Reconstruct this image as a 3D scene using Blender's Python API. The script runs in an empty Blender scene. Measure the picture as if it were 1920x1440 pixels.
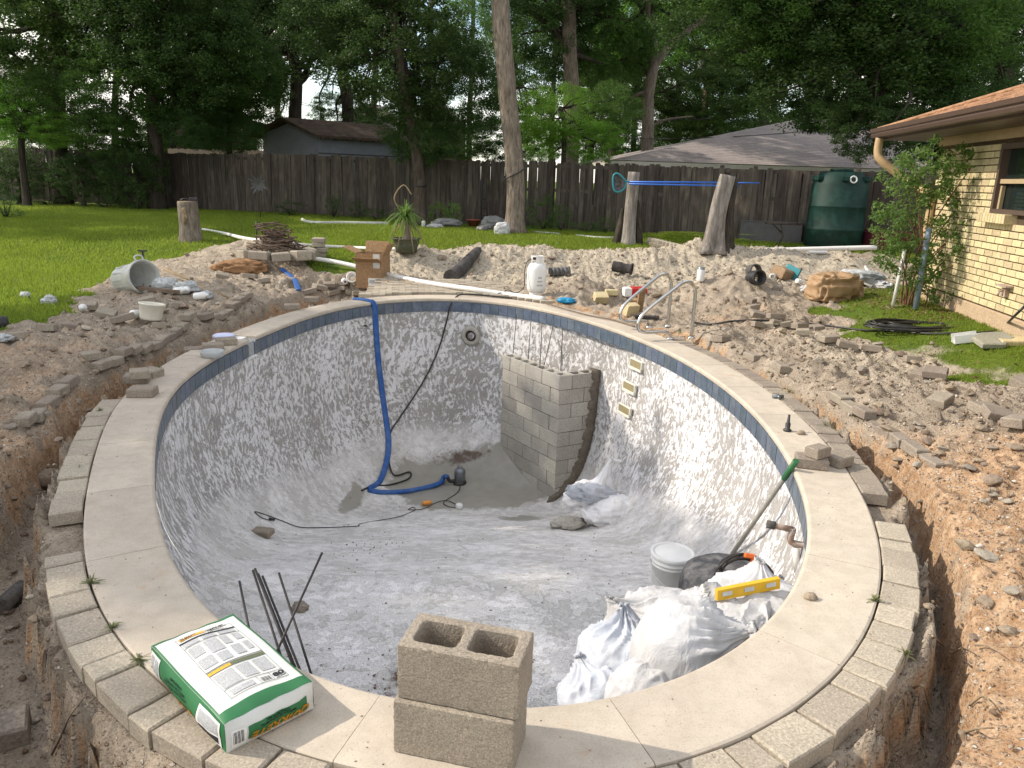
import bpy, bmesh, math, random
import numpy as np
from mathutils import Vector, Matrix, Euler
from mathutils.geometry import tessellate_polygon

# ------------------------------------------------------------------ camera, world, sun, exposure
SC = bpy.context.scene
COL = SC.collection
CAM_F, CAM_P, CAM_R, CAM_H = 1443.0, math.radians(15), math.radians(1.8), 1.81
cam = bpy.data.objects.new('camera', bpy.data.cameras.new('camera'))
COL.objects.link(cam); SC.camera = cam
cam.data.sensor_width = 36; cam.data.lens = CAM_F / 1920 * 36
cam.data.clip_start = 0.05; cam.data.clip_end = 1500
_r0 = Vector((1, 0, 0)); _d0 = Vector((0, -math.sin(CAM_P), -math.cos(CAM_P))); _fw = Vector((0, math.cos(CAM_P), -math.sin(CAM_P)))
_c, _s = math.cos(CAM_R), math.sin(CAM_R)
_right = _r0 * _c - _d0 * _s; _up = -_r0 * _s - _d0 * _c
_m = Matrix((_right, _up, -_fw)).transposed().to_4x4(); _m.translation = Vector((0, 0, CAM_H))
cam.matrix_world = _m

SUN_DIR = Vector((-0.534, 0.072, 0.390)).normalized()
SUN_EL = math.asin(SUN_DIR.z); SUN_AZ = math.atan2(SUN_DIR.x, SUN_DIR.y)
W = bpy.data.worlds.new('World'); SC.world = W; W.use_nodes = True
wn = W.node_tree; wn.nodes.clear()
sky = wn.nodes.new('ShaderNodeTexSky'); sky.sky_type = 'NISHITA'; sky.sun_disc = False
sky.sun_elevation = SUN_EL; sky.sun_rotation = SUN_AZ; sky.air_density = 1.0; sky.dust_density = 1.0; sky.ozone_density = 1.2
bg = wn.nodes.new('ShaderNodeBackground'); bg.inputs['Strength'].default_value = 0.15
wo = wn.nodes.new('ShaderNodeOutputWorld')
_tc = wn.nodes.new('ShaderNodeTexCoord'); _no = wn.nodes.new('ShaderNodeTexNoise'); _no.inputs['Scale'].default_value = 2.6; _no.inputs['Detail'].default_value = 8; _no.inputs['Roughness'].default_value = .6
_rp = wn.nodes.new('ShaderNodeValToRGB'); _rp.color_ramp.elements[0].position = .42; _rp.color_ramp.elements[1].position = .60
_mx = wn.nodes.new('ShaderNodeMix'); _mx.data_type = 'RGBA'; _mx.inputs[7].default_value = (7.9, 7.5, 6.9, 1)
wn.links.new(_tc.outputs['Generated'], _no.inputs['Vector']); wn.links.new(_no.outputs[0], _rp.inputs[0]); wn.links.new(_rp.outputs[0], _mx.inputs[0]); wn.links.new(sky.outputs[0], _mx.inputs[6])
wn.links.new(_mx.outputs[2], bg.inputs[0]); wn.links.new(bg.outputs[0], wo.inputs[0])
sl = bpy.data.lights.new('sun', 'SUN'); sl.energy = 2.9; sl.angle = math.radians(0.6); sl.color = (1.0, 0.90, 0.77)
so = bpy.data.objects.new('sun', sl); COL.objects.link(so); so.rotation_euler = SUN_DIR.to_track_quat('Z', 'Y').to_euler()
so.location = (-20, 4, 20)
SC.view_settings.view_transform = 'Standard'; SC.view_settings.look = 'None'
SC.view_settings.exposure = 0.74; SC.view_settings.gamma = 1.0; SC.view_settings.use_curve_mapping = False
SC.render.engine = 'CYCLES'
SC.cycles.max_bounces = 6; SC.cycles.diffuse_bounces = 4; SC.cycles.transparent_max_bounces = 8

# ------------------------------------------------------------------ object helpers
def tag(o, label=None, cat=None, group=None, kind=None):
    if label: o['label'] = label
    if cat: o['category'] = cat
    if group: o['group'] = group
    if kind: o['kind'] = kind
    return o

def empty(name, loc=(0, 0, 0), rz=0, label=None, cat=None, group=None):
    o = bpy.data.objects.new(name, None); COL.objects.link(o)
    o.empty_display_size = 0.1
    o.location = loc; o.rotation_euler = (0, 0, rz)
    return tag(o, label, cat, group)

def link(name, me, parent=None, loc=(0, 0, 0), rot=(0, 0, 0), scale=(1, 1, 1)):
    o = bpy.data.objects.new(name, me); COL.objects.link(o)
    o.parent = parent; o.location = loc; o.rotation_euler = rot; o.scale = scale
    return o

def kids(o): return [c for c in o.children]
def copy_tree(o, parent=None):
    ch = kids(o)
    c = o.copy(); COL.objects.link(c); c.parent = parent
    for k in ch: copy_tree(k, c)
    return c

def np_mesh(name, verts, faces, mat=None, smooth=False, attrs=None, uv=None):
    """verts (n,3) array, faces (m,k) int array with k = 3 or 4"""
    verts = np.asarray(verts, dtype=np.float32); faces = np.asarray(faces, dtype=np.int32)
    me = bpy.data.meshes.new(name); m, k = faces.shape
    me.vertices.add(len(verts)); me.vertices.foreach_set('co', verts.ravel())
    me.loops.add(m * k); me.loops.foreach_set('vertex_index', faces.ravel())
    me.polygons.add(m); me.polygons.foreach_set('loop_start', np.arange(m, dtype=np.int32) * k)
    me.polygons.foreach_set('loop_total', np.full(m, k, dtype=np.int32))
    if smooth: me.polygons.foreach_set('use_smooth', np.ones(m, dtype=bool))
    me.update(calc_edges=True)
    if attrs:
        for an, arr in attrs.items():
            a = me.color_attributes.new(an, 'FLOAT_COLOR', 'POINT')
            arr = np.asarray(arr, dtype=np.float32)
            a.data.foreach_set('color', np.c_[arr, np.ones(len(arr))].astype(np.float32).ravel() if arr.shape[1] == 3 else arr.ravel())
    if uv is not None:
        l = me.uv_layers.new(name='UVMap'); u = np.asarray(uv, dtype=np.float32)[faces.ravel()]
        l.data.foreach_set('uv', u.ravel())
    if mat: me.materials.append(mat)
    return me

class MB:
    """collects shapes; mesh(name, material) turns them into ONE mesh"""
    def __init__(s): s.v = []; s.f = []; s.sm = []; s.M = Matrix.Identity(4)
    def _add(s, vs, fs, smooth=False):
        n = len(s.v); s.v += [s.M @ Vector(v) for v in vs]
        s.f += [[n + i for i in f] for f in fs]; s.sm += [smooth] * len(fs); return s
    def box(s, c, d, rz=0, ch=0, R=None):
        x, y, z = d[0] / 2, d[1] / 2, d[2] / 2
        R = R or Matrix.Rotation(rz, 3, 'Z'); c = Vector(c)
        if ch:
            P = []
            for zz, k in ((-z, ch), (-z + ch, 0), (z - ch, 0), (z, ch)):
                P += [(-x + k, -y + k, zz), (x - k, -y + k, zz), (x - k, y - k, zz), (-x + k, y - k, zz)]
            F = [[3, 2, 1, 0], [12, 13, 14, 15]]
            for r in range(3):
                for i in range(4): F.append([r * 4 + i, r * 4 + (i + 1) % 4, r * 4 + 4 + (i + 1) % 4, r * 4 + 4 + i])
        else:
            P = [(-x, -y, -z), (x, -y, -z), (x, y, -z), (-x, y, -z), (-x, -y, z), (x, -y, z), (x, y, z), (-x, y, z)]
            F = [[3, 2, 1, 0], [4, 5, 6, 7], [0, 1, 5, 4], [1, 2, 6, 5], [2, 3, 7, 6], [3, 0, 4, 7]]
        return s._add([c + R @ Vector(p) for p in P], F)
    def prism(s, poly, z0, z1, ch=0, zf=None):
        n = len(poly); cx = sum(p[0] for p in poly) / n; cy = sum(p[1] for p in poly) / n
        def inset(p, k):
            d = math.hypot(p[0] - cx, p[1] - cy) or 1; t = 1 - k * 1.3 / d
            return (cx + (p[0] - cx) * t, cy + (p[1] - cy) * t)
        R = [(z0, 0), (z1 - ch, 0), (z1, ch)] if ch else [(z0, 0), (z1, 0)]
        V = [(*inset(p, k), z) for z, k in R for p in poly]
        F = [list(range(n))[::-1], [(len(R) - 1) * n + i for i in range(n)]]
        for r in range(len(R) - 1):
            for i in range(n): F.append([r * n + i, r * n + (i + 1) % n, (r + 1) * n + (i + 1) % n, (r + 1) * n + i])
        return s._add(V, F)
    def tube(s, pts, r, n=8, cap=True, smooth=True):
        pts = [Vector(p) for p in pts]; rs = r if isinstance(r, (list, tuple)) else [r] * len(pts)
        V = []; up = None
        for i, p in enumerate(pts):
            t = (pts[min(i + 1, len(pts) - 1)] - pts[max(i - 1, 0)])
            t = t.normalized() if t.length > 1e-9 else Vector((0, 0, 1))
            if up is None: up = t.orthogonal().normalized()
            up = (up - t * up.dot(t)); up = up.normalized() if up.length > 1e-6 else t.orthogonal().normalized()
            b = t.cross(up)
            V += [p + (up * math.cos(2 * math.pi * k / n) + b * math.sin(2 * math.pi * k / n)) * rs[i] for k in range(n)]
        F = []
        for i in range(len(pts) - 1):
            for k in range(n): F.append([i * n + k, i * n + (k + 1) % n, (i + 1) * n + (k + 1) % n, (i + 1) * n + k])
        s._add(V, F, smooth)
        if cap:
            m = len(s.v) - len(V)
            s.f += [[m + k for k in range(n)][::-1], [m + (len(pts) - 1) * n + k for k in range(n)]]; s.sm += [False, False]
        return s
    def lathe(s, prof, n=24, c=(0, 0, 0), smooth=True):
        V = [(c[0] + r * math.cos(2 * math.pi * k / n), c[1] + r * math.sin(2 * math.pi * k / n), c[2] + z) for r, z in prof for k in range(n)]
        F = []
        for i in range(len(prof) - 1):
            for k in range(n): F.append([i * n + k, i * n + (k + 1) % n, (i + 1) * n + (k + 1) % n, (i + 1) * n + k])
        return s._add(V, F, smooth)
    def mesh(s, name, mat=None):
        me = bpy.data.meshes.new(name); me.from_pydata([tuple(v) for v in s.v], [], s.f)
        me.polygons.foreach_set('use_smooth', s.sm)
        if mat: me.materials.append(mat)
        me.update(); return me
    def obj(s, name, mat, parent=None, loc=(0, 0, 0), rot=(0, 0, 0)):
        return link(name, s.mesh(name, mat), parent, loc, rot)

def bend(ctrl, n=8):
    """smooth path through control points"""
    P = [Vector(p) for p in ctrl]; out = []
    for i in range(len(P) - 1):
        p0 = P[max(i - 1, 0)]; p1 = P[i]; p2 = P[i + 1]; p3 = P[min(i + 2, len(P) - 1)]
        for k in range(n):
            t = k / n
            out.append(0.5 * ((2 * p1) + (p2 - p0) * t + (2 * p0 - 5 * p1 + 4 * p2 - p3) * t * t + (3 * p1 - p0 - 3 * p2 + p3) * t ** 3))
    out.append(P[-1]); return out

def text_mesh(name, body, size, mat, ext=0.0008, bold=0.0, shear=0.0):
    cu = bpy.data.curves.new(name, 'FONT'); cu.body = body; cu.size = size; cu.extrude = ext
    cu.align_x = 'CENTER'; cu.align_y = 'CENTER'; cu.offset = bold; cu.shear = shear
    o = bpy.data.objects.new(name, cu); COL.objects.link(o)
    dg = bpy.context.evaluated_depsgraph_get()
    me = bpy.data.meshes.new_from_object(o.evaluated_get(dg)); me.name = name
    bpy.data.objects.remove(o); me.materials.clear(); me.materials.append(mat)
    return me

# ------------------------------------------------------------------ numpy noise
def _h(ix, iy, seed):
    n = (ix.astype(np.int64) * 374761393 + iy.astype(np.int64) * 668265263 + seed * 974711) & 0x7fffffff
    n = ((n ^ (n >> 13)) * 1274126177) & 0x7fffffff
    return ((n ^ (n >> 16)) & 0xffff) / 65535.0
def vnoise(x, y, seed=0):
    ix, iy = np.floor(x), np.floor(y); fx, fy = x - ix, y - iy
    fx = fx * fx * fx * (fx * (fx * 6 - 15) + 10); fy = fy * fy * fy * (fy * (fy * 6 - 15) + 10)
    a, b = _h(ix, iy, seed), _h(ix + 1, iy, seed); c, d = _h(ix, iy + 1, seed), _h(ix + 1, iy + 1, seed)
    return (a + (b - a) * fx + (c - a) * fy + (a - b - c + d) * fx * fy) * 2 - 1
def fbm(x, y, octv=4, seed=0, gain=0.5):
    s = np.zeros_like(x, dtype=float); a = 1.0
    for o in range(octv):
        s += a * vnoise(x * 2 ** o + o * 7.3, y * 2 ** o - o * 3.1, seed + o); a *= gain
    return s
def sstep(a, b, x):
    t = np.clip((x - a) / (b - a), 0, 1); return t * t * (3 - 2 * t)

# ------------------------------------------------------------------ pool outline
INN = [(-2.33,4.62),(-2.73,5.7),(-2.92,6.55),(-2.99,7.53),(-2.88,9.02),(-2.55,10.28),(-2.05,11.2),(-1.35,11.72),(-0.53,11.68),(0.28,11.12),(0.98,10.2),(1.53,9.1),(1.88,7.8),(2.03,6.46),(2.0,5.22),(1.82,4.35),(1.63,3.83),(1.38,3.3),(1.1,2.88),(.84,2.61),(.5,2.4),(.24,2.31),(-.08,2.29),(-.38,2.33),(-.67,2.43),(-.98,2.62),(-1.23,2.85),(-1.55,3.27),(-1.92,3.84)]
def _resample(Q, n):
    s = np.r_[0, np.cumsum(np.hypot(*np.diff(Q, axis=0).T))]; u = np.linspace(0, s[-1], n + 1)[:-1]
    return np.stack([np.interp(u, s, Q[:, 0]), np.interp(u, s, Q[:, 1])], 1)
def outline(n, H_=6):
    P = np.array(INN); m = len(P); out = []
    for i in range(m):
        p0, p1, p2, p3 = P[i - 1], P[i], P[(i + 1) % m], P[(i + 2) % m]
        for k in range(20):
            t = k / 20; out.append(.5 * ((2 * p1) + (p2 - p0) * t + (2 * p0 - 5 * p1 + 4 * p2 - p3) * t * t + (3 * p1 - p0 - 3 * p2 + p3) * t ** 3))
    Q = np.vstack([out, out[:1]]); R = _resample(Q, 512); z = R[:, 0] + 1j * R[:, 1]
    f = np.fft.fft(z); k = np.fft.fftfreq(512, 1 / 512); f[np.abs(k) > H_] = 0; z = np.fft.ifft(f)
    R = np.stack([z.real, z.imag], 1); return _resample(np.vstack([R, R[:1]]), n)
NP_ = 360
PC = outline(NP_)
_t = np.roll(PC, -1, 0) - np.roll(PC, 1, 0); _t /= np.hypot(*_t.T)[:, None]
PT = _t                                   # tangent
PN = np.stack([-_t[:, 1], _t[:, 0]], 1)    # a normal; made to point outwards below
_cen = PC.mean(0)
if ((PC - _cen) * PN).sum() < 0: PN = -PN
PERIM = np.hypot(*np.diff(np.vstack([PC, PC[:1]]), axis=0).T).sum()
def P_at(s):
    """pool outline at arc length s: point, outward normal, tangent"""
    u = (s / PERIM % 1) * NP_; i = int(u) % NP_; f = u - int(u); j = (i + 1) % NP_
    p = PC[i] * (1 - f) + PC[j] * f; n = PN[i] * (1 - f) + PN[j] * f; n /= np.hypot(*n)
    t = PT[i] * (1 - f) + PT[j] * f; t /= np.hypot(*t); return p, n, t
def pool_d(x, y):
    """signed distance to the outline, negative inside; also index of the nearest outline point"""
    x = np.atleast_1d(np.asarray(x, float)); y = np.atleast_1d(np.asarray(y, float))
    d = np.empty(x.shape); idx = np.empty(x.shape, int)
    fx, fy = x.ravel(), y.ravel(); D = np.empty(fx.shape); I = np.empty(fx.shape, int)
    for a in range(0, len(fx), 20000):
        q = (fx[a:a + 20000, None] - PC[None, :, 0]) ** 2 + (fy[a:a + 20000, None] - PC[None, :, 1]) ** 2
        k = q.argmin(1); I[a:a + 20000] = k
        D[a:a + 20000] = (fx[a:a + 20000] - PC[k, 0]) * PN[k, 0] + (fy[a:a + 20000] - PC[k, 1]) * PN[k, 1]
        dd = np.sqrt(q[np.arange(len(k)), k]); s = np.sign(D[a:a + 20000])
        D[a:a + 20000] = np.where(dd < 0.3, D[a:a + 20000], s * dd)
    return D.reshape(x.shape), I.reshape(x.shape)

# ------------------------------------------------------------------ terrain
MOUNDS = []   # (x, y, height, rx, ry, rotation)
def base_h(x, y):
    z = 0.45 * sstep(12.5, 19.5, y) * (1 - 0.25 * sstep(9, 14, x))
    z = z + 0.30 * sstep(3.6, 5.6, x) * sstep(3, 6, y) * (1 - sstep(11.5, 16, y))
    z = z + 0.05 * sstep(-4.5, -6, x) * (1 - sstep(11, 15, y))
    return z
def zone_trench(x, y, d):
    """inner edge, outer edge, depth of the trench around the pool"""
    left = x < -0.5
    do = np.where(left, np.interp(y, [2.0, 3.2, 4.4, 4.9, 5.9, 6.7, 8.3, 10.3, 11.0, 12.5], [1.05, 1.0, .82, .80, .70, .62, .66, .85, 1.1, 1.5]),
                  np.interp(y, [2.3, 2.8, 3.3, 4.1, 4.9, 5.6, 6.5, 7.4, 8.1, 9.4], [.80, .74, .68, .76, .86, .80, .74, .71, .66, .72]))
    di = np.where(left, np.interp(y, [2, 4, 5.2, 6, 7, 9, 11, 12], [.53, .52, .50, .44, .38, .38, .42, .55]), np.interp(y, [2, 6, 9], [.52, .51, .50]))
    dep = np.where(left, 0.42 * (1 - sstep(12.3, 12.9, y)), 0.40 * (1 - sstep(8.8, 9.8, y)))
    dep = dep * np.where(left, np.interp(y, [2, 5.5, 7.5, 11], [1.05, .9, .7, .8]), np.interp(y, [2, 5, 6, 9], [1.1, 1.0, .75, .45]))
    return di, do, dep
def terrain(x, y, detail=True):
    x = np.asarray(x, float); y = np.asarray(y, float)
    d, _ = pool_d(x, y); d = d.reshape(x.shape)
    z = base_h(x, y)
    n1 = fbm(x * 1.7, y * 1.7, 4, 3); n2 = fbm(x * 7, y * 7, 3, 11); n3 = fbm(x * 26, y * 26, 3, 23, 0.6)
    dirt = dirt_mask(x, y, d, n1)
    zs = z + 0.0
    # heaps
    for (mx, my, mh, rx, ry, ro) in MOUNDS:
        c, s = math.cos(ro), math.sin(ro); u = ((x - mx) * c + (y - my) * s) / rx; v = (-(x - mx) * s + (y - my) * c) / ry
        q = u * u + v * v + 0.16 * n1 + 0.07 * n2
        zs = zs + mh * np.exp(-1.25 * np.clip(q, 0, None)) * (1 + 0.10 * n2)
    di, do, dep = zone_trench(x, y, d)
    # spoil bank just outside the trench
    bank = np.where(x < -0.5, 0.10, 0.06) * sstep(0, 0.25, d - do) * (1 - sstep(0.7, 1.7, d - do)) * (dep > .05)
    zs = zs + bank * (1 + 0.5 * n1) * (1 - sstep(10, 12, y))
    rough = 0.030 * n1 + 0.014 * n2 + 0.008 * n3 + .042 * (np.abs(vnoise(x * 9.3, y * 9.3, 41)) - .25) + .024 * (np.abs(vnoise(x * 21.7 + .3 * n2, y * 21.7, 43)) - .25) * (1 + n2) + .05 * np.clip(n2 - .45, 0, 1) if detail else 0.03 * n1
    zs = zs + rough * dirt * sstep(.35, .8, d)
    # paver ledge, trench, coping bed
    w = 0.035 + 0.0 * d; e1 = di + 0.035 * n2 + 0.02 * n3; e2 = do + 0.035 * n1 + 0.020 * n2 + 0.009 * n3
    t = sstep(0, 0.07, d - e1) * (1 - sstep(-0.10, 0.0, d - e2))
    lip = np.where(d < 0.55, 1, 0)
    ledge = 1 - sstep(di - .01, di + .04, d)
    back = sstep(9.6, 10.6, y) * (x > -2.9)
    zledge = -0.085 - 0.012 * np.abs(n2)
    zs = zs * (1 - ledge) + ledge * np.where(back > 0.5, np.minimum(zs, -0.03), zledge)
    floor = -dep + 0.03 * n1 + 0.025 * n2 + 0.010 * n3
    zs = zs * (1 - t) + np.minimum(floor, zs) * t
    # clods crumbling down the outer wall
    zs = zs + 0.03 * n2 * t * (1 - t) * 4
    # the pit at the far end of the left trench, the hole behind the rails
    for (hx, hy, hr, hd) in ((-2.95, 12.9, .75, .38), (1.95, 12.0, .7, .22)):
        q = np.hypot((x - hx) / 1.25, y - hy) / hr + 0.14 * n1 + 0.08 * n2
        zs = zs - hd * (1 - sstep(0.55, 1.0, q)) * (d > .5)
    zs = np.where(d < 0.33, np.minimum(zs, -0.10), zs)
    zs = np.where((d < 0.34) , -0.10, zs)
    return zs, d, dirt, t
def dirt_mask(x, y, d, n1):
    # 1 where the ground is dug up, 0 where the lawn is whole
    le = np.interp(y, [2, 6, 7.8, 9.1, 10.2, 11.4, 13.2, 14.5, 16, 17.5, 18.5], [-7, -5.9, -5.3, -5.2, -5.9, -6.1, -6.5, -6.6, -5.9, -4.9, -4.2])
    m = sstep(-0.10, 0.10, x - le + 0.22 * n1)
    re = np.interp(y, [4, 6.2, 6.9, 7.7, 9.3, 10.8, 12.0, 13.5, 15.5, 19], [9, 5.2, 4.15, 3.95, 4.3, 4.4, 5.0, 6.8, 8.5, 8.5])
    re2 = re
    grassr = sstep(-0.12, 0.12, x - re2 + 0.25 * n1) * np.where((y < 14.5) & (x > 3), np.clip(.62 + .30 * n1 + .3 * sstep(0.2, 1.4, x - re2), 0, 1), 1)
    m = m * (1 - grassr)
    fe = np.interp(x, [-6.5, -4.6, -4.0, -3.4, -2.6, -2.2, -1, 0.5, 2.6, 4.7, 6.5, 8], [17.5, 16.6, 14.6, 13.8, 13.7, 15.6, 17.0, 16.8, 17.2, 18.2, 18.3, 17.8])
    m = m * (1 - sstep(-0.15, 0.15, y - fe + 0.3 * n1))
    return m
MOUNDS += [
    (-4.9, 14.9, .42, 1.15, 1.0, .3), (-5.6, 12.6, .16, .9, .9, 0), (-4.7, 11.0, .14, .8, 1.2, 0), (-4.55, 7.2, .12, .7, 1.4, .1),
    (-1.75, 14.8, .26, .75, .7, 0), (-0.55, 15.2, .34, .9, .8, 0), (0.55, 15.4, .30, .7, .75, 0), (1.75, 15.7, .25, .6, .7, 0),
    (2.7, 15.6, .28, .6, .7, 0), (3.9, 16.0, .44, .95, .8, 0), (5.3, 15.6, .36, 1.0, .8, 0), (6.6, 15.4, .30, .7, .7, 0), (-2.4, 14.6, .2, .5, .5, 0),
    (3.55, 12.2, .44, .9, .95, .2), (3.3, 10.6, .16, .7, .8, 0), (1.05, 12.75, .24, .55, .38, 0), (3.9, 5.4, .10, .9, 1.6, 0), (3.4, 3.4, .08, .7, 1.2, 0),
    (4.3, 13.9, .14, .9, .8, 0),
]
def th(x, y):
    return float(terrain(np.array([float(x)]), np.array([float(y)]))[0][0])

# ------------------------------------------------------------------ pool basin
def basin_D(y): return np.interp(y, [2, 4, 5.2, 9.4, 10.2, 12], [1.0, 1.02, 1.12, 2.50, 2.55, 2.55])
def pex(x, y): return 2.5 + 1.3 * np.exp(-((x - 1.0) ** 2 + (y - 10.1) ** 2) / .9)
def basin_z(x, y):
    d, _ = pool_d(x, y); w = np.clip(-d, 0, None); D = basin_D(np.atleast_1d(y)); R = .5 + .32 * D
    q = np.clip(1 - w / R, 0, 1); p = pex(np.atleast_1d(x), np.atleast_1d(y)); return np.where(w > 0, -D * (1 - q ** p) ** (1 / p), 0)

# ------------------------------------------------------------------ from a sight line to a place
def ray(px, py):
    u, w = px - 960, py - 720; u, w = _c * u + _s * w, -_s * u + _c * w
    v = w / CAM_F; return np.array([u / CAM_F, math.cos(CAM_P) - v * math.sin(CAM_P), -math.sin(CAM_P) - v * math.cos(CAM_P)])
def atz(px, py, z=0.0):
    d = ray(px, py); t = (z - CAM_H) / d[2]; return Vector((d[0] * t, d[1] * t, z))
def atY(px, py, Y):
    d = ray(px, py); t = Y / d[1]; return Vector((d[0] * t, Y, CAM_H + d[2] * t))
def hit(px, py, y0=1.2, y1=45):
    """point of the terrain (or of the basin) on a sight line"""
    d = ray(px, py); Y = np.concatenate([np.arange(y0, 16, .02), np.arange(16, y1, .06)]); X = d[0] / d[1] * Y; Z = CAM_H + d[2] / d[1] * Y
    T = np.where(pool_d(X, Y)[0] < 0, basin_z(X, Y), terrain(X, Y)[0])
    T = np.where((pool_d(X, Y)[0] >= 0) & (pool_d(X, Y)[0] < .33), 0.0, T)
    k = np.argmax(Z < T)
    if not (Z < T).any(): k = -1
    return Vector((X[k], Y[k], T[k]))
# ------------------------------------------------------------------ materials
class NT:
    def __init__(s, name):
        s.m = bpy.data.materials.new(name); s.m.use_nodes = True; s.t = s.m.node_tree; s.t.nodes.clear()
        s.out = s.n('ShaderNodeOutputMaterial'); s.b = s.n('ShaderNodeBsdfPrincipled')
        s.l(s.b.outputs[0], s.out.inputs[0])
    def n(s, t, **k):
        q = s.t.nodes.new(t)
        for a, v in k.items(): setattr(q, a, v)
        return q
    def l(s, a, b): s.t.links.new(a, b)
    def coord(s, kind='Object', rand=True, scale=None):
        tc = s.n('ShaderNodeTexCoord'); o = tc.outputs[kind]
        if rand:
            oi = s.n('ShaderNodeObjectInfo'); mu = s.n('ShaderNodeMath', operation='MULTIPLY'); mu.inputs[1].default_value = 37.0
            s.l(oi.outputs['Random'], mu.inputs[0]); ad = s.n('ShaderNodeVectorMath', operation='ADD')
            s.l(o, ad.inputs[0]); s.l(mu.outputs[0], ad.inputs[1]); o = ad.outputs[0]
        if scale:
            mp = s.n('ShaderNodeVectorMath', operation='MULTIPLY'); mp.inputs[1].default_value = scale; s.l(o, mp.inputs[0]); o = mp.outputs[0]
        return o
    def noise(s, vec, scale, detail=4, rough=.55, dist=0, out=0):
        q = s.n('ShaderNodeTexNoise'); s.l(vec, q.inputs['Vector']); q.inputs['Scale'].default_value = scale
        q.inputs['Detail'].default_value = detail; q.inputs['Roughness'].default_value = rough; q.inputs['Distortion'].default_value = dist
        return q.outputs[out]
    def voro(s, vec, scale, feature='F1', out='Distance'):
        q = s.n('ShaderNodeTexVoronoi', feature=feature); s.l(vec, q.inputs['Vector']); q.inputs['Scale'].default_value = scale; return q.outputs[out]
    def ramp(s, fac, stops, interp='LINEAR'):
        q = s.n('ShaderNodeValToRGB'); q.color_ramp.interpolation = interp; e = q.color_ramp.elements
        while len(e) < len(stops): e.new(0.5)
        for i, (p, c) in enumerate(stops):
            e[i].position = p; e[i].color = (*c, 1) if isinstance(c, tuple) else (c, c, c, 1)
        s.l(fac, q.inputs[0]); return q.outputs[0]
    def mix(s, f, a, b, mode='MIX'):
        q = s.n('ShaderNodeMix', data_type='RGBA', blend_type=mode)
        for val, i in ((f, 0), (a, 6), (b, 7)):
            if isinstance(val, (int, float)): q.inputs[i].default_value = val if i == 0 else (val, val, val, 1)
            elif isinstance(val, tuple): q.inputs[i].default_value = (*val, 1)
            else: s.l(val, q.inputs[i])
        return q.outputs[2]
    def math(s, op, a, b=None, clamp=False):
        q = s.n('ShaderNodeMath', operation=op, use_clamp=clamp)
        for i, v in ((0, a), (1, b)):
            if v is None: continue
            if isinstance(v, (int, float)): q.inputs[i].default_value = v
            else: s.l(v, q.inputs[i])
        return q.outputs[0]
    def bump(s, h, strength=.5, dist=.01, normal=None):
        q = s.n('ShaderNodeBump'); q.inputs['Strength'].default_value = strength; q.inputs['Distance'].default_value = dist; s.l(h, q.inputs['Height'])
        if normal: s.l(normal, q.inputs['Normal'])
        s.l(q.outputs[0], s.b.inputs['Normal']); return q.outputs[0]
    def vary(s, col, dv=.25, dh=.02):
        oi = s.n('ShaderNodeObjectInfo'); h = s.n('ShaderNodeHueSaturation')
        v = s.math('MULTIPLY_ADD', oi.outputs['Random'], dv); v.node.inputs[2].default_value = 1 - dv / 2
        h2 = s.math('MULTIPLY_ADD', oi.outputs['Random'], dh); h2.node.inputs[2].default_value = .5 - dh / 2
        s.l(v, h.inputs['Value']); s.l(h2, h.inputs['Hue']); s.l(col, h.inputs['Color']); return h.outputs[0]
    def col(s, c, rough=.85, spec=.25, metal=0):
        if isinstance(c, tuple): s.b.inputs['Base Color'].default_value = (*c, 1)
        else: s.l(c, s.b.inputs['Base Color'])
        if isinstance(rough, (int, float)): s.b.inputs['Roughness'].default_value = rough
        else: s.l(rough, s.b.inputs['Roughness'])
        s.b.inputs['Specular IOR Level'].default_value = spec; s.b.inputs['Metallic'].default_value = metal; return s.m

def mix3(a, b, t): return tuple(a[i] * (1 - t) + b[i] * t for i in range(3))
def sc(c, k): return tuple(min(1, x * k) for x in c)

def rough_mat(name, c, c2=None, scale=6, fine=90, rough=.9, bump=.35, bdist=.004, dv=.2, dh=.015, spec=.2, spots=None, kind='Object'):
    """granular stuff: two tones in patches, fine grain, a little relief, each object slightly different"""
    t = NT(name); v = t.coord(kind); c2 = c2 or sc(c, .7)
    a = t.noise(v, scale, 5, .6); f = t.noise(v, fine, 3, .7)
    k = t.mix(t.ramp(a, [(.3, 0.0), (.7, 1.0)]), c, c2)
    k = t.mix(t.ramp(f, [(.32, 1.0), (.68, 0.0)]), k, t.mix(.45, k, (0, 0, 0)))
    k = t.mix(t.ramp(f, [(.6, 0.0), (.8, .35)]), k, (1, 1, 1), 'SOFT_LIGHT')
    if spots:
        w = t.voro(v, spots[1]); k = t.mix(t.ramp(w, [(.0, 1.0), (.13, 1.0), (.2, 0.0)]), k, spots[0])
    k = t.vary(k, dv, dh); h = t.math('ADD', f, t.math('MULTIPLY', a, 1.5)); t.bump(h, bump, bdist)
    return t.col(k, rough, spec)

def plain(name, c, rough=.5, spec=.4, metal=0, dirt=.15, scale=9, dv=.0, bump=0, bdist=.002, dirtcol=None):
    t = NT(name); v = t.coord(); a = t.noise(v, scale, 6, .65)
    k = t.mix(t.ramp(a, [(.42, 0.0), (.72, dirt * 2)]), c, dirtcol or sc(c, .55))
    if dv: k = t.vary(k, dv)
    if bump: t.bump(t.noise(v, scale * 6, 4, .6), bump, bdist)
    r = t.math('MULTIPLY_ADD', a, .25); r.node.inputs[2].default_value = rough - .12
    return t.col(k, r, spec, metal)

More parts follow.
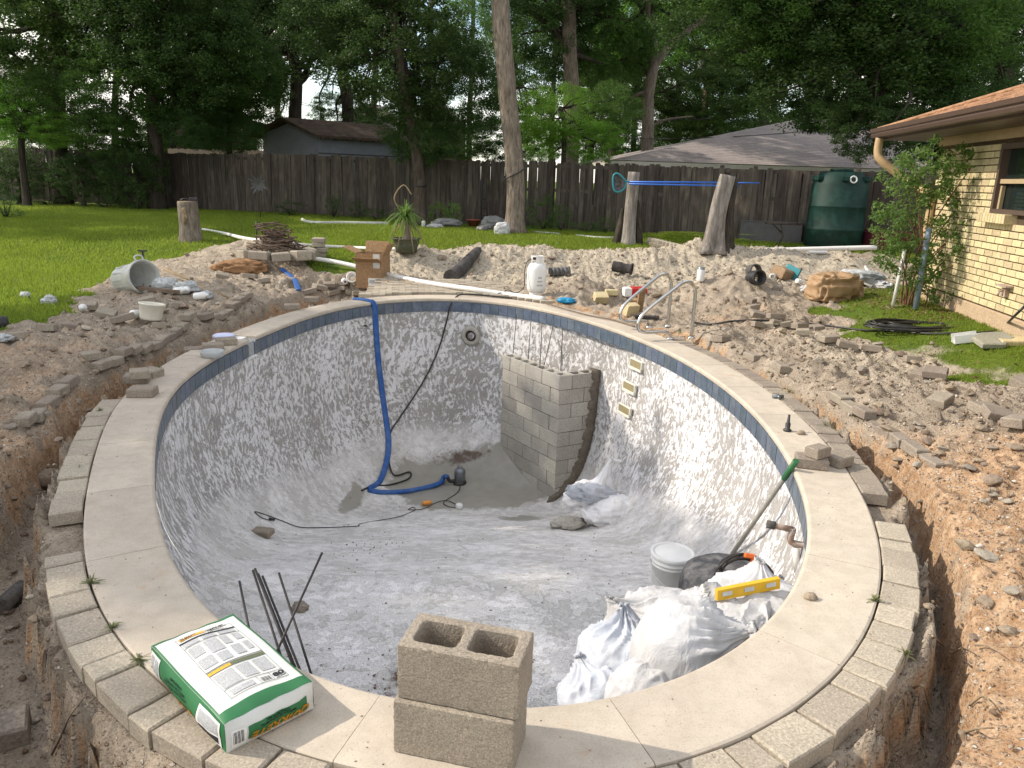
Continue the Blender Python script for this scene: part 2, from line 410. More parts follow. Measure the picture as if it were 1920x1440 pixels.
# --- ground
def ground_mat():
    t = NT('soil_and_lawn'); v = t.coord('Object', False)
    at = t.n('ShaderNodeAttribute', attribute_name='zone'); sp = t.n('ShaderNodeSeparateColor'); t.l(at.outputs['Color'], sp.inputs[0])
    gr, clay, gravel = sp.outputs[0], sp.outputs[1], sp.outputs[2]
    n0 = t.noise(v, .9, 4, .6); n1 = t.noise(v, 3.2, 6, .62); n2 = t.noise(v, 14, 5, .65); n3 = t.noise(v, 70, 4, .7)
    brown = t.mix(t.ramp(n1, [(.3, 0.0), (.7, 1.0)]), (.24, .195, .145), (.47, .40, .315))
    orange = t.mix(t.ramp(n2, [(.35, 0.0), (.65, 1.0)]), (.33, .195, .105), (.54, .385, .25))
    grey = t.mix(t.ramp(n2, [(.3, 0.0), (.7, 1.0)]), (.36, .31, .235), (.62, .55, .43))
    cl = t.math('ADD', clay, t.math('MULTIPLY', t.math('SUBTRACT', n1, .5), 1.1), True)
    k = t.mix(t.ramp(cl, [(.30, 0.0), (.62, 1.0)]), brown, orange)
    gv = t.math('ADD', gravel, t.math('MULTIPLY', t.math('SUBTRACT', n2, .5), .9), True)
    k = t.mix(t.ramp(gv, [(.25, 0.0), (.65, 1.0)]), k, grey)
    # pebbles, small and smaller
    vo = t.n('ShaderNodeTexVoronoi'); t.l(v, vo.inputs['Vector']); vo.inputs['Scale'].default_value = 30
    vcol = t.n('ShaderNodeSeparateColor'); t.l(vo.outputs['Color'], vcol.inputs[0])
    peb = t.math('MULTIPLY', t.ramp(vo.outputs['Distance'], [(.22, 1.0), (.34, 0.0)]), t.ramp(vcol.outputs[0], [(.60, 0.0), (.64, 1.0)]))
    pc = t.mix(vcol.outputs[1], (.62, .55, .46), (.26, .19, .14)); k = t.mix(peb, k, pc)
    v2 = t.n('ShaderNodeTexVoronoi'); t.l(v, v2.inputs['Vector']); v2.inputs['Scale'].default_value = 75
    v2c = t.n('ShaderNodeSeparateColor'); t.l(v2.outputs['Color'], v2c.inputs[0])
    p2 = t.math('MULTIPLY', t.ramp(v2.outputs['Distance'], [(.25, 1.0), (.42, 0.0)]), t.ramp(v2c.outputs[0], [(.5, 0.0), (.55, .8)]))
    k = t.mix(p2, k, t.mix(v2c.outputs[1], (.55, .47, .38), (.12, .08, .06)))
    k = t.mix(t.ramp(n3, [(.30, .6), (.52, 0.0)]), k, (.09, .06, .04))
    g = t.mix(t.ramp(n2, [(.3, 0.0), (.7, 1.0)]), (.095, .145, .016), (.17, .225, .030)); g = t.mix(t.ramp(n0, [(.4, 0.0), (.62, .7)]), g, (.095, .150, .028))
    g = t.mix(t.ramp(n3, [(.35, .6), (.6, 0.0)]), g, (.02, .045, .008))
    gm = t.math('ADD', gr, t.math('MULTIPLY', t.math('SUBTRACT', n3, .5), .7), True); gm = t.ramp(gm, [(.42, 0.0), (.58, 1.0)])
    k = t.mix(gm, k, g)
    h = t.math('ADD', t.math('MULTIPLY', peb, .9), t.math('ADD', t.math('MULTIPLY', n3, .8), t.math('ADD', t.math('MULTIPLY', n2, 1.6), t.math('MULTIPLY', p2, .5))))
    t.bump(h, .9, .014); return t.col(k, .97, .08)
M_GROUND = ground_mat()

# --- pool plaster
def plaster_mat():
    t = NT('chipped_pool_plaster'); tc = t.n('ShaderNodeTexCoord'); ob = tc.outputs['Object']
    at = t.n('ShaderNodeAttribute', attribute_name='wet'); sp = t.n('ShaderNodeSeparateColor'); t.l(at.outputs['Color'], sp.inputs[0])
    wet, floor, mud = sp.outputs[0], sp.outputs[1], sp.outputs[2]
    # chips: stretched along the wall's fall line, leaning a little
    mp = t.n('ShaderNodeMapping'); t.l(tc.outputs['UV'], mp.inputs[0]); mp.inputs['Rotation'].default_value = (0, 0, .30); mp.inputs['Scale'].default_value = (1.0, .66, 1)
    warp = t.n('ShaderNodeVectorMath', operation='ADD'); wv = t.n('ShaderNodeTexNoise'); t.l(tc.outputs['UV'], wv.inputs[0]); wv.inputs['Scale'].default_value = 1.3; wv.inputs['Detail'].default_value = 2
    ws = t.n('ShaderNodeVectorMath', operation='SCALE'); ws.inputs['Scale'].default_value = .32; t.l(wv.outputs['Color'], ws.inputs[0]); t.l(mp.outputs[0], warp.inputs[0]); t.l(ws.outputs[0], warp.inputs[1])
    a = t.noise(warp.outputs[0], 19, 6, .62, .25); b = t.noise(warp.outputs[0], 60, 3, .6, .3); big = t.noise(tc.outputs['UV'], .9, 4, .6)
    m = t.math('ADD', t.math('MULTIPLY', a, .72), t.math('MULTIPLY', b, .28)); m = t.math('ADD', m, t.math('MULTIPLY', t.math('SUBTRACT', big, .5), .32))
    chip = t.ramp(m, [(.458, 0.0), (.515, 1.0)])
    mf = t.n('ShaderNodeMapping'); t.l(ob, mf.inputs[0]); mf.inputs['Scale'].default_value = (1, 1, 1)
    fa = t.noise(mf.outputs[0], 9, 8, .70, .15); fb = t.noise(mf.outputs[0], 1.5, 5, .65); fm = t.math('ADD', fa, t.math('MULTIPLY', t.math('SUBTRACT', fb, .5), .7))
    fchip = t.ramp(fm, [(.41, 0.0), (.47, .5), (.54, .6), (.60, 1.0)])
    ff = t.ramp(t.math('ADD', floor, t.math('MULTIPLY', t.math('SUBTRACT', fb, .5), .5)), [(.35, 0.0), (.75, 1.0)])
    chip = t.mix(ff, chip, fchip)
    dirtn = t.noise(ob, 2.3, 5, .6)
    grey = t.mix(t.ramp(dirtn, [(.35, 0.0), (.7, 1.0)]), (.42, .40, .375), (.31, .29, .27))
    white = t.mix(t.ramp(dirtn, [(.4, 0.0), (.75, 1.0)]), (.80, .79, .80), (.70, .685, .665))
    white = t.mix(t.math('MULTIPLY', ff, .6), white, (.85, .825, .80))
    gf = t.mix(t.math('MULTIPLY', ff, .75), grey, (.64, .625, .59))
    k = t.mix(chip, gf, white)
    dr = t.n('ShaderNodeMapping'); t.l(tc.outputs['UV'], dr.inputs[0]); dr.inputs['Scale'].default_value = (3.2, .35, 1); drn = t.noise(dr.outputs[0], 1.6, 5, .6)
    drip = t.math('MULTIPLY', t.ramp(drn, [(.60, 0.0), (.72, .55)]), t.math('SUBTRACT', 1.0, ff)); k = t.mix(drip, k, (.36, .325, .27))
    fine = t.noise(ob, 120, 3, .7); k = t.mix(t.ramp(fine, [(.36, .5), (.55, 0.0)]), k, (.2, .19, .18))
    wn_ = t.math('ADD', wet, t.math('MULTIPLY', t.math('SUBTRACT', t.noise(ob, 5, 5, .65), .5), .7)); wm = t.ramp(wn_, [(.44, 0.0), (.56, 1.0)])
    k = t.mix(wm, k, t.mix(t.noise(ob, 7, 4, .6), (.24, .225, .19), (.36, .345, .30)))
    mn = t.math('ADD', mud, t.math('MULTIPLY', t.math('SUBTRACT', t.noise(ob, 9, 6, .7), .5), .9)); mm = t.ramp(mn, [(.42, 0.0), (.62, 1.0)])
    k = t.mix(mm, k, (.115, .080, .058))
    h = t.math('ADD', t.math('MULTIPLY', chip, 1.0), t.math('MULTIPLY', fine, .25)); h = t.math('MULTIPLY', h, t.math('SUBTRACT', 1.0, wm))
    t.bump(h, .75, .012); r = t.ramp(wm, [(0, .88), (1, .33)]); return t.col(k, r, .3)
M_PLASTER = plaster_mat()

def coping_mat():
    t = NT('cast_concrete_coping'); v = t.coord(); a = t.noise(v, 1.6, 5, .6); b = t.noise(v, 11, 6, .65); f = t.noise(v, 160, 3, .7)
    k = t.mix(t.ramp(a, [(.35, 0.0), (.68, 1.0)]), (.56, .49, .395), (.46, .405, .33)); k = t.mix(t.ramp(b, [(.42, 0.0), (.75, .55)]), k, (.36, .30, .235))
    k = t.mix(t.ramp(f, [(.30, .5), (.48, 0.0)]), k, (.24, .21, .17)); w = t.voro(v, 17); z = t.noise(v, 3, 4, .6)
    sp = t.math('MULTIPLY', t.ramp(w, [(.0, 1.0), (.06, 1.0), (.10, 0.0)]), t.ramp(z, [(.50, 0.0), (.6, 1.0)])); k = t.mix(sp, k, (.13, .10, .07))
    rs = t.ramp(t.noise(v, 4.3, 6, .7), [(.62, 0.0), (.75, .45)]); k = t.mix(rs, k, (.46, .27, .15))
    k = t.vary(k, .07, .008); t.bump(t.math('ADD', f, b), .16, .003); return t.col(k, .85, .25)
M_COPING = coping_mat()
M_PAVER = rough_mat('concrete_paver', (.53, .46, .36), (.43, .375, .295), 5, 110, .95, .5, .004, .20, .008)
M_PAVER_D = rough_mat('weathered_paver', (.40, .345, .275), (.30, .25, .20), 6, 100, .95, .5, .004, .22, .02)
M_CMU = rough_mat('sandy_concrete_block', (.45, .39, .305), (.36, .31, .245), 5, 150, .97, .9, .004, .1, .012)
M_CMU2 = rough_mat('grey_concrete_block', (.53, .50, .44), (.43, .405, .355), 3, 80, .95, .4, .003, .26, .02)
M_MORTAR = rough_mat('wet_mortar', (.24, .205, .165), (.16, .135, .105), 12, 60, .9, .8, .01, 0, 0)
M_TILE = [rough_mat('blue_slate_tile_' + n, c, c2, 9, 60, .35, .25, .002, .3, .03, .5) for n, c, c2 in
          (('deep', (.075, .10, .145), (.14, .18, .23)), ('pale', (.15, .19, .25), (.08, .11, .155)), ('grey', (.17, .20, .235), (.09, .12, .155)))]
M_STONE = rough_mat('rubble_stone', (.42, .335, .25), (.28, .215, .16), 6, 60, .95, .6, .006, .5, .03)
M_STONE_G = rough_mat('grey_concrete_rubble', (.46, .405, .33), (.34, .295, .235), 6, 60, .95, .6, .006, .4, .02)
M_REBAR = plain('rusty_rebar_steel', (.050, .044, .042), .6, .4, .4, .3, 30, bump=.4)
M_WHITE = plain('white_plastic', (.74, .74, .72), .42, .4, 0, .10, 8)
M_PVC = plain('white_pvc_pipe', (.72, .70, .66), .4, .4, 0, .12, 6)
M_CREAM = plain('cream_plastic', (.70, .67, .57), .5, .35, 0, .15, 8)
M_GREYPL = plain('dirty_pale_grey_plastic', (.52, .53, .50), .5, .35, 0, .25, 7, dirtcol=(.25, .23, .19))
M_BLACK = plain('black_plastic', (.022, .022, .024), .5, .4, 0, .2, 10, dirtcol=(.12, .11, .10))
M_TUB = plain('dusty_black_rubber', (.045, .047, .052), .7, .3, 0, .35, 14, dirtcol=(.26, .25, .24))
M_RUBBER = plain('black_rubber_hose', (.018, .018, .018), .45, .4, 0, .3, 20, dirtcol=(.07, .06, .05))
M_BLUE = plain('blue_layflat_hose', (.016, .085, .30), .45, .35, 0, .2, 9, dirtcol=(.16, .25, .42))
M_BLUEPOLE = plain('blue_painted_pole', (.03, .13, .50), .35, .5, .2, .1, 9)
M_TEAL = plain('teal_plastic', (.03, .22, .26), .4, .4)
M_STEEL = plain('stainless_steel_tube', (.62, .62, .60), .22, .5, 1.0, .12, 14)
M_PUMP = plain('cast_pump_metal', (.24, .26, .28), .4, .5, .7, .3, 20)
M_GREENPL = plain('green_painted_handle', (.03, .13, .045), .5, .4)
M_GREYPOLE = plain('grey_wood_pole', (.30, .29, .25), .75, .2, 0, .3, 14)
M_ORANGE = plain('orange_plastic', (.75, .16, .03), .4, .4)
M_ORANGE2 = plain('amber_plastic', (.75, .30, .06), .4, .4)
M_YELLOW = plain('yellow_level_paint', (.68, .40, .02), .45, .4, 0, .2, 20)
M_RED = plain('red_plastic', (.48, .02, .02), .4, .4)
M_RUST = plain('rust_and_lime', (.30, .20, .14), .8, .2, 0, .5, 30, dirtcol=(.55, .50, .45), bump=.5)
M_CARD = rough_mat('brown_cardboard', (.42, .27, .145), (.36, .23, .12), 3, 40, .9, .08, .001, .1, .01)
M_CARD_IN = rough_mat('inner_cardboard', (.24, .15, .08), None, 3, 40, .9, .05, .001, .1, .01)
M_PAPER = plain('white_paper_label', (.72, .71, .68), .7, .2, 0, .1)
M_GREEN = plain('green_printed_paper', (.030, .155, .058), .5, .35, 0, .12, 8)
M_INK = plain('black_ink', (.03, .032, .035), .6, .2)
M_INKG = plain('grey_fine_print', (.30, .31, .32), .7, .2, 0, .4, 260, dirtcol=(.70, .70, .69))
M_GOLD = plain('gold_ink', (.80, .40, .04), .5, .3)
M_STRAW = rough_mat('dry_straw', (.38, .30, .17), None, 8, 50, .95, .2, .003)
M_TWIG = rough_mat('dry_twigs', (.135, .095, .07), (.22, .165, .125), 9, 50, .95, .3, .004, .4)
M_LOG = rough_mat('charred_log', (.05, .045, .045), (.12, .11, .105), 6, 40, .95, .8, .01)
M_WOOD = rough_mat('raw_lumber', (.38, .27, .15), (.30, .20, .11), 5, 40, .9, .2, .002)
M_ROOTS = rough_mat('pale_roots', (.42, .33, .22), None, 8, 50, .95, .2, .002)

def bark_mat(name, c1, c2, vs=9.0, bd=.03):
    t = NT(name); v = t.coord('Object', True, (vs, vs, vs * .16)); a = t.noise(v, 1.0, 6, .7, .6); b = t.noise(t.coord(), 2.2, 4, .6)
    k = t.mix(t.ramp(a, [(.36, 0.0), (.62, 1.0)]), c1, c2); k = t.mix(t.ramp(b, [(.4, 0.0), (.7, .5)]), k, sc(c1, .8))
    t.bump(a, .9, bd); return t.col(k, .95, .1)
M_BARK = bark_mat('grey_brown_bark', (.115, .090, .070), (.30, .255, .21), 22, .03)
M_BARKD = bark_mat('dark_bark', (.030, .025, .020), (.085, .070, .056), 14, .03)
M_HEART = rough_mat('sawn_stump_top', (.36, .27, .17), (.24, .18, .12), 9, 40, .95, .3, .004)

def fence_mat():
    t = NT('weathered_fence_board'); v = t.coord('Object', True, (26, 26, 1.1)); a = t.noise(v, 1, 6, .65, .3)
    ob = t.n('ShaderNodeTexCoord').outputs['Object']; sx = t.n('ShaderNodeSeparateXYZ'); t.l(ob, sx.inputs[0])
    k = t.mix(t.ramp(a, [(.3, 0.0), (.7, 1.0)]), (.036, .029, .024), (.108, .092, .078)); b = t.noise(t.coord('Object', True, (6, 6, 2)), 1, 4, .6)
    k = t.mix(t.ramp(b, [(.5, 0.0), (.75, .6)]), k, (.17, .14, .115)); k = t.vary(k, .5, .03); t.bump(a, .5, .006); return t.col(k, .95, .1)
M_FENCE = fence_mat()

def leaf_mat(name, c1, c2, trans=.35, scale=.9, back=None):
    t = NT(name); ge = t.n('ShaderNodeNewGeometry'); a = t.noise(ge.outputs['Position'], scale, 3, .6)
    wn2 = t.n('ShaderNodeTexWhiteNoise', noise_dimensions='3D'); at = t.n('ShaderNodeAttribute', attribute_name='leaf'); t.l(at.outputs['Color'], wn2.inputs[0])
    f = t.math('ADD', t.math('MULTIPLY', a, .8), t.math('MULTIPLY', t.math('SUBTRACT', wn2.outputs[0], .5), .8))
    k = t.mix(t.ramp(f, [(.2, 0.0), (.65, 1.0)]), c1, c2); k = t.vary(k, .3, .02)
    t.col(k, .5, .25); tr = t.n('ShaderNodeBsdfTranslucent'); kk = t.mix(.5, k, sc(c2, 1.5)); t.l(kk, tr.inputs[0])
    mx = t.n('ShaderNodeMixShader'); mx.inputs[0].default_value = trans; t.l(t.b.outputs[0], mx.inputs[1]); t.l(tr.outputs[0], mx.inputs[2]); t.l(mx.outputs[0], t.out.inputs[0])
    return t.m
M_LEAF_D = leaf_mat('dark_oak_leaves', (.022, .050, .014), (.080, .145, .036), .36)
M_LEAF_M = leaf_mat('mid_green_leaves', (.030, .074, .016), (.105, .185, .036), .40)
M_LEAF_L = leaf_mat('fresh_light_leaves', (.080, .19, .018), (.22, .40, .06), .5)
M_LEAF_N = leaf_mat('nandina_leaves', (.060, .13, .035), (.19, .31, .075), .45, 3)
M_GRASS = leaf_mat('lawn_grass_blades', (.100, .155, .014), (.27, .34, .045), .5, .7)
M_WEED = leaf_mat('weeds', (.10, .13, .05), (.24, .24, .12), .35, 6)
M_RECESS = plain('cream_with_painted_shade', (.27, .23, .13), .7, .2)
M_MORTAR2 = rough_mat('grey_mortar', (.16, .15, .135), (.11, .10, .09), 12, 60, .95, .6, .006, 0, 0)
M_BLACKIN = plain('dark_recess', (.06, .055, .05), .9, .1)
M_GROUT = rough_mat('pale_grout', (.50, .51, .52), (.40, .41, .42), 8, 80, .9, .2, .002)
M_LILAC = plain('pale_lilac_plastic', (.48, .52, .72), .5, .4)
# ------------------------------------------------------------------ ground: one sheet to the horizon
def axis(parts):
    out = [parts[0][0]]
    for a, b, st, g in parts:
        x = a
        while x < b - 1e-6:
            x = min(b, x + st); out.append(x); st *= g
    return np.array(out)
def build_ground():
    xp = axis([(0, 4.7, .028, 1), (4.7, 9, .06, 1.004), (9, 320, .12, 1.14)]); X = np.r_[-xp[::-1], xp[1:]]
    yb = axis([(-0.6, 60, .3, 1.3)]); Y = np.r_[-yb[::-1][:-1], axis([(.6, 7, .026, 1), (7, 13.4, .036, 1), (13.4, 20, .055, 1.003), (20, 420, .15, 1.12)])]
    gx, gy = np.meshgrid(X, Y); z, d, dirt, t = terrain(gx, gy)
    nx, ny = len(X), len(Y)
    i = np.arange((ny - 1) * nx).reshape(ny - 1, nx)[:, :-1].ravel(); F = np.stack([i, i + 1, i + nx + 1, i + nx], 1)
    keep = (d.ravel()[F].mean(1) > .14); F = F[keep]
    clay = .15 + .85 * sstep(.15, .8, t) * (z > -.33) + .85 * sstep(1.25, 1.7, gx) * (1 - sstep(5.0, 7.6, gy + gx * .4)) * sstep(.6, .8, d) - .5 * sstep(.7, 1, t) * (z < -.3)
    clay = clay + .28 * (gx < -3) * (1 - sstep(6, 9, gy)) + .25 * np.exp(-((gx - 3.3) ** 2 + (gy - 10.3) ** 2)) + .4 * np.exp(-3 * ((gx + 4.0) ** 2 + (gy - 13.6) ** 2))
    grav = .75 * sstep(12.6, 14, gy) * (gx > -2.5) * (gx < 7.5) + .35 * (gx < -2.5) * sstep(10, 13, gy) + .45 * sstep(.6, 1.2, gx - 2.2) * sstep(5.4, 7.5, gy) * (gx < 5) * (1 - .5 * sstep(9, 10.5, gy)) + .22 * (gx < -3) * (gy < 10)
    grav = grav * (t < .2)
    zone = np.stack([1 - dirt, np.clip(clay, 0, 1), np.clip(grav, 0, 1)], -1).reshape(-1, 3)
    used = np.unique(F); mp = np.full(nx * ny, -1); mp[used] = np.arange(len(used))
    V = np.stack([gx.ravel(), gy.ravel(), z.ravel()], 1)[used]
    me = np_mesh('ground', V, mp[F], M_GROUND, True, {'zone': zone[used]})
    tag(link('ground', me), kind='structure')
build_ground()

# ------------------------------------------------------------------ the pool
pool = empty('swimming_pool', (0, 0, 0), 0, 'empty oval swimming pool stripped to grey chipped plaster, under repair', 'swimming pool')
def s_of(x, y):
    k = int(((PC[:, 0] - x) ** 2 + (PC[:, 1] - y) ** 2).argmin()); return k * PERIM / NP_
def build_shell():
    nl = []; prof = []
    A = np.r_[np.linspace(0, math.pi / 2, 30)]
    fl = np.r_[np.linspace(.03, 1, 60)]
    O = np.array([-0.42, 6.7]); V = []; UV = []; ATT = []
    D0 = basin_D(PC[:, 1]); R0 = .5 + .32 * D0; s = np.arange(NP_ + 1) * PERIM / NP_
    idx = np.r_[np.arange(NP_), 0]; C_ = PC[idx]; N_ = PN[idx]; D0 = D0[idx]; R0 = R0[idx]
    last = None; vlen = np.zeros(NP_ + 1)
    def push(x, y, z, fl_):
        nonlocal last, vlen
        cur = np.stack([x, y, z], 1)
        if last is not None: vlen = vlen + np.sqrt(((cur - last) ** 2).sum(1))
        last = cur; V.append(cur); UV.append(np.stack([s, vlen.copy()], 1)); ATT.append(np.full(NP_ + 1, fl_))
    for a in A:
        pp = pex(C_[:, 0], C_[:, 1]); w = R0 * (1 - (math.cos(a) ** (2 / pp) if a < math.pi / 2 - 1e-6 else 0)); f = math.sin(a) ** (2 / pp)
        x = C_[:, 0] - N_[:, 0] * w; y = C_[:, 1] - N_[:, 1] * w
        z = -basin_D(y) * f if a > 0 else np.zeros(NP_ + 1)
        bg_ = .15 * np.exp(-((C_[:, 0] - 1.05) ** 2 + (C_[:, 1] - 10.05) ** 2) / .7) * sstep(-.22, -.5, z); x = x + N_[:, 0] * bg_; y = y + N_[:, 1] * bg_
        push(x, y, z - .02 * (a == 0), sstep(.55, .98, f))
    ex, ey = last[:, 0].copy(), last[:, 1].copy()
    for g in fl:
        g2 = g * .999
        x = ex + (O[0] - ex) * g2; y = ey + (O[1] - ey) * g2
        push(x, y, -basin_D(y) + 0 * y, 1.0)
    V = np.array(V); nr = len(V); n = NP_ + 1
    P = V.reshape(-1, 3); UV = np.array(UV).reshape(-1, 2); fl_ = np.array(ATT).ravel()
    P[:, 2] += .012 * fbm(P[:, 0] * 2.2, P[:, 1] * 2.2, 3, 5) * np.clip(fl_ * 1.2, 0, 1)
    wig = .006 * fbm(UV[:, 0] * 3, UV[:, 1] * 3, 3, 9) * (P[:, 2] < -.25); k = np.tile(np.arange(n) % NP_, nr)
    P[:, 0] += PN[k, 0] * wig; P[:, 1] += PN[k, 1] * wig
    i = (np.arange(nr - 1)[:, None] * n + np.arange(n - 1)[None]).ravel(); F = np.stack([i, i + n, i + n + 1, i + 1], 1)
    x, y, z = P.T
    def blob(cx, cy, rx, ry, lo=-9): return np.clip(1.15 - np.hypot((x - cx) / rx, (y - cy) / ry), 0, 1) * (z < lo + 9 if lo == -9 else z < lo)
    wet = np.maximum.reduce([1.5 * blob(-.55, 10.35, 1.5, .95) * (y > 9.2) , .8 * blob(-.95, 9.75, .7, .45), .75 * blob(.15, 9.05, .55, .45), .52 * blob(.5, 8.1, .45, .7), .50 * blob(.2, 6.2, .5, .4), .5 * blob(.9, 5.2, .5, .5), .9 * blob(-2.05, 9.3, .16, 1.1)])
    wet = wet * (z < -2.02) + np.where(z >= -2.02, wet * .35, 0)
    mud = np.maximum.reduce([.85 * blob(-.35, 3.85, .55, .42), .62 * blob(-.7, 11.05, 1.0, .3) * (z < -2.2), .35 * blob(.4, 4.3, .7, .5)])
    att = np.stack([np.clip(wet, 0, 1), fl_, np.clip(mud, 0, 1)], 1)
    me = np_mesh('pool_shell', P, F[:, ::-1], M_PLASTER, True, {'wet': att}, UV)
    link('shell', me, pool)
build_shell()

def sweep(s0, s1, prof, step=.05, mat=None, name='sweep'):
    n = max(2, int(math.ceil((s1 - s0) / step)) + 1); V = []; m = len(prof)
    for i in range(n):
        p, nn, t = P_at(s0 + (s1 - s0) * i / (n - 1))
        V += [(p[0] + nn[0] * d, p[1] + nn[1] * d, z) for d, z in prof]
    F = []
    for i in range(n - 1):
        for k in range(m): F.append([i * m + k, i * m + (k + 1) % m, (i + 1) * m + (k + 1) % m, (i + 1) * m + k])
    F += [list(range(m))[::-1], [(n - 1) * m + k for k in range(m)]]
    me = bpy.data.meshes.new(name); me.from_pydata(V, [], F); me.materials.append(mat); me.update()
    bm = bmesh.new(); bm.from_mesh(me); bmesh.ops.recalc_face_normals(bm, faces=bm.faces); bm.to_mesh(me); bm.free()
    return me
S_SK = s_of(-2.9, 8.36)
cop_prof = [(-.012, -.052), (-.028, -.040), (-.030, -.014), (-.022, -.004), (-.012, 0), (.315, 0), (.324, -.005), (.326, -.06), (.05, -.075)]
def coping():
    rnd = random.Random(4); marks = [S_SK + .09]; end = S_SK - .09 + PERIM
    n = 27; w = (end - marks[0]) / n
    for i in range(n):
        a = marks[0] + w * i; b = a + w
        a2 = a + .0014; b2 = b - .0014
        o = link('coping_slab', sweep(a2, b2, cop_prof, .05, M_COPING, 'coping_slab'), pool, (0, 0, rnd.uniform(-.0015, .0015)))
coping()
# waterline tiles
def tiles():
    w = .150; rnd = random.Random(2); n = int(PERIM / (w + .0035)); st = PERIM / n
    base = [MB().box((0, 0, 0), (w - .003, .014, .148), ch=.004).mesh('tile', m) for m in M_TILE]
    for i in range(n):
        s = i * st
        ds = (s - S_SK + PERIM / 2) % PERIM - PERIM / 2
        if abs(ds) < .12: continue
        p, nn, t = P_at(s); q = p - nn * (.012 + rnd.uniform(0, .002))
        link('tile', base[rnd.choice([0, 0, 1, 1, 2])], pool, (q[0], q[1], -.132 + rnd.uniform(-.001, .001)), (0, 0, math.atan2(t[1], t[0])))
    g = sweep(0, PERIM, [(-.006, -.05), (-.006, -.212), (.03, -.212), (.03, -.05)], .08, M_GROUT, 'tile_bed'); link('tile_bed', g, pool)
tiles()

# skimmer in the gap of the coping
def skimmer():
    p, nn, t = P_at(S_SK); rz = math.atan2(t[1], t[0])
    o = empty('skimmer', (p[0], p[1], 0), rz); o.parent = pool
    side = 1 if (nn[0] * -math.sin(rz) + nn[1] * math.cos(rz)) > 0 else -1
    m = MB(); y = side
    m.box((0, y * .10, -.215), (.19, .24, .012)); m.box((-.09, y * .10, -.12), (.012, .24, .18)); m.box((.09, y * .10, -.12), (.012, .24, .18)); m.box((0, y * .21, -.12), (.18, .012, .18))
    m.box((0, y * .16, -.022), (.19, .16, .02)); m.box((0, -y * .012, -.222), (.24, .03, .016))
    link('throat', m.mesh('throat', M_WHITE), o)
    l = MB().lathe([(0, .012), (.105, .012), (.118, .004), (.118, -.03), (.10, -.03)], 28, (0, y * .30, .01)); link('lid', l.mesh('lid', M_LILAC), o)
skimmer()
# light niche on the far wall
def on_wall(px, py):
    """where a sight line meets the pool wall; returns the point, outward normal"""
    d = ray(px, py); best = None
    for Y in np.arange(13, 2.5, -.005):
        p = np.array([d[0] / d[1] * Y, Y, CAM_H + d[2] / d[1] * Y])
        if pool_d(p[0], p[1])[0][0] < 0 and p[2] > basin_z(p[0], p[1])[0]:
            k = int(((PC - p[:2]) ** 2).sum(1).argmin()); return Vector(p), Vector((PN[k][0], PN[k][1], 0))
def frame_on(n):
    z = Vector((0, 0, 1)); x = z.cross(n).normalized(); return Matrix((x, n, z)).transposed()   # local y points into the wall
p, n = on_wall(884, 629)
lt = empty('pool_light', p - n * .02); lt.parent = pool; lt.rotation_euler = frame_on(n).to_euler()
m = MB(); m.M = Matrix.Rotation(math.radians(90), 4, 'X'); m.lathe([(.088, .022), (.120, .022), (.145, .004), (.155, -.03), (.09, -.05), (.088, .0)], 36); link('rim', m.mesh('rim', M_CMU2), lt)
m = MB(); m.M = Matrix.Rotation(math.radians(90), 4, 'X'); m.lathe([(.05, .006), (.09, .010)], 36); link('niche', m.mesh('niche', M_BLACK), lt)
m = MB(); m.M = Matrix.Rotation(math.radians(90), 4, 'X'); m.lathe([(0, .035), (.040, .032), (.055, .018), (.060, -.01)], 28); link('lens', m.mesh('lens', M_STONE_G), lt)
# recessed climbing steps
for (px, py) in ((1194, 683), (1181, 725), (1172, 768)):
    p, n = on_wall(px, py); o = empty('step', p - n * .01); o.parent = pool; o.rotation_euler = frame_on(n).to_euler()
    m = MB(); w = .25; hh = .085
    m.prism([(-w / 2 - .02, .02), (-w / 2 + .02, -.085), (w / 2 - .02, -.085), (w / 2 + .02, .02)], -hh / 2 - .03, -hh / 2, .005); m.box((0, -.008, hh / 2 + .006), (w + .04, .03, .016), ch=.004)
    m.box((-w / 2 - .012, -.004, 0), (.014, .03, hh), ch=.004); m.box((w / 2 + .012, -.004, 0), (.014, .03, hh), ch=.004)
    link('step_frame', m.mesh('step_frame', M_CREAM), o)
    m = MB().box((0, .006, 0), (w, .01, hh)); link('recess', m.mesh('recess', M_RECESS), o)  # flat panel on the wall; darker cream paints in the shade of the recess
# small fittings
p, n = on_wall(690, 614)
for dx in (-.06, .06):
    m = MB(); m.M = Matrix.Translation(p - n * .004) @ frame_on(n).to_4x4() @ Matrix.Translation((dx, 0, 0)) @ Matrix.Rotation(math.radians(90), 4, 'X')
    m.lathe([(0, -.002), (.04, -.002), (.045, .004), (.05, -.006)], 16); link('inlet', m.mesh('inlet', M_BLACKIN), pool)

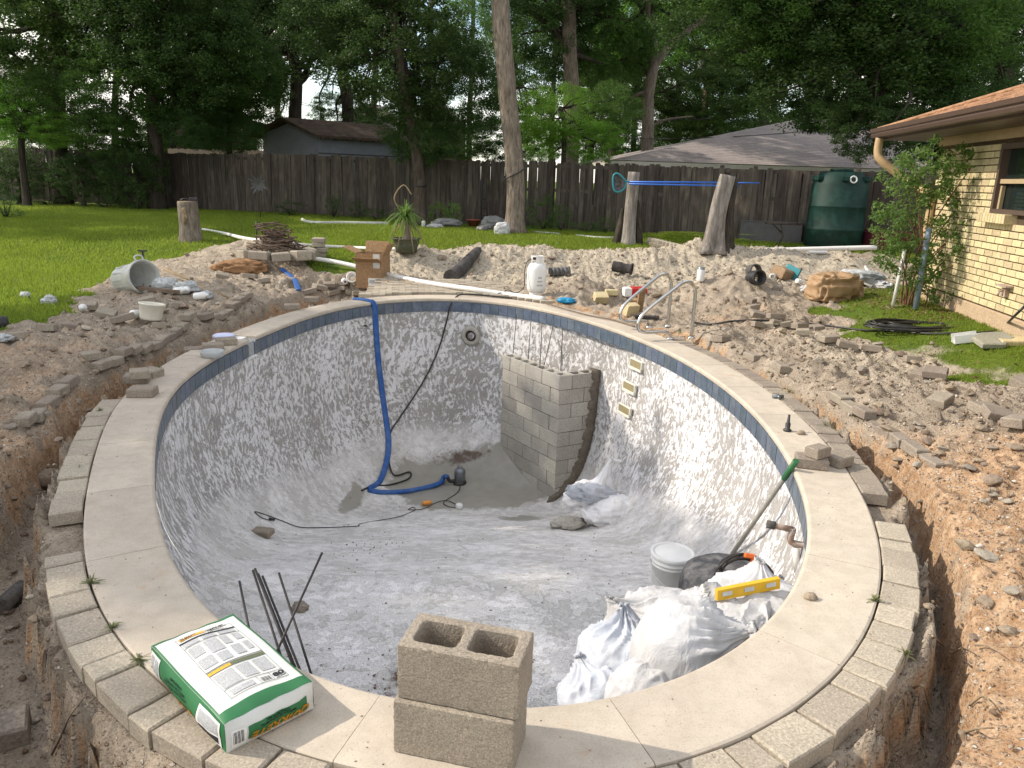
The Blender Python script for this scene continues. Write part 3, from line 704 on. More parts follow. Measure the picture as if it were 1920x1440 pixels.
# border pavers
border = empty('paver_border', (0, 0, 0), 0, 'ring of rough tan concrete pavers round the outside of the pool coping', 'pavers')
def in_px_gap(s):
    p, n, t = P_at(s); q = p + n * .42
    if q[0] < -1 and (3.33 < q[1] < 3.72 or q[1] > 6.0): return True
    if q[0] > 1 and (3.98 < q[1] < 4.42 or q[1] > 9.2): return True
    if q[1] > 9.2: return True
    return False
def pavers():
    rnd = random.Random(11); s = 0
    while s < PERIM - .08:
        w = rnd.choice([.10, .148, .148, .205]); w = min(w, PERIM - s)
        if not in_px_gap(s + w / 2):
            p, n, t = P_at(s + w / 2); z1 = rnd.uniform(-.008, .004); r0, r1 = .331 + rnd.uniform(0, .005), .488 + rnd.uniform(-.006, .010)
            poly = []
            for ds, r in ((-w / 2, r0), (w / 2, r0), (w / 2, (r0 + r1) / 2), (w / 2, r1), (-w / 2, r1), (-w / 2, (r0 + r1) / 2)):
                q, nn, tt = P_at(s + w / 2 + ds * .965)
                v = q + nn * r; poly.append(v)
            poly = [((v - p) @ t, (v - p) @ n) for v in poly]
            area = sum(poly[i][0] * poly[(i + 1) % 6][1] - poly[(i + 1) % 6][0] * poly[i][1] for i in range(6))
            if area < 0: poly = poly[::-1]
            near = abs((p + n * .4)[0]) < 9
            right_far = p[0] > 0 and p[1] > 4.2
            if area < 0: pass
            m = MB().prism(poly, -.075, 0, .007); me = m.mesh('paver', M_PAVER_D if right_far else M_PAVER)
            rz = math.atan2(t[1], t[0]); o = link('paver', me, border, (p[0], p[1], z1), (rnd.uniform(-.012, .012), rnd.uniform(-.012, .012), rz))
            # poly was given in (t, n) axes; mirror when n is on the other side
            if nn_side(t, n) < 0:
                for v in me.vertices: v.co.y *= -1
                me.flip_normals()
        s += w + .004
def nn_side(t, n): return 1 if t[0] * n[1] - t[1] * n[0] > 0 else -1
pavers()
# patio of small bricks behind the far end of the pool
patio = empty('brick_patio', (0, 0, 0), 0, 'patch of flat brick paving behind the far end of the pool beside the cardboard box', 'paving')
def patio_bricks():
    rnd = random.Random(5); me = MB().box((0, 0, 0), (.198, .096, .06), ch=.005).mesh('brick', M_PAVER)
    a = math.radians(8); c, s = math.cos(a), math.sin(a); cnt = 0
    for i in range(-22, 22):
        for j in range(-14, 14):
            u = i * .203 + (j % 2) * .1; v = j * .101; x = -1.0 + c * u - s * v; y = 12.75 + s * u + c * v
            d = pool_d(x, y)[0][0]
            if d < .43 or x > .55 or x < -2.35 or y > 13.35 + .12 * math.sin(x * 5) - max(0, x + .4) * .75: continue
            if y < 11.2: continue
            link('brick', me, patio, (x, y, -.006 + rnd.uniform(-.006, .006) + .06 * sstep(12.5, 13.4, y)), (rnd.uniform(-.02, .02), rnd.uniform(-.02, .02), a)); cnt += 1
patio_bricks()

# ------------------------------------------------------------------ block column in the deep end
def hollow_block(name, L, Wd, H, mat, holes=2, wall=.032):
    hl = (L - wall * (holes + 1)) / holes; P = []
    outer = [(-L / 2, -Wd / 2), (L / 2, -Wd / 2), (L / 2, Wd / 2), (-L / 2, Wd / 2)]
    hs = []
    for i in range(holes):
        cx = -L / 2 + wall + hl / 2 + i * (hl + wall); a, b, r = hl / 2, Wd / 2 - wall, .018
        hp = []
        for (sx, sy, a0) in ((1, 1, 0), (-1, 1, 90), (-1, -1, 180), (1, -1, 270)):
            for k in range(4):
                an = math.radians(a0 + k * 30); hp.append((cx + sx * (a - r) + r * math.cos(an), sy * (b - r) + r * math.sin(an)))
        hs.append(hp)
    loops = [outer] + hs; flat = [p for l in loops for p in l]; n = len(flat)
    tri = tessellate_polygon([[Vector((x, y, 0)) for x, y in l] for l in loops])
    V = [(x, y, H) for x, y in flat] + [(x, y, 0) for x, y in flat]; F = []
    for t in tri: F.append(list(t)); F.append([i + n for i in t][::-1])
    o = 0
    for l in loops:
        m = len(l)
        for i in range(m): F.append([o + i, o + (i + 1) % m, n + o + (i + 1) % m, n + o + i])
        o += m
    me = bpy.data.meshes.new(name); me.from_pydata(V, [], F); me.materials.append(mat)
    bm = bmesh.new(); bm.from_mesh(me); bmesh.ops.recalc_face_normals(bm, faces=bm.faces)
    ed = [e for e in bm.edges if len(e.link_faces) == 2 and e.calc_face_angle(0) > 1.2]
    bmesh.ops.bevel(bm, geom=ed, offset=.0035, segments=1, affect='EDGES'); bm.to_mesh(me); bm.free(); return me
B_FULL = hollow_block('block', .392, .193, .193, M_CMU2); B_HALF = hollow_block('block_half', .193, .193, .193, M_CMU2, 1)
B_CUT = hollow_block('block_cut', .30, .193, .193, M_CMU2, 1)
col = empty('block_pier', (0, 0, 0), 0, 'V-shaped pier of grey hollow concrete blocks at the deep end of the pool', 'block pier')
def pier():
    rnd = random.Random(8); c0 = Vector((.63, 9.85, 0)); a = (Vector((-.106, 10.948, 0)) - c0).normalized(); b = (Vector((1.19, 10.156, 0)) - c0).normalized()
    an, bn = math.atan2(a.y, a.x), math.atan2(b.y, b.x)
    na = Vector((-a.y, a.x, 0)); na = na if na.dot(b) > 0 else -na          # inner side of each wing
    nb = Vector((-b.y, b.x, 0)); nb = nb if nb.dot(a) > 0 else -nb
    ztop = -.70; core = MB()
    for r in range(9):
        z = ztop - .2 * (r + 1) + .003; top = r == 0
        off = 0.0 if r % 2 == 0 else .2
        # long wing
        u = off if off else 0.0
        L_end = 1.33 + .02 * r
        if off:
            p = c0 + a * .0965 + na * .0965; link('block', B_HALF, col, (p.x, p.y, z), (0, 0, an + rnd.uniform(-.01, .01)))
        while u < L_end - .1:
            rem = L_end - u; me, l = (B_FULL, .4) if rem > .34 else (B_HALF, .2)
            p = c0 + a * (u + l / 2) + na * (.0965 + rnd.uniform(-.004, .004)); link('block', me, col, (p.x, p.y, z + rnd.uniform(-.002, .002)), (rnd.uniform(-.006, .006), 0, an + rnd.uniform(-.008, .008))); u += l
        # short wing, starting past the corner block
        u = .17 if r % 2 == 0 else .21; L2 = .62
        if r % 2 == 0:
            p = c0 + b * .10 + nb * .0965; link('block', B_HALF, col, (p.x, p.y, z - .001), (0, 0, bn)); u = .2
        else: u = .0
        while u < L2 - .06:
            rem = L2 - u; me, l = (B_FULL, .4) if rem > .36 else ((B_CUT, .307) if rem > .26 else (B_HALF, .2))
            p = c0 + b * (u + l / 2 - .002) + nb * (.0955 + rnd.uniform(-.003, .003)); link('block', me, col, (p.x, p.y, z + rnd.uniform(-.002, .002)), (0, rnd.uniform(-.006, .006), bn + rnd.uniform(-.008, .008))); u += l
    # mortar bed lines set a little behind the faces
    for (d, nv, L, ang) in ((a, na, 1.33, an), (b, nb, .60, bn)):
        for r in range(1, 9):
            p = c0 + d * L / 2 + nv * .0965; core.box((p.x, p.y, ztop - .2 * r - .0015), (L - .012, .180, .011), ang)
    core.obj('mortar_bed', M_MORTAR2, col)
    # mortar plastered where the short wing meets the wall
    m = MB(); pts = []
    V, F = [], []; nr, nc = 60, 7
    for i in range(nr + 1):
        f = i / nr; z = ztop + .03 - f * 1.86
        ws_ = np.arange(.05, .9, .01); bz = basin_z(c0.x + b.x * (ws_ - .12) - nb.x * .02, c0.y + b.y * (ws_ - .12) - nb.y * .02); kk = int(np.argmax((bz > z) | (pool_d(c0.x + b.x * (ws_ - .12) - nb.x * .02, c0.y + b.y * (ws_ - .12) - nb.y * .02)[0] > 0))); ww_ = ws_[kk]
        wd = .13 + .02 * math.sin(i * .9) + .015 * math.sin(i * 2.3) + .05 * f; w = ww_ - wd + .03
        for k in range(nc + 1):
            g = k / nc; q = c0 + b * (w + wd * g) - nb * (.004 + .035 * math.sin(g * math.pi * .9) + .01 * math.sin(i * 2.1 + k * 2))
            V.append((q.x, q.y, z))
    for i in range(nr):
        for k in range(nc): F.append([i * (nc + 1) + k, (i + 1) * (nc + 1) + k, (i + 1) * (nc + 1) + k + 1, i * (nc + 1) + k + 1])
    o0 = len(V); V += [((c0 + b * (.56 + .115 * k / nc) + nb * .19).x, (c0 + b * (.56 + .115 * k / nc) + nb * .19).y, ztop + .02) for k in range(nc + 1)]
    for k in range(nc): F.append([k + 1, o0 + k + 1, o0 + k, k])
    me = bpy.data.meshes.new('mortar_joint'); me.from_pydata(V, [], F); me.materials.append(M_MORTAR); me.polygons.foreach_set('use_smooth', [True] * len(F)); link('mortar_joint', me, col)
    # upright bars in the cores
    for (px, py, tx, ty) in ((962, 665, 968.5, 590), (990, 677, 995.5, 603), (1012, 690, 1016.5, 607), (1021, 682, 1041, 594), (1051, 697, 1055, 616)):
        q = atz(px, py, ztop - .03); t = atY(tx, ty, q.y + (.02 if px != 1021 else .25)); q2 = q + (q - t) * .8
        link('rebar', MB().tube([q2, t], .0055, 6).mesh('rebar', M_REBAR), col)
pier()
# ------------------------------------------------------------------ brick house on the right
M_YB = rough_mat('buff_yellow_brick', (.76, .655, .40), (.64, .52, .30), 7, 90, .9, .3, .003, .30, .02)
M_YMORT = rough_mat('brown_mortar', (.13, .095, .062), (.10, .07, .045), 9, 80, .95, .5, .004, 0, 0)
M_FOUND = rough_mat('peach_painted_foundation', (.56, .41, .28), (.47, .34, .23), 4, 60, .9, .3, .003)
M_BEIGE = plain('beige_trim_paint', (.42, .32, .19), .6, .3, 0, .15, 6)
M_TAN = plain('tan_downspout_paint', (.50, .35, .19), .45, .4, 0, .25, 7)
M_BROWN = plain('brown_gutter_paint', (.085, .055, .042), .4, .45, 0, .15, 6)
M_WINFR = plain('bronze_window_frame', (.10, .07, .055), .45, .4)
M_SHING = rough_mat('orange_brown_shingle', (.52, .30, .18), (.27, .14, .085), 11, 70, .95, .5, .004, .4, .02)
M_SHINGN = rough_mat('taupe_shingle', (.52, .46, .43), (.40, .35, .33), 3, 40, .95, .5, .004, .35, .02)
def glass_mat():
    t = NT('window_glass'); t.col((.02, .03, .028), .05, .8); tr = t.n('ShaderNodeBsdfTransparent'); tr.inputs[0].default_value = (.8, .86, .82, 1); mx = t.n('ShaderNodeMixShader'); mx.inputs[0].default_value = .45; t.l(t.b.outputs[0], mx.inputs[1]); t.l(tr.outputs[0], mx.inputs[2]); t.l(mx.outputs[0], t.out.inputs[0]); return t.m
M_GLASS = glass_mat()
WU = Vector((.1467, .9892, 0)); WN = Vector((-.9892, .1467, 0)); W0 = Vector((5.5, 8.4, 0))
def wall_pt(px, py, off=0.0):
    d = Vector(ray(px, py)); o = Vector((0, 0, CAM_H)); P0 = W0 + WN * off
    t = (P0 - o).dot(WN) / d.dot(WN); return o + d * t
def wy(p): return (p - W0).dot(WU)
house = empty('brick_house', (5.9, 8.4, .2), 0, 'buff yellow brick house with orange brown shingle roof and dark gutter at the right edge', 'house')
HI = Matrix.Translation((-5.9, -8.4, -.2))
def hobj(name, mb, mat, parent=None):
    mb.v = [HI @ v for v in mb.v]; return mb.obj(name, mat, parent or house)
wang = math.atan2(WU.y, WU.x)
ucor = wy(wall_pt(1768, 272)); ZB0, ZB1 = .50, 2.42
wl, wt = wy(wall_pt(1886, 272)), 2.36
wb = wall_pt(1872, 400).z
WH = Matrix.Translation(W0) @ Matrix((WU, -WN, Vector((0, 0, 1)))).transposed().to_4x4()     # local x along wall, y into house, z up
def hb(): m = MB(); m.M = WH; return m
m = hb(); w1 = wl - 1.5; zlo = .25; zhi = ZB1 + .25
for (a_, b_, z0_, z1_) in ((wl - .01, ucor - .02, zlo, zhi), (-5.5, w1 + .01, zlo, zhi), (w1 + .01, wl - .01, zlo, wb + .02), (w1 + .01, wl - .01, wt - .02, zhi)): m.box(((a_ + b_) / 2, .15, (z0_ + z1_) / 2), (b_ - a_, .26, z1_ - z0_))
m.box(((w1 + wl) / 2, .9, (wb + wt) / 2), (1.9, .02, 1.6)); m.box((ucor - .14, 3.0, 1.4), (.24, 5.5, 2.3)); hobj('wall', m, M_YMORT)
m = hb(); m.box(((ucor - 5.5) / 2, .13, .22), (ucor + 5.5 + .02, .30, ZB0 * 2 - .46 - .01), ch=.01); hobj('foundation', m, M_FOUND)
m = hb(); m.box(((ucor - 5.5) / 2, .10, ZB1 + .14), (ucor + 5.5 + .03, .30, .29)); hobj('frieze_board', m, M_BEIGE)
def house_bricks():
    L, H, D = .206, .070, .05; st, ct = .218, .0815; rnd = random.Random(3); spots = []
    n = int((ZB1 - ZB0) / ct)
    for r in range(n):
        z = ZB0 + (r + .5) * ct; u = ucor - (0 if r % 2 else st / 2)
        while u > -1.1:
            a, b = u - L, u
            if not (z > wb - .10 and z < wt + .03 and a < wl + .02):
                spots.append((a + L / 2, z, L))
            elif b > wl + .06: spots.append(((b + wl + .02) / 2, z, b - wl - .02))
            u -= st
    spots.sort(key=lambda q: (WH @ Vector((q[0], 0, q[1])) - Vector((0, 0, CAM_H))).length)
    vis = [q for q in spots if q[0] > -.25]; hid = [q for q in spots if q[0] <= -.25]
    me = MB().box((0, 0, 0), (L, D, H), ch=.004).mesh('brick', M_YB); rest = hb()
    for i, (u, z, l) in enumerate(vis[:296]):
        p = HI @ WH @ Vector((u, .026 - D / 2 + .012 - .002 + rnd.uniform(-.002, .002), z))
        link('brick', me, house, p, (0, 0, wang), (l / L, 1, 1))
    for (u, z, l) in vis[296:] + hid: rest.box((u, .026 - D / 2 + .010, z), (l, D, H), ch=.004)
    tag(hobj('far_bricks', rest, M_YB), kind='stuff')
house_bricks()
# window: frame, two sashes, panes, blind slats, sill of upright bricks
win = empty('window', (0, 0, 0)); win.parent = house
m = hb(); w1 = wl - 1.5
m.box((wl - .03, .0, (wb + wt) / 2), (.06, .09, wt - wb)); m.box(((wl + w1) / 2, .0, wt - .03), (wl - w1 - .12, .088, .06)); m.box(((wl + w1) / 2, .0, wb + .025), (wl - w1 - .12, .088, .05)); m.box((w1 + .03, 0, (wb + wt) / 2), (.06, .09, wt - wb))
zm = wall_pt(1890, 340).z
hobj('frame', m, M_WINFR, win)
m = hb(); m.box(((wl + w1) / 2, .012, zm), (wl - w1 - .124, .05, .05)); m.box((wl - .085, .022, (wb + zm) / 2), (.045, .04, zm - wb - .10)); hobj('sash_rail', m, M_BEIGE, win)
m = hb(); m.box(((wl + w1) / 2, .045, (wt + zm) / 2), (wl - w1 - .13, .008, wt - zm - .06)); hobj('pane', m, M_GLASS, win)
m = hb(); m.box(((wl + w1) / 2, .055, (wb + zm) / 2), (wl - w1 - .13, .008, zm - wb - .06)); hobj('pane', m, M_GLASS, win)
m = hb()
for i in range(11): m.box(((wl + w1) / 2 - .10, .10, wb + .06 + i * .042), (wl - w1 - .35, .004, .030), R=None)
hobj('blind', m, M_GREYPL, win)
sill = empty('sill', (0, 0, 0)); sill.parent = house
for i in range(10):
    m = hb(); m.box((wl + .10 - i * .072, -.045, wb - .055), (.064, .14, .105), ch=.005); hobj('brick', m, M_YB, sill)
# gutter, soffit, roof
EZ = 2.67; OH = .60
g0, g1 = ucor + .95, -5.0
m = hb(); L = g0 - g1
prof = [(0, 0), (-.11, 0), (-.125, .04), (-.115, .06), (-.14, .075), (-.145, .125), (-.13, .13), (-.125, .085), (0, .085)]
V = [(x, -OH + y, EZ - .11 + z) for x in (g1, g0) for y, z in prof]; n = len(prof)
m._add(V, [[i, (i + 1) % n, n + (i + 1) % n, n + i] for i in range(n)] + [list(range(n))[::-1], [n + i for i in range(n)]]); hobj('gutter', m, M_BROWN)
m = hb(); m.box(((g0 + g1) / 2, -OH / 2 + .02, EZ - .13), (L - .02, OH + .02, .02)); m.box(((g0 + g1) / 2, -OH + .015, EZ - .06), (L - .01, .025, .14)); m.box((g0 - .013, 2.42, EZ - .06), (.025, 6, .14)); hobj('soffit', m, M_BROWN)
roof = empty('roof', (0, 0, 0)); roof.parent = house
sl_, n_c, cw = .36, 46, .15
m = MB(); m.M = WH
V = [(g0 + .02, -OH - .03, EZ), (g1, -OH - .03, EZ), (g1, 5.5, EZ + sl_ * (5.5 + OH)), (g0 - 6.5, 5.5, EZ + sl_ * (5.5 + OH)), (g0 + .02, 8, EZ)]
m._add(V, [[0, 1, 2, 3], [0, 3, 4]]); hobj('deck', m, M_SHING, roof)
def shingles():
    rnd = random.Random(6); m = MB(); m.M = WH
    for r in range(n_c):
        y0 = -OH - .03 + r * cw * .94; z0 = EZ + sl_ * (y0 + OH + .03); u = g0 - (y0 + OH + .03) - .0; off = rnd.random() * .3
        u0 = u
        while u > -3.0:
            l = rnd.choice([.12, .2, .3, .16]); a = max(u - l, -3.0); th_ = rnd.uniform(.004, .012)
            y1, z1 = y0 + cw, z0 + sl_ * cw
            m._add([(a, y0, z0 + .004), (u - .006, y0, z0 + .004), (u - .006, y0, z0 + .006 + th_), (a, y0, z0 + .006 + th_), (a, y1, z1 + .004), (u - .006, y1, z1 + .004)], [[0, 1, 2, 3][::-1], [3, 2, 5, 4][::-1]]); u = a - .0
    tag(hobj('shingles', m, M_SHING, roof), kind='stuff')
shingles()
m = hb(); hp = [(g0 + .02 - k, -OH - .03 + k, EZ + sl_ * k + .02) for k in np.arange(0, 6.6, .22)]; m.tube(hp, .03, 6); hobj('hip_cap', m, M_SHING, roof)
# downspout elbow
a = WH @ Vector((ucor + .68, -OH - .06, EZ - .12)); m = MB()
pts = bend([a, a + Vector((.0, 0, -.20)), a + Vector((.06, -.05, -.33)), a + Vector((.42, -.25, -.62)), WH @ Vector((ucor - .12, -.08, 1.75)), WH @ Vector((ucor - .12, -.06, 1.6)), WH @ Vector((ucor - .12, -.06, .4))], 5)
m.tube(pts, .062, 8); hobj('downspout', m, M_TAN)
p = wall_pt(1893, 540); m = MB(); m.M = Matrix.Translation(p) @ Matrix((WU, -WN, Vector((0, 0, 1)))).transposed().to_4x4()
m.box((0, -.05, .02), (.26, .10, .02)); m.box((0, -.03, -.05), (.10, .06, .09)); m.tube([(0, -.02, -.02), (0, -.10, -.04), (0, -.11, -.09)], .013, 8); hobj('faucet_bracket', m, M_RUST)

# ------------------------------------------------------------------ fence
FEN = [(-25.0, 30.6), (-10.1, 26.1), (.95, 22.75), (5.9, 20.05), (10.4, 17.6)]
def fence_z(x, y): return float(base_h(np.array(x), np.array(y)))
def build_fence():
    rnd = random.Random(17)
    fen = empty('board_fence', (.95, 22.75, .45), 0, 'weathered grey brown privacy fence across the back of the yard', 'fence')
    w, hgt = .147, 1.80
    def picket(seed, wd=w):
        r = random.Random(seed); m = MB(); e = .028
        P = [(-wd / 2, 0), (wd / 2, 0), (wd / 2, hgt - e), (wd / 2 - e, hgt), (-wd / 2 + e, hgt), (-wd / 2, hgt - e)]
        V = [(x, y, z) for y in (-.009, .009) for x, z in P]
        m._add(V, [list(range(6)), [6 + i for i in range(6)][::-1]] + [[i, 6 + i, 6 + (i + 1) % 6, (i + 1) % 6] for i in range(6)])
        return m.mesh('picket', M_FENCE)
    mes = [picket(i) for i in range(2)]
    step = .1425; carry = 0
    for (x0, y0), (x1, y1) in zip(FEN[:-1], FEN[1:]):
        L = math.hypot(x1 - x0, y1 - y0); ux, uy = (x1 - x0) / L, (y1 - y0) / L; a = math.atan2(uy, ux); n = int(L / step)
        if x0 == .95: pass
        for i in range(n):
            s = (i + .5) * L / n
            if x0 == .95 and i == 0: continue
            x, y = x0 + ux * s, y0 + uy * s; z = fence_z(x, y) - .45 + rnd.uniform(-.010, .010) - (.06 if x > 1.0 else 0) + .03 * math.sin(x * .7)
            if x < -22.5: continue
            link('picket', rnd.choice(mes), fen, (x - .95 + rnd.uniform(-.004, .004), y - 22.75 + rnd.uniform(-.012, .012), z + .03), (rnd.uniform(-.02, .02), rnd.uniform(-.012, .012), a + rnd.uniform(-.02, .02)), (rnd.uniform(.95, 1.04), 1, 1 + rnd.uniform(-.012, .02)))
        for zz in (.35, 1.05, 1.7):
            m = MB().box(((x0 + x1) / 2 - .95 - uy * -.05, (y0 + y1) / 2 - 22.75 + ux * .05, zz), (L, .04, .09), a); m.obj('rail', M_FENCE, fen)
        k = 0
        while k * 2.4 < L:
            s = k * 2.4; m = MB().box((x0 + ux * s - .95 - uy * .1, y0 + uy * s - 22.75 + ux * .1, .9), (.09, .09, 1.86), a, ch=.006); m.obj('post', M_FENCE, fen); k += 1
    m = MB().box((.02, -.02, .92), (.10, .12, 2.0), -.3, ch=.006); m.obj('post', M_BARKD, fen)
build_fence()
# a paler fence beyond
def far_fence():
    a, b = atY(318, 300, 37), atY(500, 300, 35); z1 = atY(330, 279, 37).z; m = MB(); n = 46
    for i in range(n):
        f = i / n; p = a.lerp(b, f); m.box((p.x, p.y, (z1 + .3) / 2), ((b - a).length / n * .93, .02, z1 - .3 + .04 * math.sin(i * 2.1)), math.atan2(b.y - a.y, b.x - a.x))
    tag(m.obj('far_fence', M_FARF), 'strip of paler board fence behind the fence left of the shed', 'fence')
M_FARF = rough_mat('pale_fence_boards', (.26, .215, .17), (.16, .13, .10), 5, 40, .95, .2, .004)
far_fence()

# ------------------------------------------------------------------ shed and houses beyond
M_SHED = plain('slate_blue_siding', (.21, .225, .26), .8, .2, 0, .2, 3)
M_DKROOF = rough_mat('leaf_littered_roof', (.055, .042, .034), (.14, .10, .07), 4, 30, .95, .5, .02)
def shed():
    K, Lc, Rc = atY(597, 300, 28.0), atY(495, 300, 29.3), atY(760, 300, 30.2)
    zK = atY(597, 252, 28).z; zp = atY(549, 226, 28.7).z; g = .3; e = (K + Lc) / 2
    s = empty('garden_shed', (K.x, K.y, g), 0, 'slate blue garden shed with a low dark roof behind the fence', 'shed')
    I = Matrix.Translation((-K.x, -K.y, -g)); R = K + (Rc - K); Bk = Lc + (Rc - K)
    m = MB(); m.M = I; v = lambda p, z: (p.x, p.y, z)
    m._add([v(K, g), v(Lc, g), v(Lc, zK), v(e, zp - .08), v(K, zK)], [[0, 1, 2, 3, 4][::-1]]); m._add([v(K, g), v(R, g), v(R, zK), v(K, zK)], [[0, 1, 2, 3]]); m._add([v(Lc, g), v(Bk, g), v(Bk, zK), v(Lc, zK)], [[3, 2, 1, 0]]); m._add([v(R, g), v(Bk, g), v(Bk, zK), v(R, zK)], [[0, 1, 2, 3]])
    m.obj('wall', M_SHED, s)
    d = (K - Lc).normalized(); f = (Rc - K).normalized(); ov = .3; t = .09
    e2 = e - f * ov; e3 = e + (Rc - K) + f * ov; K2 = K + d * ov - f * ov; K3 = K + (Rc - K) + d * ov + f * ov; L2 = Lc - d * ov - f * ov; L3 = L2 + (Rc - K) + f * 2 * ov
    dz = .12
    for A, B in (((K2, K3), 'a'), ((L2, L3), 'b')):
        q = [v(e2, zp), v(e3, zp), v(A[1], zK - dz), v(A[0], zK - dz)]; q2 = [(x, y, z + t) for x, y, z in q]
        m = MB(); m.M = I; m._add(q + q2, [[0, 1, 2, 3], [7, 6, 5, 4], [0, 4, 5, 1], [1, 5, 6, 2], [2, 6, 7, 3], [3, 7, 4, 0]])
        me = m.mesh('roof', M_DKROOF); bm = bmesh.new(); bm.from_mesh(me); bmesh.ops.recalc_face_normals(bm, faces=bm.faces); bm.to_mesh(me); bm.free(); link('roof', me, s)
    for i in range(8):
        p = K2.lerp(K3, (i + .5) / 8) - d * .05; m = MB(); m.M = I; m.box((p.x, p.y, zK - .12), (.05, .22, .09), math.atan2(f.y, f.x)); m.obj('rafter_end', M_DKROOF, s)
    p = K.lerp(R, .5) + d * .01; m = MB(); m.M = I; m.box((p.x, p.y, zK - .62), ((R - K).length, .02, .03), math.atan2(f.y, f.x)); m.obj('trim', M_BLACKIN, s)
shed()
def neighbour():
    Y0, Y1 = 24.5, 30.5; A = atY(1147, 300, Y0); B = atY(1765, 318, Y0 + .6); C1 = atY(1503, 222, Y1); C2 = atY(1700, 222, Y1 + 1)
    ze = A.z; Bz = ze; zr = C1.z
    s = empty('neighbour_house', (A.x, A.y, .3), 0, 'low neighbouring house with a broad taupe hip roof behind the fence', 'house'); I = Matrix.Translation((-A.x, -A.y, -.3))
    Bq = Vector((B.x, B.y, ze)); dirx = (Bq - A).normalized(); back = Vector((-dirx.y, dirx.x, 0)); Dp = 12
    C1 = Vector((C1.x, C1.y, zr)); C2 = C1 + dirx * 9; E2 = A + dirx * 19; F1 = A + back * Dp; F2 = E2 + back * Dp
    m = MB(); m.M = I; m._add([A, E2, C2, C1], [[0, 1, 2, 3]]); m._add([A, C1, F1], [[0, 1, 2]]); m._add([F1, C1, C2, F2], [[0, 1, 2, 3]]); m.obj('roof', M_SHINGN, s)
    # courses of shingles on the near slope
    m = MB(); m.M = I; n = 34
    for r in range(n):
        f0, f1 = r / n, (r + 1) / n; a0 = A.lerp(C1, f0); a1 = A.lerp(C1, f1); b0 = E2.lerp(C2, f0); b1 = E2.lerp(C2, f1); up = Vector((0, 0, .006)); u2 = Vector((0, 0, .012))
        m._add([a0 + up, b0 + up, b0 + u2, a0 + u2, b1 + up, a1 + up], [[0, 1, 2, 3], [3, 2, 4, 5]])
    tag(m.obj('shingle_courses', M_SHINGN, s), kind='stuff')
    m = MB(); m.M = I; w = A.lerp(E2, .5); m.box((w.x, w.y, ze - .09), (19.06, .03, .15), math.atan2(dirx.y, dirx.x)); w2 = A.lerp(F1, .5); m.box((w2.x, w2.y, ze - .09), (.03, Dp, .15), math.atan2(dirx.y, dirx.x)); m.obj('fascia', M_FASCIA, s)
    m = MB(); m.M = I; w = A.lerp(E2, .5) + back * 3.5; m.box((w.x, w.y, (ze - .1 + .3) / 2), (17.6, 6, ze - .42), math.atan2(dirx.y, dirx.x)); m.obj('wall', M_DKWALL, s)
M_FASCIA = plain('pale_fascia_paint', (.50, .47, .40), .6, .3)
M_DKWALL = rough_mat('dark_red_brick_wall', (.09, .055, .045), (.06, .04, .035), 5, 50, .95, .3, .004)
neighbour()
def far_houses():
    M_FW = plain('white_siding', (.78, .77, .74), .7, .2); M_FR = rough_mat('pinkish_roof', (.40, .30, .28), (.33, .25, .23), 3, 30, .95, .2, .004)
    for nm, px0, px1, py0, py1, Y, lab, rf in (('a', 645, 725, 205, 262, 48, 'tall white house end seen through the trees above the shed', False), ('b', 745, 860, 205, 238, 46, 'pale pinkish roof of a house seen through the middle trees', True), ('c', 285, 410, 193, 290, 44, 'grey roofed house glimpsed between the dark trees at left', True)):
        a = atY(px0, py1, Y); b = atY(px1, py0, Y); w = b.x - a.x; h = b.z
        s = empty('far_house', (a.x + w / 2, Y, .2), 0, lab, 'house')
        wh = h - (1.1 if rf else .6)
        MB().box((0, 3, wh / 2), (w, 6, wh)).obj('wall', M_FW if not rf else M_FARF, s)
        m = MB(); m._add([(-w / 2 - .4, -.4, wh), (w / 2 + .4, -.4, wh), (w / 2 + .4, 6.4, wh), (-w / 2 - .4, 6.4, wh), (-w / 2 + 1, 3, h + .3), (w / 2 - 1, 3, h + .3)], [[0, 1, 5, 4], [1, 2, 5], [2, 3, 4, 5], [3, 0, 4], [3, 2, 1, 0]]); m.obj('roof', M_FR, s)
        for k in (-.25, .25): MB().box((w * k, -.012, wh - 1.0), (.8, .03, 1.0)).obj('window', M_GLASS, s)
far_houses()

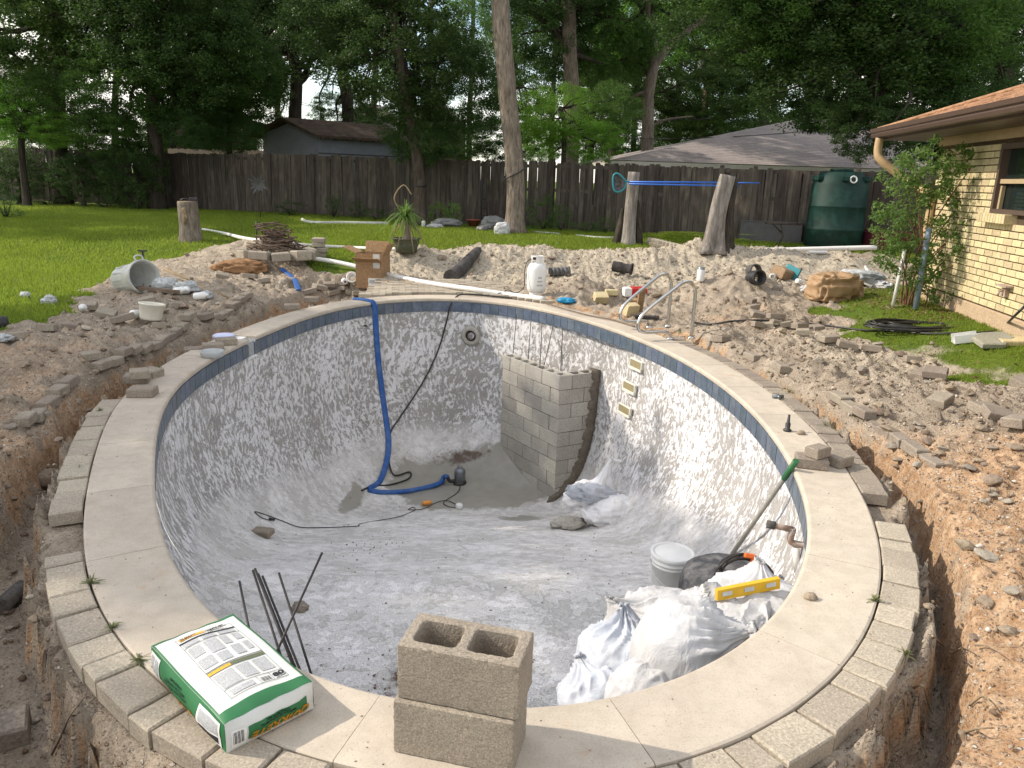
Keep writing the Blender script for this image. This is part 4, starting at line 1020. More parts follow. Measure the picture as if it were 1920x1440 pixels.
# ------------------------------------------------------------------ trees
def leaves(n_clump, per, size, seed, clumps=None, spread=(1, 1, 1), csize=(.09, .2), droop=.0, shell=.55, narrow=.45, centers=None):
    """leaf faces in clumps inside a unit ellipsoid; returns verts, faces, attribute"""
    r = np.random.default_rng(seed)
    if centers is None:
        v = r.normal(size=(n_clump, 3)); v /= np.linalg.norm(v, axis=1)[:, None]; rad = r.random(n_clump) ** (1 / 3.) * (1 - shell) + shell * r.random(n_clump) ** .3
        centers = v * rad[:, None] * np.array(spread)
    cs = r.uniform(csize[0], csize[1], len(centers))
    c = np.repeat(centers, per, 0); s = np.repeat(cs, per)
    o = r.normal(size=c.shape); o /= np.linalg.norm(o, axis=1)[:, None]; o *= (r.random(len(c)) ** .45)[:, None] * s[:, None]; o[:, 2] *= .8
    p = c + o; p[:, 2] -= droop * np.abs(r.normal(size=len(p))) * s
    d = r.normal(size=p.shape) * .9 + np.array([0, 0, -.25]) + o / s[:, None] * .8; d /= np.linalg.norm(d, axis=1)[:, None]
    q = r.normal(size=p.shape) + np.array([0, 0, .6]); q = np.cross(d, q); q /= np.linalg.norm(q, axis=1)[:, None] + 1e-9
    L = size * r.uniform(.6, 1.3, len(p)); a = p - d * L[:, None] / 2; b = p + d * L[:, None] / 2; w = q * (L * narrow / 2)[:, None]
    V = np.stack([a, p - w, b, p + w], 1).reshape(-1, 3); F = np.arange(len(p) * 4).reshape(-1, 4)
    at = np.repeat(r.random((len(p), 3)), 4, 0); return V, F, at, centers
def limb_path(a, b, r, k=5, wob=.12):
    a, b = Vector(a), Vector(b); L = (b - a).length; P = [a]
    for i in range(1, k): P.append(a.lerp(b, i / k) + Vector((r.uniform(-1, 1), r.uniform(-1, 1), r.uniform(-.3, 1) * .6)) * L * wob * .5)
    P.append(b); return bend(P, 3)
CROWNS = {}
def crown(kind):
    """unit crown meshes, shared by the trees of a kind; index picks the mesh"""
    if kind in CROWNS: return CROWNS[kind]
    mats = {'D': M_LEAF_D, 'M': M_LEAF_M, 'L': M_LEAF_L, 'S': M_LEAF_M}; k, i = kind[0], int(kind[1:])
    V, F, at, c = leaves({'L': 150, 'S': 105}.get(k, 230), 150 if k != 'S' else 120, .036, 100 + i * 7 + ord(k), csize=(.08, .22), shell=.6, narrow=.55, droop=.0 if k != 'L' else .35)
    CROWNS[kind] = (np_mesh('crown', V, F, mats[k], False, {'leaf': at}), c); return CROWNS[kind]
def tree(name, label, base, trunk, crowns, r0, r1, bark, seed, limbs=8, group=None, cat='tree'):
    """trunk: points; crowns: (kind, centre, radii, rz)"""
    r = random.Random(seed); t = empty(name, base, 0, label, cat, group); B = Vector(base); pts = bend([Vector(p) - B for p in trunk], 6)
    n = len(pts); rs = [r0 + (r1 - r0) * (i / (n - 1)) ** .8 + (r0 * .55 * math.exp(-i * 1.1)) for i in range(n)]
    nseg = 18; m = MB(); m.tube(pts, rs, nseg)
    for i, v in enumerate(m.v):
        an = i % nseg; v += Vector((math.sin(an * 2.1 + i * .07), math.cos(an * 1.7 + i * .05), 0)) * rs[min(i // nseg, n - 1)] * .05
    m.obj('trunk', bark, t)
    for (kind, c, rad, rz) in crowns:
        me, cen = crown(kind); C = Vector(c) - B; o = link('crown', me, t, C, (0, 0, rz), rad); M = Matrix.Translation(C) @ Euler((0, 0, rz)).to_matrix().to_4x4() @ Matrix.Diagonal((*rad, 1))
        lm = MB()
        for k in range(limbs):
            q = M @ Vector(cen[r.randrange(len(cen))]); st = pts[min(n - 1, int(n * r.uniform(.45, .98)))]; lm.tube(limb_path(st, q, r), [r1 * .55 * (1 - .85 * j / 15) for j in range(16)], 6, cap=False)
        if limbs: lm.obj('limbs', M_BARKD, t)
    return t
def T(px, py, Y): return tuple(atY(px, py, Y))
def G(px, py): p = hit(px, py); return tuple(p)
def vert(x, y, z0, lean, h, k=4): return [(x + lean * h * i / k * (i / k), y, z0 + h * i / k) for i in range(k + 1)]

M_BARKE = bark_mat('brown_elm_bark_shade_darkened', (.055, .042, .034), (.13, .105, .085), 20, .03)  # bark tone darkened to paint in the shade on the elm trunk
b = hit(965, 438)
tr = tree('pecan_tree', 'tall bare leaning trunk on the lawn in the middle, a dark strap round it', tuple(b), [tuple(b), T(966, 330, b.y), T(952, 180, b.y), T(938, 10, b.y), T(925, -250, b.y), T(935, -520, b.y)],
     [('M1', T(930, -560, b.y + .5), (3.0, 2.6, 1.6), 0)], .235, .20, M_BARK, 1, 10)
p0 = Vector(T(963, 325, b.y)) - Vector(b); MB().tube([p0 + Vector((.265 * math.cos(a), .265 * math.sin(a), .13 * math.cos(a) + .04 * math.sin(a))) for a in np.linspace(0, 2 * math.pi, 22)], .018, 6).obj('strap', M_BLACK, tr)
b = hit(797, 416)
b = Vector((b.x, 22.2, .45)) if b.y > 23 else b
tr = tree('elm_tree', 'dark elm with a slim leaning trunk and black strap in front of the fence', tuple(b), [tuple(b), T(785, 320, b.y), T(768, 230, b.y), T(752, 120, b.y), T(735, 0, b.y), T(740, -150, b.y)],
     [('D1', T(740, 100, b.y - .3), (2.3, 2.0, 1.7), .3), ('D2', T(850, 165, b.y + 1), (1.9, 1.6, 1.5), 1.2), ('D3', T(640, 30, b.y + .5), (2.1, 1.8, 1.5), 2.2), ('D1', T(790, 250, b.y + .6), (1.3, 1.2, .95), 2.9), ('D2', T(760, -120, b.y), (3.4, 2.6, 1.5), .5)], .17, .11, M_BARKE, 2, 7)
p0 = Vector(T(788, 348, b.y)) - Vector(b); MB().tube([p0 + Vector((.17 * math.cos(a), .17 * math.sin(a), .0)) for a in np.linspace(0, 2 * math.pi, 22)], .02, 6).obj('strap', M_BLACK, tr)

def bg(name, label, px, Y, top, crowns, r0, r1, seed, bark=M_BARKD, limbs=6, basepx=None, group=None):
    z0 = .3; x0 = atY(basepx or px[0], 300, Y).x; base = (x0, Y, z0)
    tr = [base] + [T(a, b_, Y) for a, b_ in zip(px, top)]
    return tree(name, label, base, tr, [(k, T(cx, cy, Y + dy), (rx, ry, rz), ro) for k, cx, cy, dy, rx, ry, rz, ro in crowns], r0, r1, bark, seed, limbs)
# named trees, one by one
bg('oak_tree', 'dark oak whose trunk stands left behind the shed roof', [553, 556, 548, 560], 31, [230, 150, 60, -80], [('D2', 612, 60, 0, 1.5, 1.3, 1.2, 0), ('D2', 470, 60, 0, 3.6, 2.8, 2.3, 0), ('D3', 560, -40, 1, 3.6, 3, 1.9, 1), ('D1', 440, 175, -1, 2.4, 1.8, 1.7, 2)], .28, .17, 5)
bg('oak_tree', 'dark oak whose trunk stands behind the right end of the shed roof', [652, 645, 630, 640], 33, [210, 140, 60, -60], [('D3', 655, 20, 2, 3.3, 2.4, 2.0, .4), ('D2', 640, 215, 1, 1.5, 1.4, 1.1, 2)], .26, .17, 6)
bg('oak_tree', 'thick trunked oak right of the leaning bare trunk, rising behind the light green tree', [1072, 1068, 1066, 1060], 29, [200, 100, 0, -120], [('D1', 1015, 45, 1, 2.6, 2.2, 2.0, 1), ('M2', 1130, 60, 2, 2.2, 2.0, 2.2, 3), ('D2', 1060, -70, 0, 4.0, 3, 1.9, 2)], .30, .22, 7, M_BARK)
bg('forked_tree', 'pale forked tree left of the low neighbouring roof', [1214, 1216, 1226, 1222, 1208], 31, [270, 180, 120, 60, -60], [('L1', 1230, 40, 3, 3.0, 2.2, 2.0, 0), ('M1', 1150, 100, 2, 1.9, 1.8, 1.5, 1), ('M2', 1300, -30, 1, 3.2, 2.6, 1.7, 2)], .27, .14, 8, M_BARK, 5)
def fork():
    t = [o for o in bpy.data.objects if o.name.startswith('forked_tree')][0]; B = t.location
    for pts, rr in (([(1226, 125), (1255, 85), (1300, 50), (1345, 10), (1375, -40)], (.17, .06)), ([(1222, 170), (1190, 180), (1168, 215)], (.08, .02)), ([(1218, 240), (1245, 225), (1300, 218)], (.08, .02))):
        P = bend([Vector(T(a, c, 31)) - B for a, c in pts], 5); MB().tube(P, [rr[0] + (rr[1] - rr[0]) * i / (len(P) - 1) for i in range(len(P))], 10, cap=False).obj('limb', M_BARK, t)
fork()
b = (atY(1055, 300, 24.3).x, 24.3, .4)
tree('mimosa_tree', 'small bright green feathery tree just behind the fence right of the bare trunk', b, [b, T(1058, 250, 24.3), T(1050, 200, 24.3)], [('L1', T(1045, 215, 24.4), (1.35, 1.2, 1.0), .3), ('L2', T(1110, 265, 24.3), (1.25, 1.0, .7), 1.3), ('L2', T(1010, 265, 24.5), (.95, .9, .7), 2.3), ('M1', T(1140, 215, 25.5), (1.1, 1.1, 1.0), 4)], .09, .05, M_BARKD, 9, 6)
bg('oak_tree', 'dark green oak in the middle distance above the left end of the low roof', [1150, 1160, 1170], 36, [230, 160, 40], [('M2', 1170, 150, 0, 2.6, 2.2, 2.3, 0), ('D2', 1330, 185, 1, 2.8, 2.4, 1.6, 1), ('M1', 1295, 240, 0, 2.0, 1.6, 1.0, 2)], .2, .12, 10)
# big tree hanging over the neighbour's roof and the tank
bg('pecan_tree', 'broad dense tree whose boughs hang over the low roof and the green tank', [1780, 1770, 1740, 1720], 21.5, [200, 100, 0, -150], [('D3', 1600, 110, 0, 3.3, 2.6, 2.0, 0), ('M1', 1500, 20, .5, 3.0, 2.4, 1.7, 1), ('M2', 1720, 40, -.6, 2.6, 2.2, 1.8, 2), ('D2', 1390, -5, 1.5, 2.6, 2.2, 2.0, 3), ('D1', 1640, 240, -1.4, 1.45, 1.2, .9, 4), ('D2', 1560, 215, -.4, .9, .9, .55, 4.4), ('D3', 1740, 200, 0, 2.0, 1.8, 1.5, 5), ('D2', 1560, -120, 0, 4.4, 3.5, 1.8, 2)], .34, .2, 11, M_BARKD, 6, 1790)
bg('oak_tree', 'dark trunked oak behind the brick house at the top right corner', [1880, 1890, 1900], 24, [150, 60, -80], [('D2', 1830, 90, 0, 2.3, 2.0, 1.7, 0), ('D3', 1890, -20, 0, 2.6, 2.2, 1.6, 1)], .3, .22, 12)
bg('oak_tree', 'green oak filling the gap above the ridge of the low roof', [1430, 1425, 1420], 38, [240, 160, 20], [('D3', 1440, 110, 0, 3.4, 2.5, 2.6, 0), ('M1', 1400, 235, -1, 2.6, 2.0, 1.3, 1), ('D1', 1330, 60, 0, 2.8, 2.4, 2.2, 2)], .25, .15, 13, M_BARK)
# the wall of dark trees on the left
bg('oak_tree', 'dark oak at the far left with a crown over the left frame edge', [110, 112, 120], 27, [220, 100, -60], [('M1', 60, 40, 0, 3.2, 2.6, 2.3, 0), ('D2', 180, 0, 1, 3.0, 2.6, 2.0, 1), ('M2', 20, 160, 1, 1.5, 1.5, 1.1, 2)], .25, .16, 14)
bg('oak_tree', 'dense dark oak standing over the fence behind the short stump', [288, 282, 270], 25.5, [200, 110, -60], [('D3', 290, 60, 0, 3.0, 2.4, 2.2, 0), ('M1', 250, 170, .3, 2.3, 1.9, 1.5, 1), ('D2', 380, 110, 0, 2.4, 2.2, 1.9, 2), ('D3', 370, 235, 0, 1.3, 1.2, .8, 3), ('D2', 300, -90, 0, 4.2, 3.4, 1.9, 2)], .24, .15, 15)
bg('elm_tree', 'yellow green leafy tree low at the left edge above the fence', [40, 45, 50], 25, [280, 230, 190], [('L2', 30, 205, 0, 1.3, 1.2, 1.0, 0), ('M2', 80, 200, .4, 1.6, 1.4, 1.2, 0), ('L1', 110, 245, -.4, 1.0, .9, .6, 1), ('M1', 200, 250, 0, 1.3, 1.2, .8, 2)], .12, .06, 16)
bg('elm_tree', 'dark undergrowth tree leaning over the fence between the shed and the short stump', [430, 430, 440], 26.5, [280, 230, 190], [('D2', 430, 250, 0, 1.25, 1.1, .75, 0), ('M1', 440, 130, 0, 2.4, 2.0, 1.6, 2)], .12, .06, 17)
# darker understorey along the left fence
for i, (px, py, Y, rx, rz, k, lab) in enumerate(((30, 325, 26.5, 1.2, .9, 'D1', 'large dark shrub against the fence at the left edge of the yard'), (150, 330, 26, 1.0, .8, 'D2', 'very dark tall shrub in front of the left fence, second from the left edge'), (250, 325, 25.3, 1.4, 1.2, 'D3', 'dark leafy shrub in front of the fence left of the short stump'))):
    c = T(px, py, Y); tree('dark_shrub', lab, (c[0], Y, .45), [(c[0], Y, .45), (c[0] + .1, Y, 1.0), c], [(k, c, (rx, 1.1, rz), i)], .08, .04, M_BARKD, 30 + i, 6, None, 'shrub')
# distant trees closing the view: a row of their own, each separate
rr = random.Random(77)
FAR = [(-20, 43), (90, 50), (215, 41), (330, 52), (430, 44), (520, 50), (700, 46), (800, 41), (880, 52), (960, 44), (1035, 55), (1110, 46), (1190, 52), (1270, 43), (1350, 55), (1450, 48), (1550, 41), (1660, 50), (1780, 44), (1900, 52), (2040, 45), (-160, 48)]
words = ['leftmost', 'second', 'third', 'fourth', 'fifth', 'sixth', 'seventh', 'eighth', 'ninth', 'tenth', 'eleventh', 'twelfth', 'thirteenth', 'fourteenth', 'fifteenth', 'sixteenth', 'seventeenth', 'eighteenth', 'nineteenth', 'twentieth', 'last but one', 'last']
for i, (px, Y) in enumerate(sorted(FAR)):
    h = rr.uniform(-90, 10); k = rr.choice(['S1', 'S2', 'S3', 'M2']); w = rr.uniform(2.6, 3.6)
    gap = 600 < px < 640
    cs = [(k, px, h + 60, 0, w, 2.5, rr.uniform(2.2, 3.0), rr.uniform(0, 6)), (rr.choice(['S1', 'S2', 'M1']), px + rr.uniform(-40, 40), 170, 0, w * .85, 2.2, rr.uniform(1.8, 2.4), rr.uniform(0, 6)), (rr.choice(['M2', 'M1', 'L1', 'D3']), px + rr.uniform(-30, 30), 262, 0, w * .9, 2.2, 1.5, rr.uniform(0, 6))]
    bg('far_tree', 'distant green tree beyond the yards, %s of the far row from the left' % words[i], [px, px + 5, px + 8], Y, [220, 120, 0], cs, .2, .12, 50 + i, M_BARKD, 3)
    bpy.data.objects  # keep
for o in [o for o in bpy.data.objects if o.name.startswith('far_tree') and o.parent is None]: o['group'] = 'far row of trees behind the houses'
# ------------------------------------------------------------------ noise in 3-D for cloth and rocks
def vnoise3(p, seed=0):
    i = np.floor(p); f = p - i; f = f * f * (3 - 2 * f)
    def h(a, b, c): return _h(i[:, 0] + a, i[:, 1] + b + (i[:, 2] + c) * 57, seed)
    r = 0
    for a in (0, 1):
        for b in (0, 1):
            for c in (0, 1):
                r = r + h(a, b, c) * (f[:, 0] if a else 1 - f[:, 0]) * (f[:, 1] if b else 1 - f[:, 1]) * (f[:, 2] if c else 1 - f[:, 2])
    return r * 2 - 1
def fbm3(p, o=4, seed=0, ridged=False):
    s = 0; a = 1
    for k in range(o):
        n = vnoise3(p * 2 ** k + k * 5.7, seed + k); s = s + a * ((1 - 2 * np.abs(n)) if ridged else n); a *= .5
    return s
def cloth_mat(name, c, c2, bs=1.0, trans=.12):
    t = NT(name); v = t.coord(); w = t.n('ShaderNodeVectorMath', operation='MULTIPLY'); w.inputs[1].default_value = (1, 1, .35); t.l(v, w.inputs[0])
    a = t.noise(w.outputs[0], 9, 5, .6, 1.6); b = t.noise(v, 30, 4, .6, .8); d = t.noise(v, 5, 5, .65)
    r = t.math('ABSOLUTE', t.math('SUBTRACT', a, .5)); r2 = t.math('ABSOLUTE', t.math('SUBTRACT', b, .5))
    h = t.math('ADD', t.math('MULTIPLY', r, 2.0), t.math('MULTIPLY', r2, .5)); t.bump(h, .20 * bs, .018)
    k = t.mix(t.ramp(d, [(.45, 0.0), (.8, .8)]), c, c2); return t.col(k, .55, .3)
M_SACK = cloth_mat('white_woven_sack', (.50, .50, .505), (.40, .385, .36), 1.9)
M_SACKB = cloth_mat('bluish_white_woven_sack', (.46, .49, .54), (.38, .38, .40), 1.7)
M_FILM = cloth_mat('crumpled_clear_film', (.48, .50, .50), (.30, .31, .30), 2.2)
M_GREYBAG = cloth_mat('grey_soil_bag', (.22, .22, .22), (.09, .09, .09))
M_KRAFT = cloth_mat('crumpled_kraft_paper', (.36, .235, .13), (.27, .17, .095), .8)

def blob_mesh(name, mat, dims, seed=0, n=48, wr=.04, neck=0.0, neckdir=(0, 0, 1), pleat=.0, flat=.25, pinch=0.0, squareness=.0, rf=2.6):
    """a filled sack: rounded box-ish ellipsoid, creased, drawn together to a tied neck along neckdir, flattened below"""
    th_, ph = np.meshgrid(np.linspace(0, 2 * math.pi, n * 2 + 1)[:-1], np.linspace(0.001, math.pi - .001, n)); st = np.sin(ph)
    e = 1 - squareness
    def pw(a): return np.sign(a) * np.abs(a) ** e
    U = np.stack([pw(st * np.cos(th_)), pw(st * np.sin(th_)), pw(np.cos(ph))], -1).reshape(-1, 3)
    D = np.stack([st * np.cos(th_), st * np.sin(th_), np.cos(ph)], -1).reshape(-1, 3)
    nd = np.array(neckdir, float); nd /= np.linalg.norm(nd); q = D @ nd
    rad = 1 + wr * 1.3 * fbm3(D * rf + seed, 4, seed, True) + wr * .8 * fbm3(D * 1.3 + seed * 2, 2, seed + 9)
    if neck:
        ex = np.cross(nd, [0, .1, 1.0] if abs(nd[2]) < .9 else [1., 0, 0]); ex /= np.linalg.norm(ex); ey = np.cross(nd, ex); an = np.arctan2(D @ ey, D @ ex)
        g = sstep(.0, .98, q) ** 1.6; wv = an * 9 + seed + 2.2 * vnoise3(D * 2.2, seed + 4); fold = 1 - 2 * np.abs(np.sin(wv)) ** .7; rad = rad + pleat * g * (fold * .62 + np.sin(an * 15 + 2 * seed + q * 3) * .12) * (1 - sstep(.985, 1, q))
    P = U * rad[:, None] * np.array(dims) / 2
    if neck:
        along = (P @ nd)[:, None] * nd; perp = P - along; g = sstep(.72, .99, q)[:, None]; P = perp * (1 - .82 * g) + along * 1 + nd * (neck * sstep(.80, 1.0, q))[:, None]
        fl = sstep(.955, .999, q)[:, None]; P = P + (perp / (np.linalg.norm(perp, axis=1)[:, None] + 1e-6)) * fl * neck * .45 * (1 - sstep(.9990, 1.0, q))[:, None]
    zb = -dims[2] / 2 * (1 - flat); P[:, 2] = np.where(P[:, 2] < zb, zb + (P[:, 2] - zb) * .15, P[:, 2])
    m = n * 2; i = (np.arange(n - 1)[:, None] * m + np.arange(m)[None]).ravel(); j = (np.arange(n - 1)[:, None] * m + (np.arange(m)[None] + 1) % m).ravel()
    F = np.stack([i, i + m, j + m, j], 1); return np_mesh(name, P, F, mat, True)
def rest(name, me, p, label, cat, rz=0, group=None, dz=0.0, rx=0, ry=0, sc_=(1, 1, 1)):
    return tag(link(name, me, None, (p[0], p[1], p[2] + dz), (rx, ry, rz), sc_), label, cat, group)
def up(p, px, py): return atY(px, py, p[1]).z

# ------------------------------------------------------------------ the two loose blocks at the front
th0 = -.236; B0 = Vector((-.340, 2.103, 0))
BBIG = hollow_block('concrete_block', .397, .194, .193, M_CMU, 2, .036)
def weather(me, cuts, amp, seed):
    bm = bmesh.new(); bm.from_mesh(me); bmesh.ops.triangulate(bm, faces=[f for f in bm.faces if len(f.verts) > 4])
    for _ in range(cuts):
        bmesh.ops.subdivide_edges(bm, edges=[e for e in bm.edges if e.calc_length() > .012], cuts=1, use_grid_fill=True); bmesh.ops.triangulate(bm, faces=[f for f in bm.faces if len(f.verts) > 4])
    P = np.array([v.co[:] for v in bm.verts]); n1 = fbm3(P * 60 + seed, 3, seed); n2 = vnoise3(P * 300, seed); e = np.array([max((1 - abs(a.normal.dot(b.normal)) for a in v.link_faces for b in v.link_faces), default=0) for v in bm.verts])
    for v, k, m_, q in zip(bm.verts, n1, n2, e): v.co -= v.normal * (amp * .35 * m_ + amp * max(0, k) * (1.6 if q > .2 else .15))
    bm.to_mesh(me); bm.free()
weather(BBIG, 5, .0022, 3)
for k, (lab, ox, oy, dr) in enumerate((('hollow concrete block standing on the front coping, lower of the two', -.006, -.006, .004), ('upper hollow concrete block at the front of the pool, its two cores showing', .004, .008, -.006))):
    c = B0 + Vector((math.cos(th0), math.sin(th0), 0)) * (.1985 + ox) + Vector((-math.sin(th0), math.cos(th0), 0)) * (.097 + oy)
    tag(link('concrete_block', BBIG, None, (c.x, c.y, .002 + k * .1955), (0, 0, th0 + dr)), lab, 'concrete block', 'two stacked hollow blocks at the front')

# ------------------------------------------------------------------ bag of concrete mix
M_BAGW = plain('white_bag_paper', (.64, .65, .62), .5, .35, 0, .10, 5, bump=.5, bdist=.004)
M_OLIVE = plain('olive_print_band', (.13, .15, .09), .6, .2)
def mix_bag():
    # corners seen in the picture, base plane z = 0
    A, B_, C_ = atz(425, 1415), atz(296, 1258), atz(588, 1330)
    ux = (C_ - A); W_ = ux.length; ux.normalize(); L_ = .50; W_ = min(W_, .36); H_ = .125
    rz = math.atan2(ux.y, ux.x); o = empty('cement_bag', (A.x, A.y, .004), rz, 'white and green paper bag of concrete mix lying on the front left coping', 'cement bag')
    # local: x along the short near side, y away to the far left
    vy = (B_ - A); L_ = min(vy.length, .60)
    def surf(u, v, k=0): return None
    nx, ny = 40, 52; V = []; F = []
    def sheet(fn, n1, n2, name, mat):
        P = np.array([fn(i / n1, j / n2) for j in range(n2 + 1) for i in range(n1 + 1)]); F = []
        for j in range(n2):
            for i in range(n1): a = j * (n1 + 1) + i; F.append([a, a + 1, a + n1 + 2, a + n1 + 1])
        return link(name, np_mesh(name, P, F, mat, True), o)
    def body(u, v, w):     # u,v in 0..1 over the plan, w: 0 bottom .. 1 top; rounded pillow
        cx, cy = (u - .5), (v - .5); e = 4.5
        r = (abs(cx * 2) ** e + abs(cy * 2) ** e) ** (1 / e); return r
    def top(u, v):
        r = min(1, max(abs(u * 2 - 1), abs(v * 2 - 1)) ** 7); z = H_ * (1 - .14 * r) - .008 * math.cos(u * 7) * (1 - r) + .004 * math.sin(v * 9 + u * 3) * (1 - r * .5) + .0015 * math.sin(u * 23 + v * 5) * r
        return ((u * W_), (v * L_), z)
    sheet(top, 40, 52, 'top_face', M_BAGW)
    def wob(a, t): return .0025 * math.sin(a * 17 + t * 3) + .0012 * math.sin(a * 41 + t * 9)
    def side(p0, p1, nrm, name, mat, z0f=0.0, z1f=1.0, off=0, u0=0, u1=1):
        def fn(a, t):
            a = u0 + (u1 - u0) * a; t = z0f + (z1f - z0f) * t
            x = p0[0] + (p1[0] - p0[0]) * a; y = p0[1] + (p1[1] - p0[1]) * a
            uu, vv = x / W_, y / L_; zt = top(min(1, max(0, uu)), min(1, max(0, vv)))[2]
            b = .020 * math.sin(math.pi * min(1, t * 1.0)) * (1 - abs(2 * a - 1) ** 6) + wob(a, t) * math.sin(math.pi * t) + off
            return (x + nrm[0] * b, y + nrm[1] * b, zt * t)
        return sheet(fn, 40, 10, name, mat)
    side((0, 0), (W_, 0), (0, -1), 'near_end', M_BAGW); side((0, L_), (0, 0), (-1, 0), 'long_side', M_GREEN); side((W_, L_), (0, L_), (0, 1), 'far_end', M_GREEN); side((W_, 0), (W_, L_), (1, 0), 'long_side', M_BAGW)
    side((0, 0), (W_, 0), (0, -1), 'green_band', M_GREEN, .20, .68, .0015, .22, .90)
    # green bands on top
    def band(x0, x1, y0, y1, name, mat, lift=.0015, n=24):
        def fn(a, b): u, v = x0 + (x1 - x0) * a, y0 + (y1 - y0) * b; q = top(u, v); return (q[0], q[1], q[2] + lift)
        return sheet(fn, n, n, name, mat)
    band(0, 1, .003, .085, 'green_band', M_GREEN); band(.0, .022, 0, 1, 'green_edge', M_GREEN); band(.975, 1.0, 0, 1, 'green_edge', M_GREEN); band(0, 1, .975, 1, 'green_edge', M_GREEN)
    # printed panel, outlined, with blocks of fine print, a ruled bar, a code box and the weight
    X0, X1, Y0, Y1 = .20, .86, .135, .90
    def rule(x0, x1, y0, y1, mat=M_INK): band(x0, x1, y0, y1, 'printed_rule', mat, .0022, 14)
    e = .0035
    rule(X0, X1, Y0, Y0 + e); rule(X0, X1, Y1 - e, Y1); rule(X0, X0 + e, Y0, Y1); rule(X1 - e, X1, Y0, Y1)
    rule(X0, X1, .825, .84, M_INK); rule(X0, X1, .76, .764); rule(X0, X1, .46, .466); rule(X0, X1, .418, .452, M_OLIVE); rule(X0, X0 + .26, .422, .448, M_GOLD)
    rule(X0 + .03, X0 + .33, .862, .886, M_GOLD)
    for (x0, x1, y0, y1) in ((.22, .40, .775, .815), (.43, .60, .775, .815), (.63, .83, .775, .815), (.22, .36, .64, .745), (.22, .38, .50, .60), (.40, .56, .60, .745), (.42, .55, .49, .58), (.59, .68, .64, .745), (.61, .72, .50, .61), (.74, .83, .66, .745), (.76, .83, .52, .62), (.22, .44, .24, .40), (.47, .63, .25, .40), (.67, .83, .26, .40), (.24, .50, .155, .205)):
        band(x0, x1, y0, y1, 'fine_print', M_INKG, .002, 10)
    rule(X0, X1, .225, .229); rule(.55, .553, .14, .225); rule(.70, .703, .14, .225)
    for k in range(9): rule(.575 + k * .012, .575 + k * .012 + (.007 if k % 3 else .003), .150, .195)
    def txt(body, size, x, y, z, rot, mat, bold=0.0, shear=0, sx=1, name='lettering', ext=.0004):
        return link(name, text_mesh(name, body, size, mat, ext, bold, shear), o, (x, y, z), rot, (sx, 1, 1))
    zt = lambda u, v: top(u, v)[2] + .0035
    def txt_side(body, size, a0, t0, mat, p0, p1, nrm, bold=0.0, shear=0, sx=1, off=.003, name='lettering'):
        me = text_mesh(name, body, size, mat, .0003, bold, shear); Lg = math.hypot(p1[0] - p0[0], p1[1] - p0[1])
        for v in me.vertices:
            a = a0 - v.co.x * sx / Lg; t = t0 - v.co.y / H_; x = p0[0] + (p1[0] - p0[0]) * a; y = p0[1] + (p1[1] - p0[1]) * a; zt_ = top(min(1, max(0, x / W_)), min(1, max(0, y / L_)))[2]; tt = min(.97, max(.03, t))
            b = .020 * math.sin(math.pi * tt) * (1 - abs(2 * a - 1) ** 6) + wob(a, tt) * math.sin(math.pi * tt) + off; v.co = (x + nrm[0] * b, y + nrm[1] * b, zt_ * tt)
        return link(name, me, o)
    txt('80', .030, .785 * W_, .185 * L_, zt(.785, .185), (0, 0, 0), M_INK, .0012, 0, 1.3); txt('POUNDS', .008, .785 * W_, .150 * L_, zt(.785, .150), (0, 0, 0), M_INK)
    txt('QUIKRETE', .013, .33 * W_, .874 * L_, zt(.33, .874), (0, 0, 0), M_INK, .0003, .2); txt('CONCRETE MIX', .012, .62 * W_, .874 * L_, zt(.62, .874), (0, 0, 0), M_INK, .0005); txt('MEZCLA DE CONCRETO', .009, .62 * W_, .852 * L_, zt(.62, .852), (0, 0, 0), M_INK)
    # near end: barcode and upside down name
    E0, E1, EN = (0, 0), (W_, 0), (0, -1)
    txt_side('QUIKRETE', .046, .60, .30, M_GOLD, E0, E1, EN, .0016, .25, 1.0, .004)
    for s_, t_ in (('CONCRETE MIX', .62), ('MEZCLA DE CONCRETO', .53)): txt_side(s_, .0115, .55, t_, M_INK, E0, E1, EN, .0003)
    side((0, 0), (W_, 0), (0, -1), 'code_patch', M_PAPER, .12, .72, .0022, .045, .20)
    for k in range(10):
        a = .06 + k * .012; side((0, 0), (W_, 0), (0, -1), 'bar_code_line', M_INK, .26, .66, .003, a, a + (.007 if k % 3 else .003))
    # long left side: white patches with print, dark lettering
    side((0, L_), (0, 0), (-1, 0), 'white_patch', M_PAPER, .06, .92, .0018, .02, .17); side((0, L_), (0, 0), (-1, 0), 'white_patch', M_PAPER, .06, .92, .0018, .72, .96)
    side((0, L_), (0, 0), (-1, 0), 'fine_print', M_INKG, .16, .82, .0026, .04, .09); side((0, L_), (0, 0), (-1, 0), 'fine_print', M_INKG, .16, .82, .0026, .105, .155); side((0, L_), (0, 0), (-1, 0), 'fine_print', M_INKG, .46, .84, .0026, .74, .94); side((0, L_), (0, 0), (-1, 0), 'printed_rule', M_INK, .18, .40, .0026, .74, .94)
    S0, S1, SN = (0, L_), (0, 0), (-1, 0)
    txt_side('QUIKRETE', .046, .44, .24, M_GOLD, S0, S1, SN, .0014, .25, 1.25, .004)
    for s_, t_ in (('CONCRETE MIX', .80), ('MEZCLA DE CONCRETO', .69), ('FOR BUILDING OR REPAIRING', .58)): txt_side(s_, .0125, .42, t_, M_INK, S0, S1, SN, .0003)
mix_bag()

# ------------------------------------------------------------------ inside the pool
def rod(name, p, q, r, mat, label, cat, group=None):
    p, q = Vector(p), Vector(q); me = MB().tube([(0, 0, 0), (q - p) * .5, q - p], r, 7).mesh(name, mat); return tag(link(name, me, None, p), label, cat, group)
